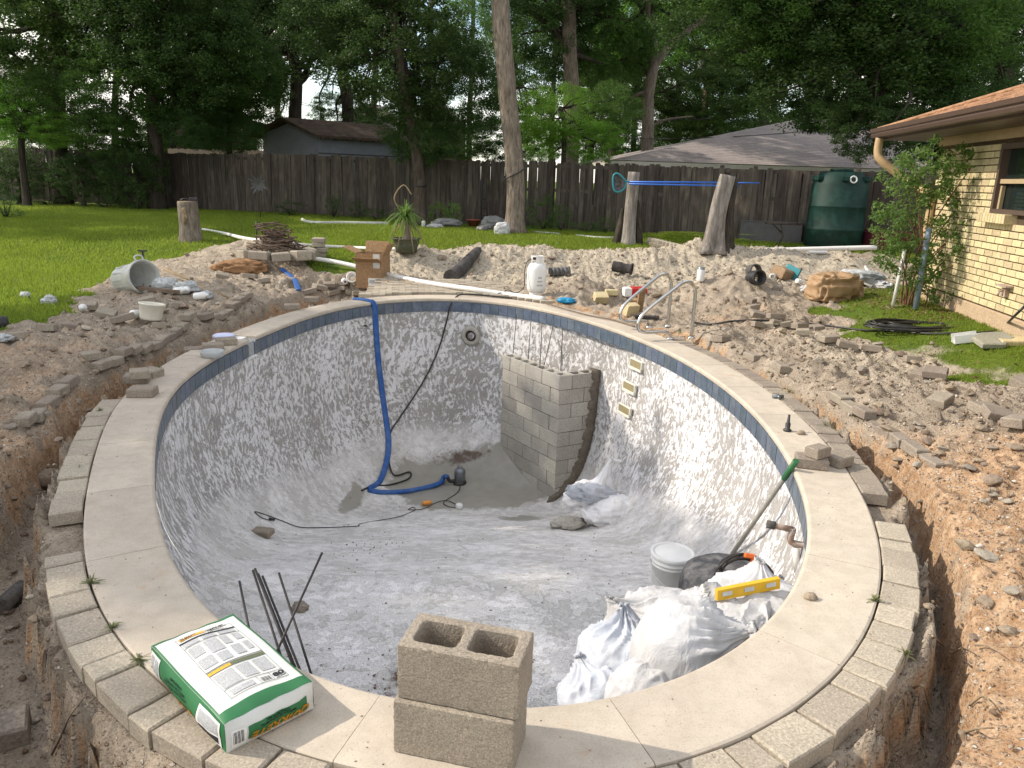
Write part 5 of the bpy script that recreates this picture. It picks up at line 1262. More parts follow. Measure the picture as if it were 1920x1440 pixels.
# bars leaning out of the shallow end: top (seen) and foot on the floor behind the coping
bars = [((449, 1090), (470, 1195), 'leftmost, standing apart from the bundle'), ((474, 1069), (530, 1240), 'second from the left, reaching highest of the bundle'), ((478, 1066), (548, 1245), 'third from the left in the bundle'), ((484, 1076), (553, 1250), 'fourth from the left in the bundle'),
        ((492, 1080), (560, 1250), 'rightmost of the close bundle'), ((523, 1074), (588, 1278), 'right of the bundle, ending beside the bag'), ((604, 1036), (522, 1215), 'slanting the other way across the rest')]
for (t0, b0, lab) in bars:
    base = atY(b0[0], b0[1], 2.62 + (b0[0] - 520) * .0004); base.z = max(base.z, -.62)
    foot = hit(t0[0] + (b0[0] - t0[0]) * 1.0, b0[1] - 14)
    dr_ = (b0[0] - t0[0]); top_ = atY(t0[0], t0[1], 3.05)
    q = atY(b0[0], b0[1], 2.72); e = q + (q - top_) * .55
    rod('rebar', top_, e, .0052, M_REBAR, 'steel bar leaning out of the pool, ' + lab, 'rebar', 'steel bars leaning in the shallow end')

# sump pump
p = hit(862, 907); pu = empty('sump_pump', p, 0, 'small grey submersible pump standing in the damp patch of the pool floor', 'pump')
MB().lathe([(0, .045), (.075, .045), (.08, .05), (.082, .19), (.075, .215), (.05, .235), (.03, .24), (0, .24)], 20).obj('body', M_PUMP, pu)
m = MB().lathe([(0, .0), (.095, .0), (.10, .02), (.085, .05), (0, .05)], 18); m.obj('base', M_BLACK, pu)
MB().tube([(-.03, 0, .235), (-.03, 0, .275), (.03, 0, .275), (.03, 0, .235)], .007, 6).obj('handle', M_PUMP, pu)
MB().tube(bend([(-.06, -.02, .05), (-.13, -.05, .05), (-.16, -.06, .08), (-.17, -.06, .12)], 4), .026, 10).obj('outlet', M_BLACK, pu)
# hoses and cords
def ribbon(pts, w, th, up_f):
    """flat hose: section w wide, th thick"""
    m = MB(); V = []; n = len(pts); prev = None
    for i in range(n):
        t = (pts[min(i + 1, n - 1)] - pts[max(i - 1, 0)]).normalized(); u = up_f(i / (n - 1)); s = t.cross(u).normalized(); u = s.cross(t).normalized()
        V += [pts[i] + s * (w / 2 * math.cos(a)) + u * (th / 2 * math.sin(a)) for a in [k * math.pi / 5 for k in range(10)]]
    F = [[i * 10 + k, i * 10 + (k + 1) % 10, (i + 1) * 10 + (k + 1) % 10, (i + 1) * 10 + k] for i in range(n - 1) for k in range(10)]
    m._add(V, F, True); m.f += [list(range(10))[::-1], [(n - 1) * 10 + k for k in range(10)]]; m.sm += [False, False]; return m
def wallpt(px, py, off=.025):
    q, nn = on_wall(px, py); return q - nn * off
ce = atz(697, 563, .012)
hp = [hit(528, 508) + Vector((0, 0, .03)), hit(545, 525) + Vector((0, 0, .04)), hit(566, 545) + Vector((0, 0, .03))]
pts = [atz(662, 560, .015), atz(680, 561, .015), atz(693, 564, .014), wallpt(699, 573, .04), wallpt(702, 600), wallpt(708, 680), wallpt(718, 760), wallpt(725, 820, .04), wallpt(720, 860, .06), wallpt(707, 900, .05), hit(693, 921) + Vector((0, 0, .035))]
P = bend(pts, 5); tag(ribbon(P, .085, .022, lambda f: Vector((.35, -1, .3)) if f > .2 else Vector((0, -.3, 1))).obj('discharge_hose', M_BLUE), 'flat blue discharge hose hanging down the far wall of the pool', 'hose')
pts = [hit(690, 923) + Vector((0, 0, .03)), hit(716, 927) + Vector((0, 0, .03)), hit(770, 924) + Vector((0, 0, .03)), hit(822, 911) + Vector((0, 0, .03)), hit(832, 901) + Vector((0, 0, .05)), p + Vector((-.18, -.06, .12))]
tag(MB().tube(bend(pts, 6), .036, 10).obj('pump_hose', M_BLUE), 'round part of the blue hose lying on the pool floor up to the pump', 'hose')
pts = [hit(560, 546) + Vector((0, 0, .02)), hit(552, 530) + Vector((0, 0, .03)), hit(540, 517) + Vector((0, 0, .03)), hit(527, 507) + Vector((0, 0, .03))]
tag(ribbon(bend(pts, 5), .09, .02, lambda f: Vector((0, -.2, 1))).obj('blue_hose', M_BLUE), 'end of flat blue hose crossing the far end of the left trench', 'hose')
pts = [atz(960, 559, .02), atz(900, 553, .03), atz(862, 553, .03), wallpt(845, 572, .03), wallpt(838, 600, .02), wallpt(820, 660, .02), wallpt(790, 720, .02), wallpt(750, 780, .02), wallpt(731, 810, .02), wallpt(726, 850, .02)]
pts += [hit(738, 893) + Vector((0, 0, .02)), hit(768, 888) + Vector((0, 0, .02)), hit(766, 900) + Vector((0, 0, .02)), hit(730, 912) + Vector((0, 0, .015)), hit(700, 914) + Vector((0, 0, .015)), hit(678, 923) + Vector((0, 0, .015))]
tag(MB().tube(bend(pts, 6), .0125, 7).obj('black_hose', M_RUBBER), 'thin black hose running down the far wall of the pool beside the blue hose', 'hose')
cp = [(863, 912), (858, 925), (833, 942), (835, 948), (850, 953), (856, 948), (836, 940), (815, 945), (795, 955), (772, 958), (766, 956), (775, 953), (778, 958), (760, 966), (740, 972), (700, 979), (674, 984), (668, 988), (600, 991), (560, 990), (530, 979), (500, 968), (478, 961), (490, 972), (508, 978)]
tag(MB().tube(bend([hit(*q) + Vector((0, 0, .008)) for q in cp], 4), .0055, 6).obj('power_cord', M_RUBBER), 'thin dark power cord snaking across the pool floor from the pump', 'cord')
q = hit(801, 947); tag(MB().tube([(-.07, 0, .03), (-.05, 0, .03), (.03, .01, .03), (.06, .02, .025)], [.02, .032, .032, .02], 10).obj('cord_plug', M_ORANGE2, None, q, (0, 0, .25)), 'amber plug of the pump cord lying on the pool floor', 'plug')
q = hit(510, 977); tag(MB().tube([(-.03, 0, .015), (.03, 0, .015)], .014, 8).obj('plug_end', M_BLACK, None, q, (0, 0, -.2)), 'small black plug at the left end of the cord in the pool', 'plug')
q = hit(861, 953); tag(MB().lathe([(0, 0), (.045, 0), (.05, .01), (.05, .05), (.035, .065), (0, .068)], 16).obj('round_float', M_WHITE, None, q), 'round white cap on the pool floor in front of the pump', 'cap')
q = hit(494, 1004); tag(MB().box((0, 0, .035), (.20, .10, .07), ch=.012).obj('loose_paver', M_PAVER_D, None, q, (.1, -.1, -.35)), 'single brown paver lying at the foot of the left pool wall', 'paver')
q = hit(563, 1147); tag(link('stone', blob_mesh('stone', M_STONE_G, (.09, .07, .06), 3, 10, .2, squareness=.3), None, q + Vector((0, 0, .02))), 'small grey stone on the pool floor beside the crossed steel bars', 'stone')
# sandbag by the pier
M_SACKW = cloth_mat('white_sack_lightened_for_shade', (.80, .80, .82), (.66, .64, .60), 1.5)  # sack white lightened in colour to offset the shade by the pier
q = hit(1122, 966)
sb = empty('sandbag', q + Vector((-.03, -.12, .03)), .3, 'white woven sack with a raised loose top slumped beside the block pier', 'sack'); sb.scale = (1.2, 1.2, 1.25)
link('filled_end', blob_mesh('filled_end', M_SACKW, (.50, .40, .26), 5, 40, .07, squareness=.1), sb, (.08, -.10, .10))
link('loose_top', blob_mesh('loose_top', M_SACKW, (.52, .36, .26), 6, 40, .10, .26, (.6, .2, .9), .14), sb, (-.02, .10, .17), (0, 0, .1))
link('folded_flap', blob_mesh('folded_flap', M_SACKB, (.46, .22, .16), 7, 32, .16, squareness=.2), sb, (-.06, -.02, .24), (0, .25, .2))
link('spilled_cement', blob_mesh('spilled_cement', M_CMU2, (.30, .16, .09), 8, 20, .2), sb, (-.33, -.08, .0))
# white bucket
def bucket(p, r, h, label, mat, lid=True, name='bucket'):
    b = empty(name, p, 0, label, 'bucket')
    MB().lathe([(0, .004), (r * .86, 0), (r * .88, .006), (r * .97, h * .72), (r * 1.03, h * .725), (r * 1.03, h * .76), (r * .98, h * .765), (r * .985, h * .80), (r * 1.04, h * .805), (r * 1.04, h * .84), (r, h * .845), (r, h * .93)] + ([] if lid else [(r * 1.04, h * .94), (r * 1.04, h), (r * .96, h), (r * .84, .01), (0, .01)]), 32).obj('body', mat, b)
    if lid: MB().lathe([(0, h * .975), (r * .86, h * .975), (r * .90, h * .965), (r * .93, h * 1.0), (r * 1.05, h * 1.0), (r * 1.06, h * .93), (r * 1.02, h * .90)], 32).obj('lid', mat, b)
    MB().tube(bend([(-r * 1.04, 0, h * .8), (-r * .9, -r * .7, h * .55), (-.02, -r * 1.12, h * .38), (r * .8, -r * .8, h * .5), (r * 1.04, 0, h * .8)], 5), .003, 6).obj('handle', M_STEEL, b)
    return b
q = hit(1257, 1118); bucket(q + Vector((0, .05, 0)), .150, .33, 'lidded white plastic bucket on the pool floor behind the white sacks', M_WHITE)
# upturned black rubber tub with a hank of cord, orange holder
q = hit(1355, 1130); q = atY(1358, 1128, 4.55)
q.z = basin_z(q.x, q.y)[0]
tb = empty('rubber_tub', q, 0, 'dusty black rubber tub upside down behind the white sacks', 'tub')
MB().lathe([(.32, 0), (.325, .02), (.31, .05), (.30, .26), (.28, .33), (.22, .37), (.1, .385), (0, .39)], 40).obj('body', M_TUB, tb)
MB().tube([(-.33, -.02, .12), (-.38, -.02, .14), (-.38, -.02, .20), (-.33, -.02, .22)], .016, 6).obj('handle', M_TUB, tb)
c = empty('cord_hank', q + Vector((.05, -.16, .34)), 0, 'black cable wound on a bright orange holder resting on the black tub', 'cable')
m = MB()
for k in range(7): m.tube([Vector((.135 * math.cos(a) * (1 + .06 * k), -.02 + .012 * k * math.sin(a * 2 + k), .07 + .10 * math.sin(a) * (1 + .05 * k))) for a in np.linspace(0, 2 * math.pi, 25)], .008, 6)
m.obj('coils', M_RUBBER, c, (0, 0, 0), (-.35, 0, 0))
m = MB().box((.03, -.09, .08), (.035, .035, .20), ch=.006); m.box((.0, -.09, .19), (.06, .04, .03), ch=.006); m.box((.045, -.09, -.03), (.06, .04, .03), ch=.006); m.obj('holder', M_ORANGE, c, (0, 0, 0), (-.45, .12, 0))
m = MB()
for k in range(4): m.tube([(.0 + k * .012, 0, k * .02), (.16 + k * .01, .12, .14 + k * .02)], .012, 7)
tag(m.obj('pipe_offcuts', M_BLACK, None, q + Vector((.30, .0, .20))), 'black tubing ends sticking out right of the black tub against the wall', 'tubing')
# long handled tool leaning on the coping
a, b = atz(1490, 868, .055), hit(1372, 1045)
o = empty('push_pole', b, 0, 'long grey pole with a green grip leaning against the right side of the pool', 'pole')
m = MB().tube([(0, 0, .02), (a - b) * .86], .0165, 8); m.obj('shaft', M_GREYPOLE, o)
m = MB().tube([(a - b) * .85, (a - b) * .855, (a - b) * 1.02], [.019, .021, .021], 10); m.obj('grip', M_GREENPL, o)
# stub of old pipe on the right wall
q, nn = on_wall(1506, 1022); q = q - nn * .07; f = frame_on(nn).to_4x4(); f.translation = q
o = empty('pipe_stub', (0, 0, 0), 0, 'rusty white elbow of pipe sticking out of the right pool wall', 'pipe'); o.matrix_world = f
MB().tube(bend([(0, .09, .0), (0, .0, .01), (0, -.0, .08), (0, -.0, .10)], 5), .020, 12).obj('elbow', M_RUST, o)
MB().tube([(0, .0, .09), (0, -.14, .10)], .019, 12).obj('cross_pipe', M_RUST, o); MB().tube([(0, -.10, .098), (0, -.15, .102)], .025, 12).obj('collar', M_MORTAR2, o)
MB().tube([(0, .03, -.02), (0, .06, -.18)], .022, 12).obj('lower_pipe', M_PVC, o)

# the heap of white sacks
def sack(px, py, Y, dims, rz, seed, label, neck=.0, nd=(0, 0, 1), mat=None, rx=0, ry=0, pleat=.14, wr=.055, sq=.08, rf=2.6):
    c = atY(px, py, Y); me = blob_mesh('white_sack', mat or M_SACK, dims, seed, 64, wr, neck, nd, pleat, .3, squareness=sq, rf=rf)
    return tag(link('white_sack', me, None, c, (rx, ry, rz)), label, 'sack', 'white woven sacks heaped in the shallow end')
sack(1128, 1312, 3.02, (.40, .36, .34), .2, 11, 'bluish white sack lowest at the left end of the heap', .04, (-.2, .6, .8), M_SACKB, .1, -.25, .10, .03)
sack(1172, 1248, 3.20, (.44, .44, .48), .5, 12, 'tall bluish sack at the left of the heap, folded over at its top', .05, (.5, .5, 1), M_SACKB, .12, -.3, .13, .03)
sack(1285, 1228, 2.98, (.46, .42, .50), .1, 13, 'plump white sack in the middle of the heap, tied at its upper right', .09, (.80, -.35, .62), M_SACK, 0, .05, .17, .022)
sack(1232, 1175, 3.52, (.56, .46, .34), .35, 14, 'white sack lying across the back left of the heap', .06, (-.7, .2, .6), M_SACK, 0, -.05, .13, .03)
sack(1340, 1172, 3.46, (.44, .40, .36), -.3, 15, 'white sack with a ruffled open top at the back of the heap beside the tub', .13, (-.1, -.5, .85), M_SACK, 0, .0, .13, .03)
sack(1432, 1165, 3.34, (.60, .50, .40), -.5, 16, 'white sack slumped against the right pool wall under the yellow level', .06, (-.4, .5, .8), M_SACK, .1, .2, .07, .04)
sack(1392, 1258, 2.98, (.44, .36, .36), -.4, 17, 'white sack at the lower right of the heap against the coping', .05, (-.5, -.1, .9), M_SACK, 0, .2, .08, .04)
sack(1218, 1312, 2.84, (.36, .28, .34), .0, 18, 'white sack at the bottom of the heap behind the coping', .05, (.7, .3, .8), M_SACK, 0, 0, .16, .03)
sack(1318, 1300, 2.84, (.30, .26, .24), 1.0, 19, 'small shaded sack wedged low between the middle and right sacks', .04, (0, .3, 1), M_SACKB)
def drape(name, corners, lift, nf, amp, seed, mat, label, slack=.03):
    a, b, c, d = corners; n = 90; V = []
    P = np.array([[*(a.lerp(b, i / n)).lerp(d.lerp(c, i / n), j / n)] for j in range(n + 1) for i in range(n + 1)]); uv = np.array([[i / n, j / n] for j in range(n + 1) for i in range(n + 1)]); u, v = uv.T
    up_ = np.array([-.15, -.45, .88]); q = np.stack([u * 3 + seed, v * 3, u * 0], 1); w = vnoise3(q, seed); w2 = fbm3(q * 2.3, 3, seed + 2)
    fold = 1 - 2 * np.abs(np.sin(nf * (u * .85 + v * .35 + .16 * w + .05 * w2) * math.pi)) ** .8
    h = lift * np.sin(math.pi * np.clip(u, 0, 1)) ** .6 * np.sin(math.pi * np.clip(v * .9 + .05, 0, 1)) ** .6 + amp * fold * (.35 + .65 * v) * sstep(0, .3, v) * sstep(0, .12, 1 - v) + amp * .8 * w2
    P = P + up_ * h[:, None]; edge = np.minimum.reduce([u, 1 - u, v, 1 - v]); P[:, 0] += .035 * w2 * (edge < .2); P[:, 2] -= .10 * (1 - sstep(0, .14, edge))
    i = (np.arange(n)[:, None] * (n + 1) + np.arange(n)[None]).ravel(); F = np.stack([i, i + 1, i + n + 2, i + n + 1], 1); o = np.array(P.mean(0)); return tag(link(name, np_mesh(name, P - o, F, mat, True), None, tuple(o)), label, 'sack', 'white woven sacks heaped in the shallow end')
drape('loose_sack', (atY(1305, 1125, 3.30), atY(1490, 1105, 3.42), atY(1455, 1215, 2.98), atY(1350, 1262, 2.80)), .09, 4.0, .013, 3, M_SACK, 'empty white sack draped in long folds over the right part of the heap')
drape('loose_sack', (atY(1195, 1122, 3.62), atY(1335, 1112, 3.62), atY(1330, 1175, 3.28), atY(1215, 1172, 3.30)), .07, 3.0, .010, 8, M_SACK, 'empty white sack crumpled over the back left of the heap')
# spirit level
a, b = atY(1343, 1115, 3.22), atY(1460, 1092, 3.3)
o = empty('spirit_level', a, 0, 'yellow spirit level lying along the top of the white sacks', 'spirit level'); d = b - a
R = d.to_track_quat('X', 'Z').to_matrix()
MB().box(d / 2, (d.length, .024, .055), R=R).obj('body', M_YELLOW, o)
for f in (.15, .5, .85): MB().box(d * f + Vector((0, -.004, .004)), (.05, .026, .02), R=R).obj('vial', M_GREYPL, o)

# hand rails at the far right of the pool
def rail(pA, pF, label):
    """pA outer foot seen, pF inner foot seen"""
    A, Fp = atz(*pA), atz(*pF); k = int(((PC - np.array(A[:2])) ** 2).sum(1).argmin()); nn = Vector((-PN[k][0], -PN[k][1], 0)); o = empty('hand_rail', A, 0, label, 'hand rail')
    pr = [(0, 0), (0, .30), (0, .58), (.03, .68), (.10, .735), (.19, .72), (.30, .64), (.50, .49), (.66, .36), (.72, .28), (.74, .20), (.71, .13), (.62, .10), (.45, .10), (.34, .09), (.30, .05), (.29, .0)]
    MB().tube(bend([nn * u + Vector((0, 0, z * .93)) for u, z in pr], 5), .021, 12).obj('tube', M_STEEL, o)
    for u in (0, .29): MB().lathe([(.045, 0), (.05, .004), (.04, .018), (.022, .022)], 20, (nn.x * u, nn.y * u, .0)).obj('flange', M_STEEL, o)
rail((1296, 634), (1275, 634), 'curved stainless hand rail at the far right of the pool, nearer of the pair')
rail((1252, 612), (1230, 612), 'curved stainless hand rail at the far right of the pool, farther of the pair')

# ------------------------------------------------------------------ loose pavers on and beside the coping
PAVE = [MB().box((0, 0, 0), d, ch=.007).mesh('loose_paver', M_PAVER_D) for d in ((.205, .145, .072), (.148, .145, .072), (.145, .10, .072))]
def lp(px, py, kind, rz, label, z=None, rx=0, ry=0, group='loose pavers lying round the pool', dz=.036, mat=None):
    p = hit(px, py) if z is None else atz(px, py, z)
    o = link('loose_paver', PAVE[kind], None, p + Vector((0, 0, dz)), (rx, ry, rz)); return tag(o, label, 'paver', group)
lp(268, 742, 0, .1, 'paver on the left coping, nearest of the left stack', 0.0)
lp(258, 716, 0, .25, 'paver lying flat behind the nearest one on the left coping', 0.0); lp(262, 708, 1, .5, 'upper paver of the small stack on the left coping', 0.072); lp(285, 706, 1, 1.3, 'paver leaning right of the small stack on the left coping', 0.0, rx=.1)
lp(400, 656, 0, .45, 'paver beside the round glass dish on the left coping', 0.0); lp(425, 646, 0, .5, 'paver behind the one beside the glass dish', 0.0); lp(365, 664, 0, .4, 'paver hanging over the trench left of the glass dish', -.06)
lp(1520, 874, 0, -.25, 'paver at the edge of the right coping above the green grip', 0.0); lp(1562, 868, 0, -1.0, 'paver touching the right end of the one above the green grip', 0.0); lp(1532, 856, 2, .6, 'short paver on top of the pair on the right coping', 0.072)
lp(548, 580, 0, .3, 'paver on the far left coping in front of the dug hole', 0.0); lp(585, 566, 0, .1, 'paver lying on the far left edge of the pool', 0.02)
# dish, nozzle, odds on the coping
q = atz(398, 668, 0.0); o = tag(MB().lathe([(0, .004), (.085, .004), (.10, .01), (.105, .055), (.112, .058), (.112, .050), (.108, .0), (0, 0)], 32).obj('glass_dish', M_FILM, None, q), 'shallow round clear dish on the left coping', 'dish')
q = atz(1476, 808, 0.0); o = empty('hose_nozzle', q, 0, 'small black nozzle standing on the right coping', 'nozzle'); MB().lathe([(0, 0), (.03, 0), (.032, .012), (.018, .02), (.02, .06), (.012, .07), (.009, .13), (0, .13)], 14).obj('body', M_BLACK, o)
q = atz(1459, 747, 0.0); m = MB().tube([(-.05, 0, .015), (.05, .02, .015)], .015, 8).tube([(0, -.03, .015), (.01, .05, .02)], .012, 8); tag(m.obj('metal_fitting', M_PUMP, None, q), 'small grey metal fitting on the right coping', 'fitting')
for i, (px, py) in enumerate(((1502, 812), (1520, 1120), (1340, 615))):
    tag(link('stone', blob_mesh('stone', M_STONE, (.05, .04, .03), i, 8, .25), None, atz(px, py, .008)), ['small brown stone right of the black nozzle', 'pale crumb of stone on the right coping', 'stone at the far right coping by the rails'][i], 'stone')

# ------------------------------------------------------------------ left bank: bin, bucket, sticks and rubble
q = hit(252, 545); o = empty('waste_bin', q + Vector((0, 0, .17)), 0, 'dirty pale grey plastic bin tipped on its side at the edge of the left lawn', 'bin')
ax = Vector((1.0, -.62, .22)).normalized(); R = ax.to_track_quat('Z', 'Y').to_matrix().to_4x4()
m = MB(); m.M = R @ Matrix.Translation((0, 0, -.28)); m.lathe([(0, .0), (.17, .0), (.18, .02), (.215, .50), (.24, .51), (.24, .56), (.222, .565), (.20, .5), (.165, .03), (0, .03)], 32)
for k in range(12): m.box((.199 * math.cos(k * .5236), .199 * math.sin(k * .5236), .27), (.008, .02, .40), k * .5236)
m.obj('body', M_GREYPL, o); m = MB(); m.M = R @ Matrix.Translation((0, 0, -.28)); m.tube(bend([(-.05, .22, .52), (-.06, .28, .50), (.0, .30, .50), (.06, .28, .50), (.05, .22, .52)], 3), .012, 6); m.obj('handle', M_GREYPL, o)
m = MB().box((0, 0, .09), (.02, .02, .18)).box((0, 0, .19), (.12, .05, .02), ch=.004); tag(m.obj('valve_key', M_BLACK, None, q + Vector((.12, .1, .36))), 'small dark T-shaped handle standing behind the tipped bin', 'handle')
q = hit(283, 603); o = empty('round_tub', q + Vector((0, 0, .0)), .2, 'cream round plastic tub standing open on the left bank', 'tub'); o.rotation_euler = (-.10, .12, 0)
MB().lathe([(0, .004), (.105, .0), (.115, .02), (.13, .165), (.14, .17), (.14, .185), (.125, .185), (.108, .02), (0, .02)], 32).obj('body', M_CREAM, o)
a, b = hit(308, 520) + Vector((0, 0, .10)), hit(448, 572) + Vector((0, 0, .03)); rod('tool_handle', a, b, .014, M_WOOD, 'long wooden tool handle lying across the left bank', 'handle')
a, b = hit(258, 546) + Vector((0, 0, .05)), hit(332, 556) + Vector((0, 0, .06)); d = b - a; tag(MB().box(d / 2, (d.length, .09, .04), R=d.to_track_quat('X', 'Z').to_matrix()).obj('timber', M_TWIG, None, a), 'grey weathered timber in front of the tipped bin', 'timber')
for i, (px, py, w, h, lab, mat) in enumerate(((312, 540, .34, .22, 'crumpled clear plastic film spilling out of the tipped bin', M_FILM), (350, 548, .36, .2, 'crumpled plastic film on the left bank right of the timber', M_FILM), (93, 570, .24, .18, 'crumpled film at the edge of the left lawn, nearer the bank', M_FILM), (48, 558, .13, .12, 'small clear plastic cup on the left lawn', M_FILM), (388, 560, .2, .16, 'crumpled film beside the wooden handle', M_FILM), (10, 643, .2, .1, 'torn white film at the left frame edge', M_FILM))):
    q = hit(px, py); tag(link('plastic_film', blob_mesh('plastic_film', mat, (w, w * .8, h), 20 + i, 24, .28, squareness=.1), None, q + Vector((0, 0, h * .22)), (0, 0, i), (.72, .72, .6)), lab, 'plastic film')
for i, (px, py, rz, lab) in enumerate(((338, 553, 1.1, 'white bottle lying at the right end of the timber'), (349, 553, .7, 'second white bottle lying right of the timber'), (378, 564, 1.5, 'white plastic cup on the left bank beside the film'), (157, 585, .4, 'white plastic can lid among the rubble at the lawn edge'), (255, 598, 0, 'white cup left of the cream tub'))):
    q = hit(px, py); m = MB(); m.M = Matrix.Rotation(math.radians(80), 4, 'X'); m.lathe([(0, -.09), (.045, -.09), (.048, -.08), (.048, .05), (.02, .08), (.02, .10), (0, .10)], 16); tag(m.obj('bottle', M_WHITE, None, q + Vector((0, 0, .05)), (0, 0, rz)), lab, 'bottle')
q = hit(1, 616); tag(MB().lathe([(0, 0), (.08, 0), (.09, .05), (.08, .12), (0, .14)], 14).obj('black_pot', M_BLACK, None, q), 'black plastic pot on the lawn cut by the left frame edge', 'pot')

# ------------------------------------------------------------------ far end: box, pipes, fire pit, gas bottle
def carton():
    a = hit(700, 541); o = empty('cardboard_box', a, -.18, 'tall brown cardboard box with open flaps at the far end of the pool', 'box'); w, d, h = .48, .40, .60; t = .008
    m = MB(); m.box((0, -d / 2, h / 2), (w, t, h)); m.box((0, d / 2, h / 2), (w, t, h)); m.box((-w / 2 + t / 2, 0, h / 2), (t, d - t * 1.1, h)); m.box((w / 2 - t / 2, 0, h / 2), (t, d - t * 1.1, h)); m.box((0, 0, .01), (w - 2 * t, d - 2 * t, t)); m.obj('body', M_CARD, o)
    m = MB(); m.box((0, 0, h * .6), (w - 2.4 * t, d - 2.4 * t, .004)); m.obj('contents', M_CARD_IN, o)
    for (pos, dim, rx, ry) in (((0, -d / 2 - .10, h - .10), (w, .20, t), 1.15 - math.pi / 2 + math.pi / 2 * 0 + .0, 0), ((-w / 2 - .13, 0, h + .05), (.26, d * .9, t), 0, .38), ((w / 2 + .05, 0, h + .08), (.2, d * .9, t), 0, -1.1), ((0, d / 2 + .03, h + .09), (w * .9, .2, t), 1.3, 0)):
        R = Euler((rx, ry, 0)).to_matrix() if rx or ry else Euler((.75, 0, 0)).to_matrix(); m = MB().box(pos, dim, R=R); m.obj('flap', M_CARD, o)
    MB().box((.10, -d / 2 - .006, .12), (.22, .003, .13)).obj('label', M_PAPER, o); MB().box((.06, -d / 2 - .0085, .13), (.10, .002, .06)).obj('print_block', M_INKG, o); MB().box((.16, -d / 2 - .0085, .12), (.05, .002, .08)).obj('print_block', M_INKG, o)
    MB().box((w / 2 - .1, -d / 2 - .006, h - .12), (.12, .003, .24)).obj('tape', M_GREYPL, o)
carton()
def pipe(pts, r, mat, label, name='plastic_pipe', cat='pipe', k=6):
    return tag(MB().tube(bend(pts, k), r, 12).obj(name, mat), label, cat)
H_ = lambda px, py, dz=.03: hit(px, py) + Vector((0, 0, dz))
pipe([H_(530, 490, .10), H_(600, 499, .12), H_(660, 509, .10), H_(727, 523, .06), H_(800, 536, .05), H_(880, 549, .05), H_(950, 560, .05), H_(1020, 568, .05)], .042, M_PVC, 'long white plastic pipe running behind the box towards the gas bottle')
pipe([H_(380, 433), H_(420, 440), H_(470, 452), H_(560, 462), H_(650, 467), H_(745, 470)], .035, M_PVC, 'thin white pipe lying across the lawn behind the fire pit')
a, b = hit(1130, 481), hit(1643, 466); a = atY(1130, 480, 16.6); b = atY(1643, 464, 16.2); pipe([a, a.lerp(b, .35) + Vector((0, 0, .02)), a.lerp(b, .7) + Vector((0, 0, .01)), b], .05, M_PVC, 'long white pipe laid along the top of the far right mounds')
q = hit(1530, 472); pipe([hit(1515, 478) + Vector((0, 0, .05)), hit(1550, 478) + Vector((0, 0, .05))], .03, M_WHITE, 'short white pipe offcut below the long pipe on the mounds')
q = H_(1020, 570); pipe([atz(1022, 569, .03), atz(1100, 590, .02), atz(1150, 600, .02), atz(1190, 612, .02)], .009, M_TWIG, 'thin brown rod lying along the far right coping', 'thin_rod', 'rod')
# log
a, b = hit(845, 527) + Vector((0, 0, .06)), atY(896, 470, 14.9)
tag(MB().tube(bend([a, a.lerp(b, .3) + Vector((0, 0, -.03)), a.lerp(b, .7) + Vector((0.03, 0, .02)), b], 5), [.14 - .004 * i for i in range(16)], 12).obj('charred_log', M_LOG), 'dark charred log leaning on the pale far mound', 'log')
# gas bottle
p = atz(1005, 555, 0.0); p.z = th(p.x, p.y); o = empty('gas_cylinder', p, .3, 'white gas cylinder with its valve collar at the far end of the pool', 'gas cylinder')
r = .155; MB().lathe([(0, .02), (r * .6, .02), (r * .88, .05), (r, .12), (r, .38), (r * .97, .42), (r * .8, .475), (r * .5, .505), (0, .51)], 32).obj('body', M_WHITE, o)
MB().lathe([(r * .72, .0), (r * .72, .05), (r * .70, .05), (r * .70, 0)], 28).obj('foot_ring', M_WHITE, o)
m = MB()
for k in range(3):
    a0 = k * 2.09; V = []
    for j in range(9):
        an = a0 + j * .17; V += [(r * .62 * math.cos(an), r * .62 * math.sin(an), .48), (r * .62 * math.cos(an), r * .62 * math.sin(an), .60)]
    m._add(V, [[2 * j, 2 * j + 2, 2 * j + 3, 2 * j + 1] for j in range(8)])
m.tube([(r * .62 * math.cos(a), r * .62 * math.sin(a), .60) for a in np.linspace(0, 2 * math.pi, 28)], .008, 6); m.obj('collar', M_WHITE, o)
m = MB().tube([(0, 0, .50), (0, 0, .58)], .018, 8).tube([(0, 0, .56), (-.07, -.02, .565)], .02, 8); m.obj('valve', M_BLACK, o)
for k in range(3): m = MB().box((0, 0, 0), (.10 - .02 * k, .003, .02)); m.obj('printing', M_INKG, o, (.0, -r - .002, .16 + k * .06))
pts = [p + Vector((-.08, -.02, .56)), p + Vector((-.17, -.05, .50)), p + Vector((-.20, -.08, .30)), p + Vector((-.20, -.12, .12)), p + Vector((-.32, -.12, .03)), p + Vector((-.45, -.05, .06)), p + Vector((-.52, -.10, .03)), p + Vector((-.60, -.18, .02))]
tag(MB().tube(bend(pts, 6), .008, 6).obj('gas_hose', M_RUBBER), 'black rubber hose hanging from the gas cylinder valve', 'hose')
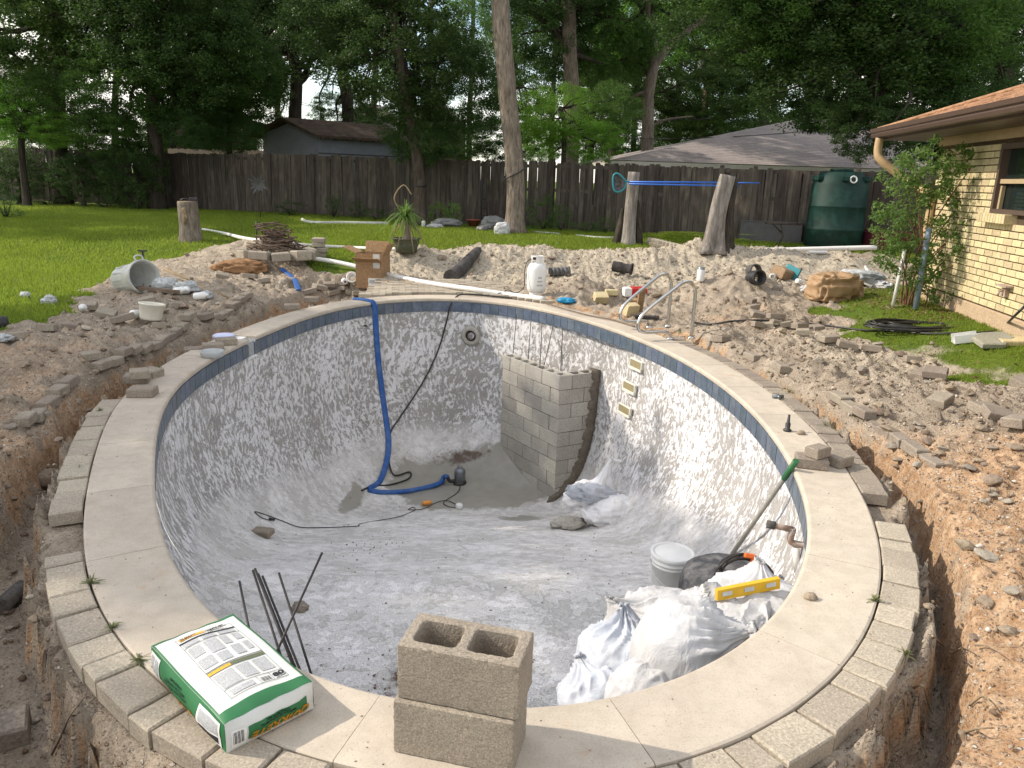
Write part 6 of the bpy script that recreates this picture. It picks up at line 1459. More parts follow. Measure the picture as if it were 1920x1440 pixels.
# corrugated and grey pipe ends
def rings(p, ax, r, L, n, mat, label, name='pipe_end'):
    R = Vector(ax).to_track_quat('Z', 'Y').to_matrix().to_4x4(); m = MB(); m.M = R; prof = []
    for i in range(n): z = -L / 2 + L * i / n; prof += [(r, z), (r, z + L / n * .5), (r * .88, z + L / n * .55), (r * .88, z + L / n * .95)]
    prof += [(r * 1.1, L / 2), (r * 1.1, L / 2 + .03), (r * .85, L / 2 + .03), (r * .8, 0)]; m.lathe(prof, 20); return tag(m.obj(name, mat, None, p), label, 'pipe')
rings(hit(1047, 519) + Vector((0, 0, .08)), (1, .1, .05), .085, .36, 5, M_TUB, 'grey corrugated pipe end lying right of the gas cylinder')
rings(hit(1165, 515) + Vector((0, 0, .10)), (1, -.35, -.1), .10, .34, 1, M_LOG, 'dark open pipe end sticking out of the pale far mound')
rings(hit(1414, 533) + Vector((0, 0, .09)), (.3, -1, .15), .105, .20, 3, M_BLACK, 'black corrugated pipe end on the right mound')
rings(hit(1414, 525) + Vector((0, .12, .12)), (.3, -1, .15), .095, .12, 1, M_MORTAR2, 'grey collar behind the black pipe end on the right mound')
# red jug, can, wood offcuts, blue rag
q = hit(1190, 558); o = empty('fuel_jug', q, .2, 'red and white plastic jug lying in the hole behind the hand rails', 'jug')
MB().box((.05, 0, .09), (.26, .16, .17), ch=.03).obj('body', M_RED, o); MB().box((-.14, 0, .09), (.12, .15, .16), ch=.02).obj('cap_end', M_WHITE, o)
q = hit(1313, 528); o = empty('spray_can', q, 0, 'white can with a dark cap standing on the right mound', 'can'); MB().lathe([(0, 0), (.058, 0), (.06, .01), (.06, .17), (.055, .18), (0, .18)], 20).obj('body', M_WHITE, o); MB().lathe([(.055, .18), (.055, .215), (0, .22)], 20).obj('cap', M_PUMP, o)
for i, (px, py, d, rz, rx, lab, mat) in enumerate(((1125, 566, (.22, .16, .13), .2, .5, 'square cream block lying right of the brown soil heap', M_YB), (1146, 555, (.20, .09, .09), .1, 0, 'cream offcut behind the square cream block', M_YB), (1198, 585, (.09, .04, .34), .3, .15, 'upright wooden offcut between the hand rails', M_WOOD), (1180, 590, (.20, .12, .16), .5, .3, 'cream block beside the upright wooden offcut', M_YB), (1212, 598, (.34, .07, .04), -.1, 0, 'dark timber offcut under the hand rails', M_LOG), (1190, 575, (.16, .10, .12), -.4, .3, 'wooden block behind the upright offcut', M_WOOD))):
    q = hit(px, py); tag(MB().box((0, 0, d[2] / 2), d, ch=.006).obj('offcut', mat, None, q, (rx, 0, rz)), lab, 'offcut')
M_RAG = cloth_mat('blue_rag_cloth', (.02, .25, .45), (.02, .15, .3))
q = hit(1062, 570); tag(link('blue_rag', blob_mesh('blue_rag', M_RAG, (.20, .12, .07), 41, 20, .3), None, q + Vector((0, 0, .03))), 'crumpled bright blue rag on the ground behind the far coping', 'rag')
M_DEADWOOD2 = bark_mat('bleached_dead_wood', (.15, .13, .115), (.36, .33, .295), 16, .03)
# ------------------------------------------------------------------ more materials
M_OLIVEPOT = plain('dark_olive_pot', (.075, .085, .055), .7, .3, 0, .4, 8, dirtcol=(.16, .14, .10))
M_REDPOT = plain('clay_pot_red', (.22, .07, .045), .8, .2)
M_TANK = plain('dark_green_tank_plastic', (.003, .022, .016), .6, .25, 0, .25, 5, dirtcol=(.02, .075, .06))
M_SHEET = plain('dull_grey_sheet', (.085, .085, .085), .6, .4, .0, .3, 6)
M_MAROON = plain('maroon_cover_cloth', (.09, .018, .026), .8, .2)
M_CANE = plain('red_brown_canes', (.17, .085, .055), .8, .2, 0, .3, 12)
M_BLUEGREY = plain('blue_grey_pipe_plastic', (.20, .26, .33), .5, .4)
M_FLAG = rough_mat('greenish_flagstone', (.42, .41, .32), (.34, .33, .26), 4, 50, .9, .3, .004)
M_KRAFT2 = rough_mat('torn_tan_card', (.46, .33, .20), (.36, .25, .15), 5, 40, .9, .1, .002)
M_CLAY = rough_mat('orange_clay', (.40, .235, .12), (.30, .17, .09), 7, 50, .97, .8, .01)
# ------------------------------------------------------------------ stumps and dead trunks
def lumpy_trunk(name, base, pts, rs, mat, label, cat, seed, flare=1.5, n=26, parent=None, amp=.09):
    o = parent or empty(name, base, 0, label, cat); B = Vector(base); P = bend([Vector(p) - B for p in pts], 6); k = len(P); R = np.interp(np.linspace(0, 1, k), np.linspace(0, 1, len(rs)), rs); m = MB(); m.tube(P, list(R), n)
    for i, v in enumerate(m.v):
        a = 2 * math.pi * (i % n) / n; h = (i // n) / k; f = 1 + amp * math.sin(3 * a + seed) + amp * .7 * math.sin(5 * a + seed * 2 + h * 2) + amp * .5 * math.sin(9 * a + h * 4) + flare * .35 * math.exp(-h * 9) * (1 + .5 * math.sin(5 * a + seed))
        c = P[min(i // n, k - 1)]; v.x = c.x + (v.x - c.x) * f; v.y = c.y + (v.y - c.y) * f
    m.sm[-1] = False; link('trunk', m.mesh('trunk', mat), o); return o, P
b = hit(358, 452); zt_ = up(b, 356, 378)
o, P = lumpy_trunk('tree_stump', tuple(b), [b - Vector((0, 0, .1)), b + Vector((0, 0, .3)), Vector((b.x - .02, b.y, zt_))], [.245, .21, .20], M_BARK, 'knee high sawn stump on the left lawn with a black gadget on top', 'stump', 1, .8, amp=.03)
MB().lathe([(0, .004), (.19, .004), (.195, -.01)], 22).obj('sawn_top', M_HEART, o, P[-1] - Vector((0, 0, 0)))
m = MB(); m.tube(bend([(.0, -.205, -.12), (.03, -.22, -.3), (.0, -.22, -.45)], 4), [.02, .05, .04, .045, .05, .05, .03, .03, .01], 8); m.obj('bark_scar', M_HEART, o, P[-1])
g = empty('black_gadget', Vector((b.x + .12, b.y, zt_ + .01)), .2, 'small black box with straps lying on top of the sawn stump', 'gadget'); MB().box((0, 0, .04), (.17, .10, .07), ch=.01).obj('body', M_BLACK, g); MB().tube(bend([(-.08, 0, .03), (-.18, -.02, .05), (-.26, 0, .02)], 4), .012, 6).obj('strap', M_BLACK, g)
b = hit(1178, 458); zt_ = up(b, 1180, 322)
o, P = lumpy_trunk('dead_trunk', tuple(b), [b - Vector((0, 0, .1)), b + Vector((0, 0, .7)), Vector((b.x + .02, b.y, zt_))], [.165, .135, .13], M_DEADWOOD2, 'slim bleached dead trunk under the net end of the blue pole', 'trunk', 2, 1.0, amp=.04)
for (dx, dy, h, r) in ((-.20, .10, .8, .09), (.20, .12, 1.0, .08), (.05, .18, 1.5, .07)): lumpy_trunk('x', tuple(b), [b + Vector((dx * 1.3, dy, -.1)), b + Vector((dx, dy, h * .5)), b + Vector((dx * .8, dy, h))], [r * 1.4, r, r * .4], M_BARKD, '', '', 3 + dx, 1, 14, o, .1)
b2 = hit(1337, 466); zt2 = up(b2, 1348, 328)
o, P = lumpy_trunk('dead_trunk', tuple(b2), [b2 - Vector((0, 0, .1)), b2 + Vector((.02, 0, .7)), Vector((b2.x + .13, b2.y, zt2))], [.20, .16, .135], M_DEADWOOD2, 'thick grooved grey dead trunk with a flared foot nearest the green tank', 'trunk', 5, 1.9, amp=.15)
lumpy_trunk('x', tuple(b2), [b2 + Vector((.22, .10, -.1)), b2 + Vector((.22, .1, .7)), Vector((b2.x + .30, b2.y + .1, zt2 - .05))], [.2, .13, .09], M_BARKD, '', '', 7, 1.2, 14, o, .15)
# pool net on its blue pole
yb = b.y - .22; a, e = atY(1178, 341, yb), atY(1424, 343, yb + .0)
o = empty('pool_net', a, 0, 'blue telescopic pole with a teal leaf net laid across the two dead trunks', 'pool net')
MB().tube([(0, 0, 0), (e - a) * .8], .020, 10).obj('pole', M_BLUEPOLE, o); MB().tube([(e - a) * .8, e - a], .015, 10).obj('inner_pole', M_BLUEPOLE, o); MB().tube([(e - a) * .79, (e - a) * .81], .025, 10).obj('collar', M_WHITE, o)
nt = [atY(*q, yb) - a for q in ((1172, 338), (1160, 326), (1151, 328), (1149, 342), (1152, 357), (1160, 360), (1170, 354), (1174, 344))]
MB().tube(bend(nt + [nt[0]], 4), .022, 8).obj('net_frame', M_TEAL, o); m = MB(); cc = sum(nt, Vector()) / len(nt); pp = bend(nt + [nt[0]], 4); m._add([cc + Vector((0, .12, 0))] + pp, [[0, i + 1, i + 2] for i in range(len(pp) - 1)], True); m.obj('mesh', M_TUB, o); MB().tube([nt[0], Vector((0, 0, 0))], .02, 8).obj('socket', M_TEAL, o)
a, e = atY(1180, 345, yb - .05), atY(1385, 349, yb - .05)
rod('blue_pole', a, e, .018, M_BLUEPOLE, 'second shorter blue pole lying just under the net pole', 'pole')

# ------------------------------------------------------------------ fire pit, brick pile, palm
c = hit(520, 484); o = empty('fire_pit', c, 0, 'ring of pale cut stones round the heap of sticks on the lawn', 'fire pit'); r = random.Random(9)
for k in range(10):
    an = k * .628 + .1; l = .36; me = MB().box((0, 0, .09), (l * r.uniform(.85, 1), .20, .17 + r.uniform(-.02, .01)), ch=.018).mesh('stone', M_STONE_G); link('stone', me, o, (.60 * math.cos(an), .60 * math.sin(an), r.uniform(-.01, .02)), (r.uniform(-.08, .08), r.uniform(-.08, .08), an + math.pi / 2 + r.uniform(-.08, .08)))
s_ = empty('stick_heap', c + Vector((0, 0, .05)), 0, 'heap of brown sticks and coiled vine piled inside the stone ring', 'sticks')
m = MB()
for k in range(170):
    an = r.uniform(0, 6.28); rr_ = r.uniform(0, .5) ** 1; L = r.uniform(.2, .55); z = .38 * (1 - (rr_ / .55) ** 2) * r.uniform(.3, 1); d = Vector((math.cos(an + r.uniform(1, 2.2)), math.sin(an + r.uniform(1, 2.2)), r.uniform(-.35, .25))) * L / 2; p = Vector((rr_ * math.cos(an), rr_ * math.sin(an), z + .05))
    m.tube([p - d, p + Vector((r.uniform(-.03, .03), r.uniform(-.03, .03), .02)), p + d], [r.uniform(.008, .018)] * 2 + [.005], 5)
tag(m.obj('sticks', M_TWIG, s_), kind='stuff')
m = MB()
for k in range(6): m.tube([Vector((.26 * math.cos(a) * (1 + .1 * k), .2 * math.sin(a), .40 + .03 * k + .04 * math.sin(a * 2 + k))) for a in np.linspace(.3 * k, 5.5, 16)], .012, 5)
m.obj('coiled_vine', M_TWIG, s_)
a = hit(463, 464); rod('branch', hit(440, 452) + Vector((0, 0, .12)), c + Vector((-.3, .1, .12)), .012, M_TWIG, 'thin dead branch poking left out of the fire pit', 'branch')
q = hit(481, 462); rod('garden_stake', q, atY(481, 415, q.y), .014, M_BLACK, 'thin dark stake standing behind the fire pit', 'stake')
c = hit(599, 482); r = random.Random(3)
for k, (dx, z, rz, rx) in enumerate(((0, .045, .2, 0), (.02, .135, -.3, .05), (-.01, .225, .3, -.05), (.0, .315, .0, .03))):
    tag(MB().box((0, 0, 0), (.24, .17, .088), ch=.012).obj('pile_brick', M_STONE_G if k < 3 else M_PAVER, None, c + Vector((dx, 0, z)), (rx, 0, rz)), 'rough brick in the little pile right of the fire pit, %s' % ['at the bottom', 'second from the bottom', 'second from the top', 'topmost'][k], 'brick', 'bricks piled on the lawn')
c = hit(762, 474); o = empty('potted_palm', c, 0, 'ponytail palm with long drooping leaves in a dark pot behind the cardboard box', 'potted plant')
s1 = (up(c, 762, 446) - c.z)
MB().lathe([(0, 0), (.19, 0), (.22, s1 * .5), (.25, s1 * .93), (.27, s1 * .94), (.27, s1), (.24, s1), (.22, s1 * .9), (0, s1 * .88)], 26).obj('pot', M_OLIVEPOT, o)
MB().tube(bend([(0, 0, s1 * .8), (.03, 0, s1 + .2), (-.02, 0, s1 + .42)], 5), [.09, .08, .07, .06, .06, .05, .05, .05, .05, .045, .04], 10).obj('stem', M_BARK, o)
def strap_leaves(n, base, L, w, seed, up0=.9, droop=1.3, spread=1.0):
    r = np.random.default_rng(seed); V = []; F = []
    for k in range(n):
        an = r.uniform(0, 6.283); el = r.uniform(.25, 1.45); l = L * r.uniform(.7, 1.15); d = np.array([math.cos(an) * math.cos(el) * spread, math.sin(an) * math.cos(el) * spread, math.sin(el)]); s = np.cross(d, [0, 0, 1.]); s /= np.linalg.norm(s) + 1e-9; p = np.array(base, float); b0 = len(V); ns = 7
        for i in range(ns):
            t = i / (ns - 1); q = p + d * l * t + np.array([0, 0, -droop * l * t * t * (1.1 - .45 * el)]); ww = w * (1 - t ** 2) * .5 + .001; V += [q - s * ww, q + s * ww]
        F += [[b0 + 2 * i, b0 + 2 * i + 1, b0 + 2 * i + 3, b0 + 2 * i + 2] for i in range(ns - 1)]
    return np.array(V), np.array(F)
V, F = strap_leaves(150, (-.02, 0, s1 + .36), .60, .028, 1, droop=1.0); link('leaves', np_mesh('leaves', V, F, M_LEAF_N, False, {'leaf': np.repeat(np.random.default_rng(0).random((len(V) // 14, 3)), 14, 0)}), o)
V, F = strap_leaves(60, (0, 0, s1 + .25), .48, .02, 2, droop=1.6); link('dry_leaves', np_mesh('dry_leaves', V, F, M_STRAW, False, {'leaf': np.zeros((len(V), 3))}), o)
MB().tube(bend([(-.04, 0, s1 + .4), (-.22, 0, s1 + .7), (-.05, 0, s1 + .95), (.10, 0, up(c, 770, 365) - c.z)], 4), .012, 6).obj('flower_stalk', M_STRAW, o)

# ------------------------------------------------------------------ things along the fence
def edging(pts, w, h, label):
    P = [hit(*q) + Vector((0, 0, h / 2 - .01)) for q in pts]; return tag(ribbon(bend(P, 6), h, w, lambda f: Vector((.1, -1, .15))).obj('bed_edging', M_GREYPL), label, 'edging')
edging([(566, 414), (575, 419), (600, 421), (640, 421), (690, 422), (728, 422)], .05, .10, 'pale curved edging of the flower bed in front of the fence')
edging([(1002, 437), (1040, 440), (1048, 441)], .05, .06, 'short grey edging right of the bare leaning trunk')
edging([(1080, 443), (1120, 447), (1150, 448)], .05, .06, 'grey edging left of the slim dead trunk')
def shrub(px, py, Y, rx, rz, mat, seed, label, n=60, name='shrub', size=.06, cat='shrub', per=60):
    g_ = fence_z(atY(px, py, Y).x, Y); x = atY(px, py, Y).x; o = empty(name, (x, Y, g_), 0, label, cat); V, F, at, cen = leaves(n, per, size, seed, csize=(.12, .3)); V = V * np.array([rx, rx * .8, rz]) ; V[:, 2] += rz * .9; link('foliage', np_mesh('foliage', V, F, mat, False, {'leaf': at}), o)
    r = random.Random(seed); m = MB()
    for k in range(5): q = cen[r.randrange(len(cen))]; m.tube([(0, 0, -.02), (q[0] * rx * .4, q[1] * rx * .3, rz * .5), (q[0] * rx * .8, q[1] * rx * .7, rz * (.9 + q[2] * .8))], [.02, .015, .006], 5)
    m.obj('stems', M_BARKD, o); return o
for i, a in enumerate(((545, 395, 24.4, .55, .28, M_LEAF_D, 'low dark plant clump at the foot of the fence left of the bed edging'), (625, 392, 24.0, .30, .42, M_LEAF_D, 'upright grassy clump in the bed behind the pale edging'), (668, 395, 23.8, .35, .30, M_LEAF_D, 'dark rounded plant in the bed behind the pale edging'), (705, 408, 23.4, .4, .2, M_LEAF_M, 'low green plant at the right end of the pale edging'),
    (820, 395, 23.0, .3, .35, M_LEAF_L, 'bright green fern left of the grey soil bags'), (850, 390, 22.9, .28, .35, M_LEAF_L, 'bright green fern behind the grey soil bags'), (1020, 408, 22.0, .55, .50, M_LEAF_M, 'bushy green shrub against the fence right of the bare trunk'), (1052, 412, 21.7, .35, .34, M_LEAF_M, 'small green shrub below the dark fence post'), (1100, 432, 21.0, .5, .16, M_LEAF_M, 'low ground plant in the bed left of the slim dead trunk'),
    (1135, 425, 20.9, .35, .26, M_LEAF_M, 'small leafy plant beside the slim dead trunk'), (1225, 300, 24.2, .9, .55, M_LEAF_M, 'dark climbing plant showing above the fence left of the dead trunks'), (1278, 306, 23.6, .35, .30, M_LEAF_L, 'small bright sprig showing above the fence between the dead trunks'), (1375, 305, 22.0, .85, .42, M_LEAF_L, 'bright leafy bush spilling over the fence above the thick dead trunk'),
    (5, 372, 19.5, .55, .35, M_LEAF_D, 'rounded green bush on the lawn at the left frame edge'), (200, 385, 25.6, .8, .25, M_LEAF_D, 'low dark undergrowth at the foot of the left fence'), (90, 380, 26.2, .9, .25, M_LEAF_D, 'low undergrowth at the foot of the fence near the left frame edge'))):
    shrub(*a[:5], a[5], 200 + i, a[6])
# metal flower spinner
c = atY(485, 345, 22.5); o = empty('metal_flower', (c.x, 22.5, .45), 0, 'grey metal flower ornament on a pole in front of the fence', 'ornament'); MB().tube([(0, 0, 0), (0, 0, c.z - .45)], .012, 6).obj('pole', M_BARKD, o); r = random.Random(2)
for k in range(12):
    an = k * .53; l = .22 + .06 * (k % 3); d = Vector((math.cos(an), -.3, math.sin(an))); V = [(0, 0, 0), d * l * .6 + Vector((-d.z, 0, d.x)) * .035, d * l, d * l * .6 - Vector((-d.z, 0, d.x)) * .035]; m = MB(); m._add([Vector(v) + Vector((0, 0, c.z - .45)) for v in V], [[0, 1, 2, 3]]); m.obj('petal', M_SHEET, o)
# trellis, pot, bags
c = Vector((atY(902, 408, 22.4).x, 22.4, .45)); o = empty('garden_trellis', c, 0, 'black metal obelisk trellis leaning near the fence', 'trellis'); m = MB()
for dx, dy in ((-.2, 0), (.2, 0), (0, .2)): m.tube([(dx, dy, 0), (dx * .5, dy * .5, .9), (dx * .1, dy * .1, 1.25)], .012, 5)
for z, w in ((.25, .36), (.5, .28), (.75, .2)): m.tube([(-w / 2, 0, z), (w / 2, 0, z), (0, w / 2, z), (-w / 2, 0, z)], .01, 5)
m.obj('frame', M_BLACK, o)
c = hit(888, 424); tag(MB().lathe([(0, 0), (.13, 0), (.19, .16), (.205, .16), (.205, .19), (.17, .19), (0, .15)], 22).obj('clay_pot', M_REDPOT, None, c), 'low red brown clay pot near the fence left of the bare trunk', 'pot')
for i, (px, py, d, mat, rz, lab) in enumerate(((838, 424, (.75, .45, .22), M_GREYBAG, .2, 'grey plastic soil bag lying on the lawn by the slim leaning elm'), (826, 414, (.45, .3, .32), M_GREYBAG, 1.0, 'grey soil bag with a raised corner behind the flat one'), (815, 428, (.4, .3, .12), M_SACK, .4, 'pale corner of a bag at the left of the grey soil bags'), (925, 428, (.6, .45, .35), M_GREYBAG, .3, 'grey bag of soil slumped left of the bare trunk'), (908, 433, (.4, .3, .16), M_GREYBAG, .9, 'black and white bag on the lawn left of the bare trunk'), (941, 440, (.34, .26, .32), M_SACK, .1, 'small white bag standing at the foot of the bare trunk'))):
    q = hit(px, py); tag(link('plastic_bag', blob_mesh('plastic_bag', mat, d, 60 + i, 26, .12, squareness=.15), None, q + Vector((0, 0, d[2] * .38)), (0, 0, rz)), lab, 'bag')
q = hit(794, 428); o = empty('small_bottle', q, 0, 'small white bottle with a black top beside the elm trunk', 'bottle'); MB().lathe([(0, 0), (.05, 0), (.05, .17), (.02, .2)], 12).obj('body', M_WHITE, o); MB().lathe([(.02, .2), (.022, .26), (0, .26)], 10).obj('cap', M_BLACK, o)
# low brick planter
c0 = hit(1218, 459); c1 = hit(1300, 460); o = empty('brick_planter', c0, 0, 'low curved planter wall of small bricks between the dead trunks', 'planter'); me = MB().box((0, 0, 0), (.19, .10, .075), ch=.008).mesh('brick', M_PAVER); L = (c1 - c0).length; n = int(L / .2)
for rw in range(2):
    for k in range(n):
        t = (k + .5 * rw) / n; d = (c1 - c0) * t; link('brick', me, o, (d.x, d.y - .25 * math.sin(math.pi * min(1, t)), .04 + rw * .085), (0, 0, .35 * math.cos(math.pi * min(1, t)) * -1))
V, F, at, cen = leaves(50, 60, .09, 7, csize=(.15, .3)); V = V * np.array([L * .5, .3, .12]) + np.array([L / 2, .35, .22]); link('grass', np_mesh('grass', V, F, M_GRASS, False, {'leaf': at}), o)['kind'] = 'stuff'
# green water tank and the clutter by it
Yt = 18.6; zt = lambda py: atY(1568, py, Yt).z
cx = atY(1568, 400, Yt).x; R_t = .63; z0 = .36; o = empty('water_tank', (cx, Yt + R_t * .0, z0), 0, 'tall dark green plastic water tank in front of the fence', 'water tank'); hs = zt(346) - z0; ht = zt(322) - z0
MB().lathe([(0, 0), (R_t * 1.03, 0), (R_t * 1.025, hs * .32), (R_t * 1.04, hs * .33), (R_t * 1.04, hs * .345), (R_t * 1.015, hs * .355), (R_t, hs * .66), (R_t * 1.015, hs * .67), (R_t * 1.015, hs * .685), (R_t * .995, hs * .695), (R_t * .985, hs), (R_t * .74, ht * .99), (R_t * .70, ht), (0, ht)], 56).obj('body', M_TANK, o)
for k in range(6):
    an = k * 1.047 + .3; MB().box((R_t * .86 * math.cos(an), R_t * .86 * math.sin(an), (hs + ht) / 2 - .01), (.26, .14, .12), an, ch=.02).obj('lug', M_TANK, o)
MB().lathe([(0, .0), (.26, 0), (.26, .05), (.24, .07), (0, .07)], 26).obj('lid', M_TANK, o, (0, 0, ht)); q = atY(1600, 337, Yt - .62) - Vector((cx, Yt, z0)); m = MB(); m.M = Matrix.Rotation(math.radians(75), 4, 'X'); m.lathe([(.06, 0), (.085, 0), (.085, .03), (.06, .03), (.06, 0)], 20); m.obj('ring_fitting', M_WHITE, o, q)
def at_ground(px, py): p = hit(px, py); return p
a = Vector((atY(1387, 440, 19.6).x, 19.6, .40)); e = Vector((atY(1503, 440, 19.2).x, 19.2, .40)); zt1 = atY(1440, 416, 19.4).z; d = e - a; o = empty('metal_trough', a, math.atan2(d.y, d.x), 'dark grey sheet metal trough standing against the fence left of the tank', 'trough'); h = zt1 - .40
m = MB(); m.box((d.length / 2, 0, h / 2), (d.length, .02, h)); m.box((.01, .35, h / 2), (.02, .68, h)); m.box((d.length - .01, .35, h / 2), (.02, .68, h)); m.obj('panel', M_SHEET, o); m = MB(); m.box((d.length / 2, 0, h + .01), (d.length + .02, .05, .02)); m.obj('rim', M_SHEET, o)
a = atY(1442, 419, 18.3); e = atY(1505, 422, 18.3); o = empty('folding_frame', (a.x, 18.3, .38), 0, 'thin metal folding frame leaning on the trough beside the tank', 'frame'); L = e.x - a.x; zz = a.z - .38
m = MB(); m.tube([(0, 0, zz), (L, .0, zz)], .02, 6); m.tube([(0, .3, zz), (L, .3, zz)], .02, 6); m.tube([(L * .35, 0, zz), (L * .5, .1, zz * .5), (L * .3, 0, 0)], .018, 6); m.tube([(L * .1, 0, zz), (L * .5, .15, zz * .6)], .014, 6); m.tube([(L * .3, 0, .03), (L, 0, -.05)], .018, 6); m.obj('frame', M_BARKD, o)
a = atY(1660, 430, 18.0); m = MB().box((0, 0, .28), (1.0, .6, .56), .1, ch=.05); tag(m.obj('maroon_cover', M_MAROON, None, (a.x + .2, 18.4, .33)), 'dark maroon covered item in the shade right of the green tank', 'cover')

# ------------------------------------------------------------------ the nandina by the house wall
c = atz(1712, 572, .30); c.z = th(c.x, c.y); o = empty('nandina_bush', c, 0, 'tall leafy nandina bush with bare canes against the brick wall', 'bush'); r = random.Random(4); m = MB(); tips = []
def pT(px, py, dy): q = atY(px, py, c.y + dy); return q - c
TG = [(1690, 480), (1700, 520), (1760, 500), (1740, 540), (1790, 440), (1830, 300), (1800, 290), (1770, 280), (1745, 300), (1720, 320), (1700, 350), (1680, 400), (1665, 440), (1700, 430), (1730, 400), (1760, 350), (1800, 330), (1825, 320), (1780, 380), (1790, 470), (1820, 480), (1750, 460), (1720, 470), (1670, 470), (1810, 420), (1680, 340), (1660, 390), (1740, 370), (1710, 385), (1770, 420), (1830, 350), (1690, 450), (1730, 510), (1775, 530), (1710, 300), (1752, 330)]
for i in range(16):
    t = TG[(i * 5) % len(TG)]; q = pT(t[0], t[1], r.uniform(-.35, .25)); s0 = Vector((r.uniform(-.14, .14), r.uniform(-.12, .12), -.03)); m.tube(bend([s0, s0 + Vector((q.x * .15, q.y * .2, q.z * .45)), Vector(q)], 5), [.013, .012, .012, .011, .011, .010, .009, .008, .007, .006, .004], 6)
m.obj('canes', M_CANE, o)
cen = []
rg = np.random.default_rng(12)
for (px, py) in TG:
    for k in range(5): q = pT(px + rg.uniform(-26, 26), py + rg.uniform(-22, 22), rg.uniform(-.5, .35)); cen.append([q.x, q.y, q.z])
cen = np.array(cen); V, F, at, _ = leaves(0, 50, .060, 5, centers=cen, csize=(.07, .15), droop=.35, narrow=.42); link('foliage', np_mesh('foliage', V, F, M_LEAF_N, False, {'leaf': at}), o)
# white and grey pipes standing in the bush
pp = hit(1690, 540); rod('white_pipe', Vector((c.x - .32, c.y - .1, c.z)), Vector((c.x - .28, c.y - .1, c.z + .75)), .025, M_PVC, 'upright white pipe in front of the left canes of the nandina', 'pipe')
rod('blue_grey_pipe', Vector((c.x - .14, c.y - .35, c.z)), Vector((c.x - .13, c.y - .33, c.z + 1.05)), .035, M_BLUEGREY, 'upright blue grey pipe among the nandina canes', 'pipe')

# ------------------------------------------------------------------ right side: hoses, scraps
hp = [(1297, 606), (1330, 612), (1370, 606), (1420, 604), (1470, 607), (1520, 611), (1570, 617), (1620, 622), (1660, 623), (1720, 628), (1790, 629), (1850, 626), (1880, 615)]
P = [H_(px, py, .018) for px, py in hp] + [wall_pt(1905, 590, .25), wall_pt(1935, 560, .12)]
tag(MB().tube(bend(P, 6), .0135, 7).obj('garden_hose', M_RUBBER), 'black garden hose running from the pool rails across the bank to the house wall', 'hose')
c = (hit(1648, 617) + hit(1790, 617)) / 2; o = empty('hose_coil', c, 0, 'flattened coils of black hose lying on the right lawn', 'hose'); m = MB()
for k in range(8):
    rx, ry = .62 - .045 * k, .30 - .018 * k; ph = r.uniform(0, 6); m.tube([Vector((rx * math.cos(a) + .03 * math.sin(3 * a + ph), ry * math.sin(a) * (1 + .15 * math.sin(2 * a + ph)), .02 + .012 * (k % 4) + .012 * math.sin(2 * a + ph))) for a in np.linspace(ph, ph + 6.28, 40)], .0125, 6)
m.obj('coils', M_RUBBER, o)
q0, q1 = hit(1786, 646) + Vector((0, 0, .035)), hit(1833, 640) + Vector((0, 0, .035)); d = q1 - q0
m = MB(); R = d.to_track_quat('X', 'Z').to_matrix(); m.box(d / 2 + Vector((0, 0, -.02)), (d.length, .14, .01), R=R); m.box(d / 2 + R @ Vector((0, -.07, .02)), (d.length, .01, .09), R=R); m.box(d / 2 + R @ Vector((0, .07, .02)), (d.length, .01, .09), R=R)
tag(m.obj('gutter_offcut', M_WHITE, None, q0), 'short white gutter offcut lying on the right lawn', 'gutter')
q = hit(1856, 648); m = MB().prism([(-.22, -.14), (.0, -.2), (.24, -.05), (.26, .13), (.02, .18), (-.15, .1)], 0, .05, .01); tag(m.obj('flagstone', M_FLAG, None, q + Vector((0, 0, .03)), (.12, -.1, .2)), 'flat greenish flagstone beside the white gutter offcut', 'flagstone')
q = hit(1900, 645); m = MB().prism([(-.2, -.1), (.1, -.14), (.24, .0), (.1, .12), (-.16, .1)], 0, .05, .01); tag(m.obj('flagstone', M_YB, None, q + Vector((0, 0, .01)), (.05, -.04, .1)), 'pale flagstone at the right frame edge behind the greenish one', 'flagstone')
q = hit(1560, 560); tag(link('crumpled_carton', blob_mesh('crumpled_carton', M_KRAFT, (.62, .46, .40), 71, 40, .16, squareness=.35), None, q + Vector((0, 0, .14)), (0, 0, .2)), 'crumpled brown cardboard lying at the edge of the right lawn', 'cardboard')
q = hit(1468, 524); o = empty('torn_box', q, .4, 'torn tan box with a blue strip on the right mound', 'box'); MB().box((0, 0, .09), (.42, .26, .20), ch=.03, R=Euler((.3, .2, .3)).to_matrix()).obj('body', M_KRAFT2, o); MB().box((.16, -.03, .12), (.05, .28, .2), R=Euler((.3, .2, .3)).to_matrix()).obj('strip', M_TEAL, o)
m = MB(); m.M = Matrix.Rotation(math.radians(90), 4, 'Y'); m.lathe([(.03, -.04), (.06, -.04), (.06, .04), (.03, .04)], 20); tag(m.obj('tape_roll', M_GREYPL, None, q + Vector((-.22, -.12, .05)), (0, 0, 1.0)), 'roll of tape in front of the torn tan box', 'tape')
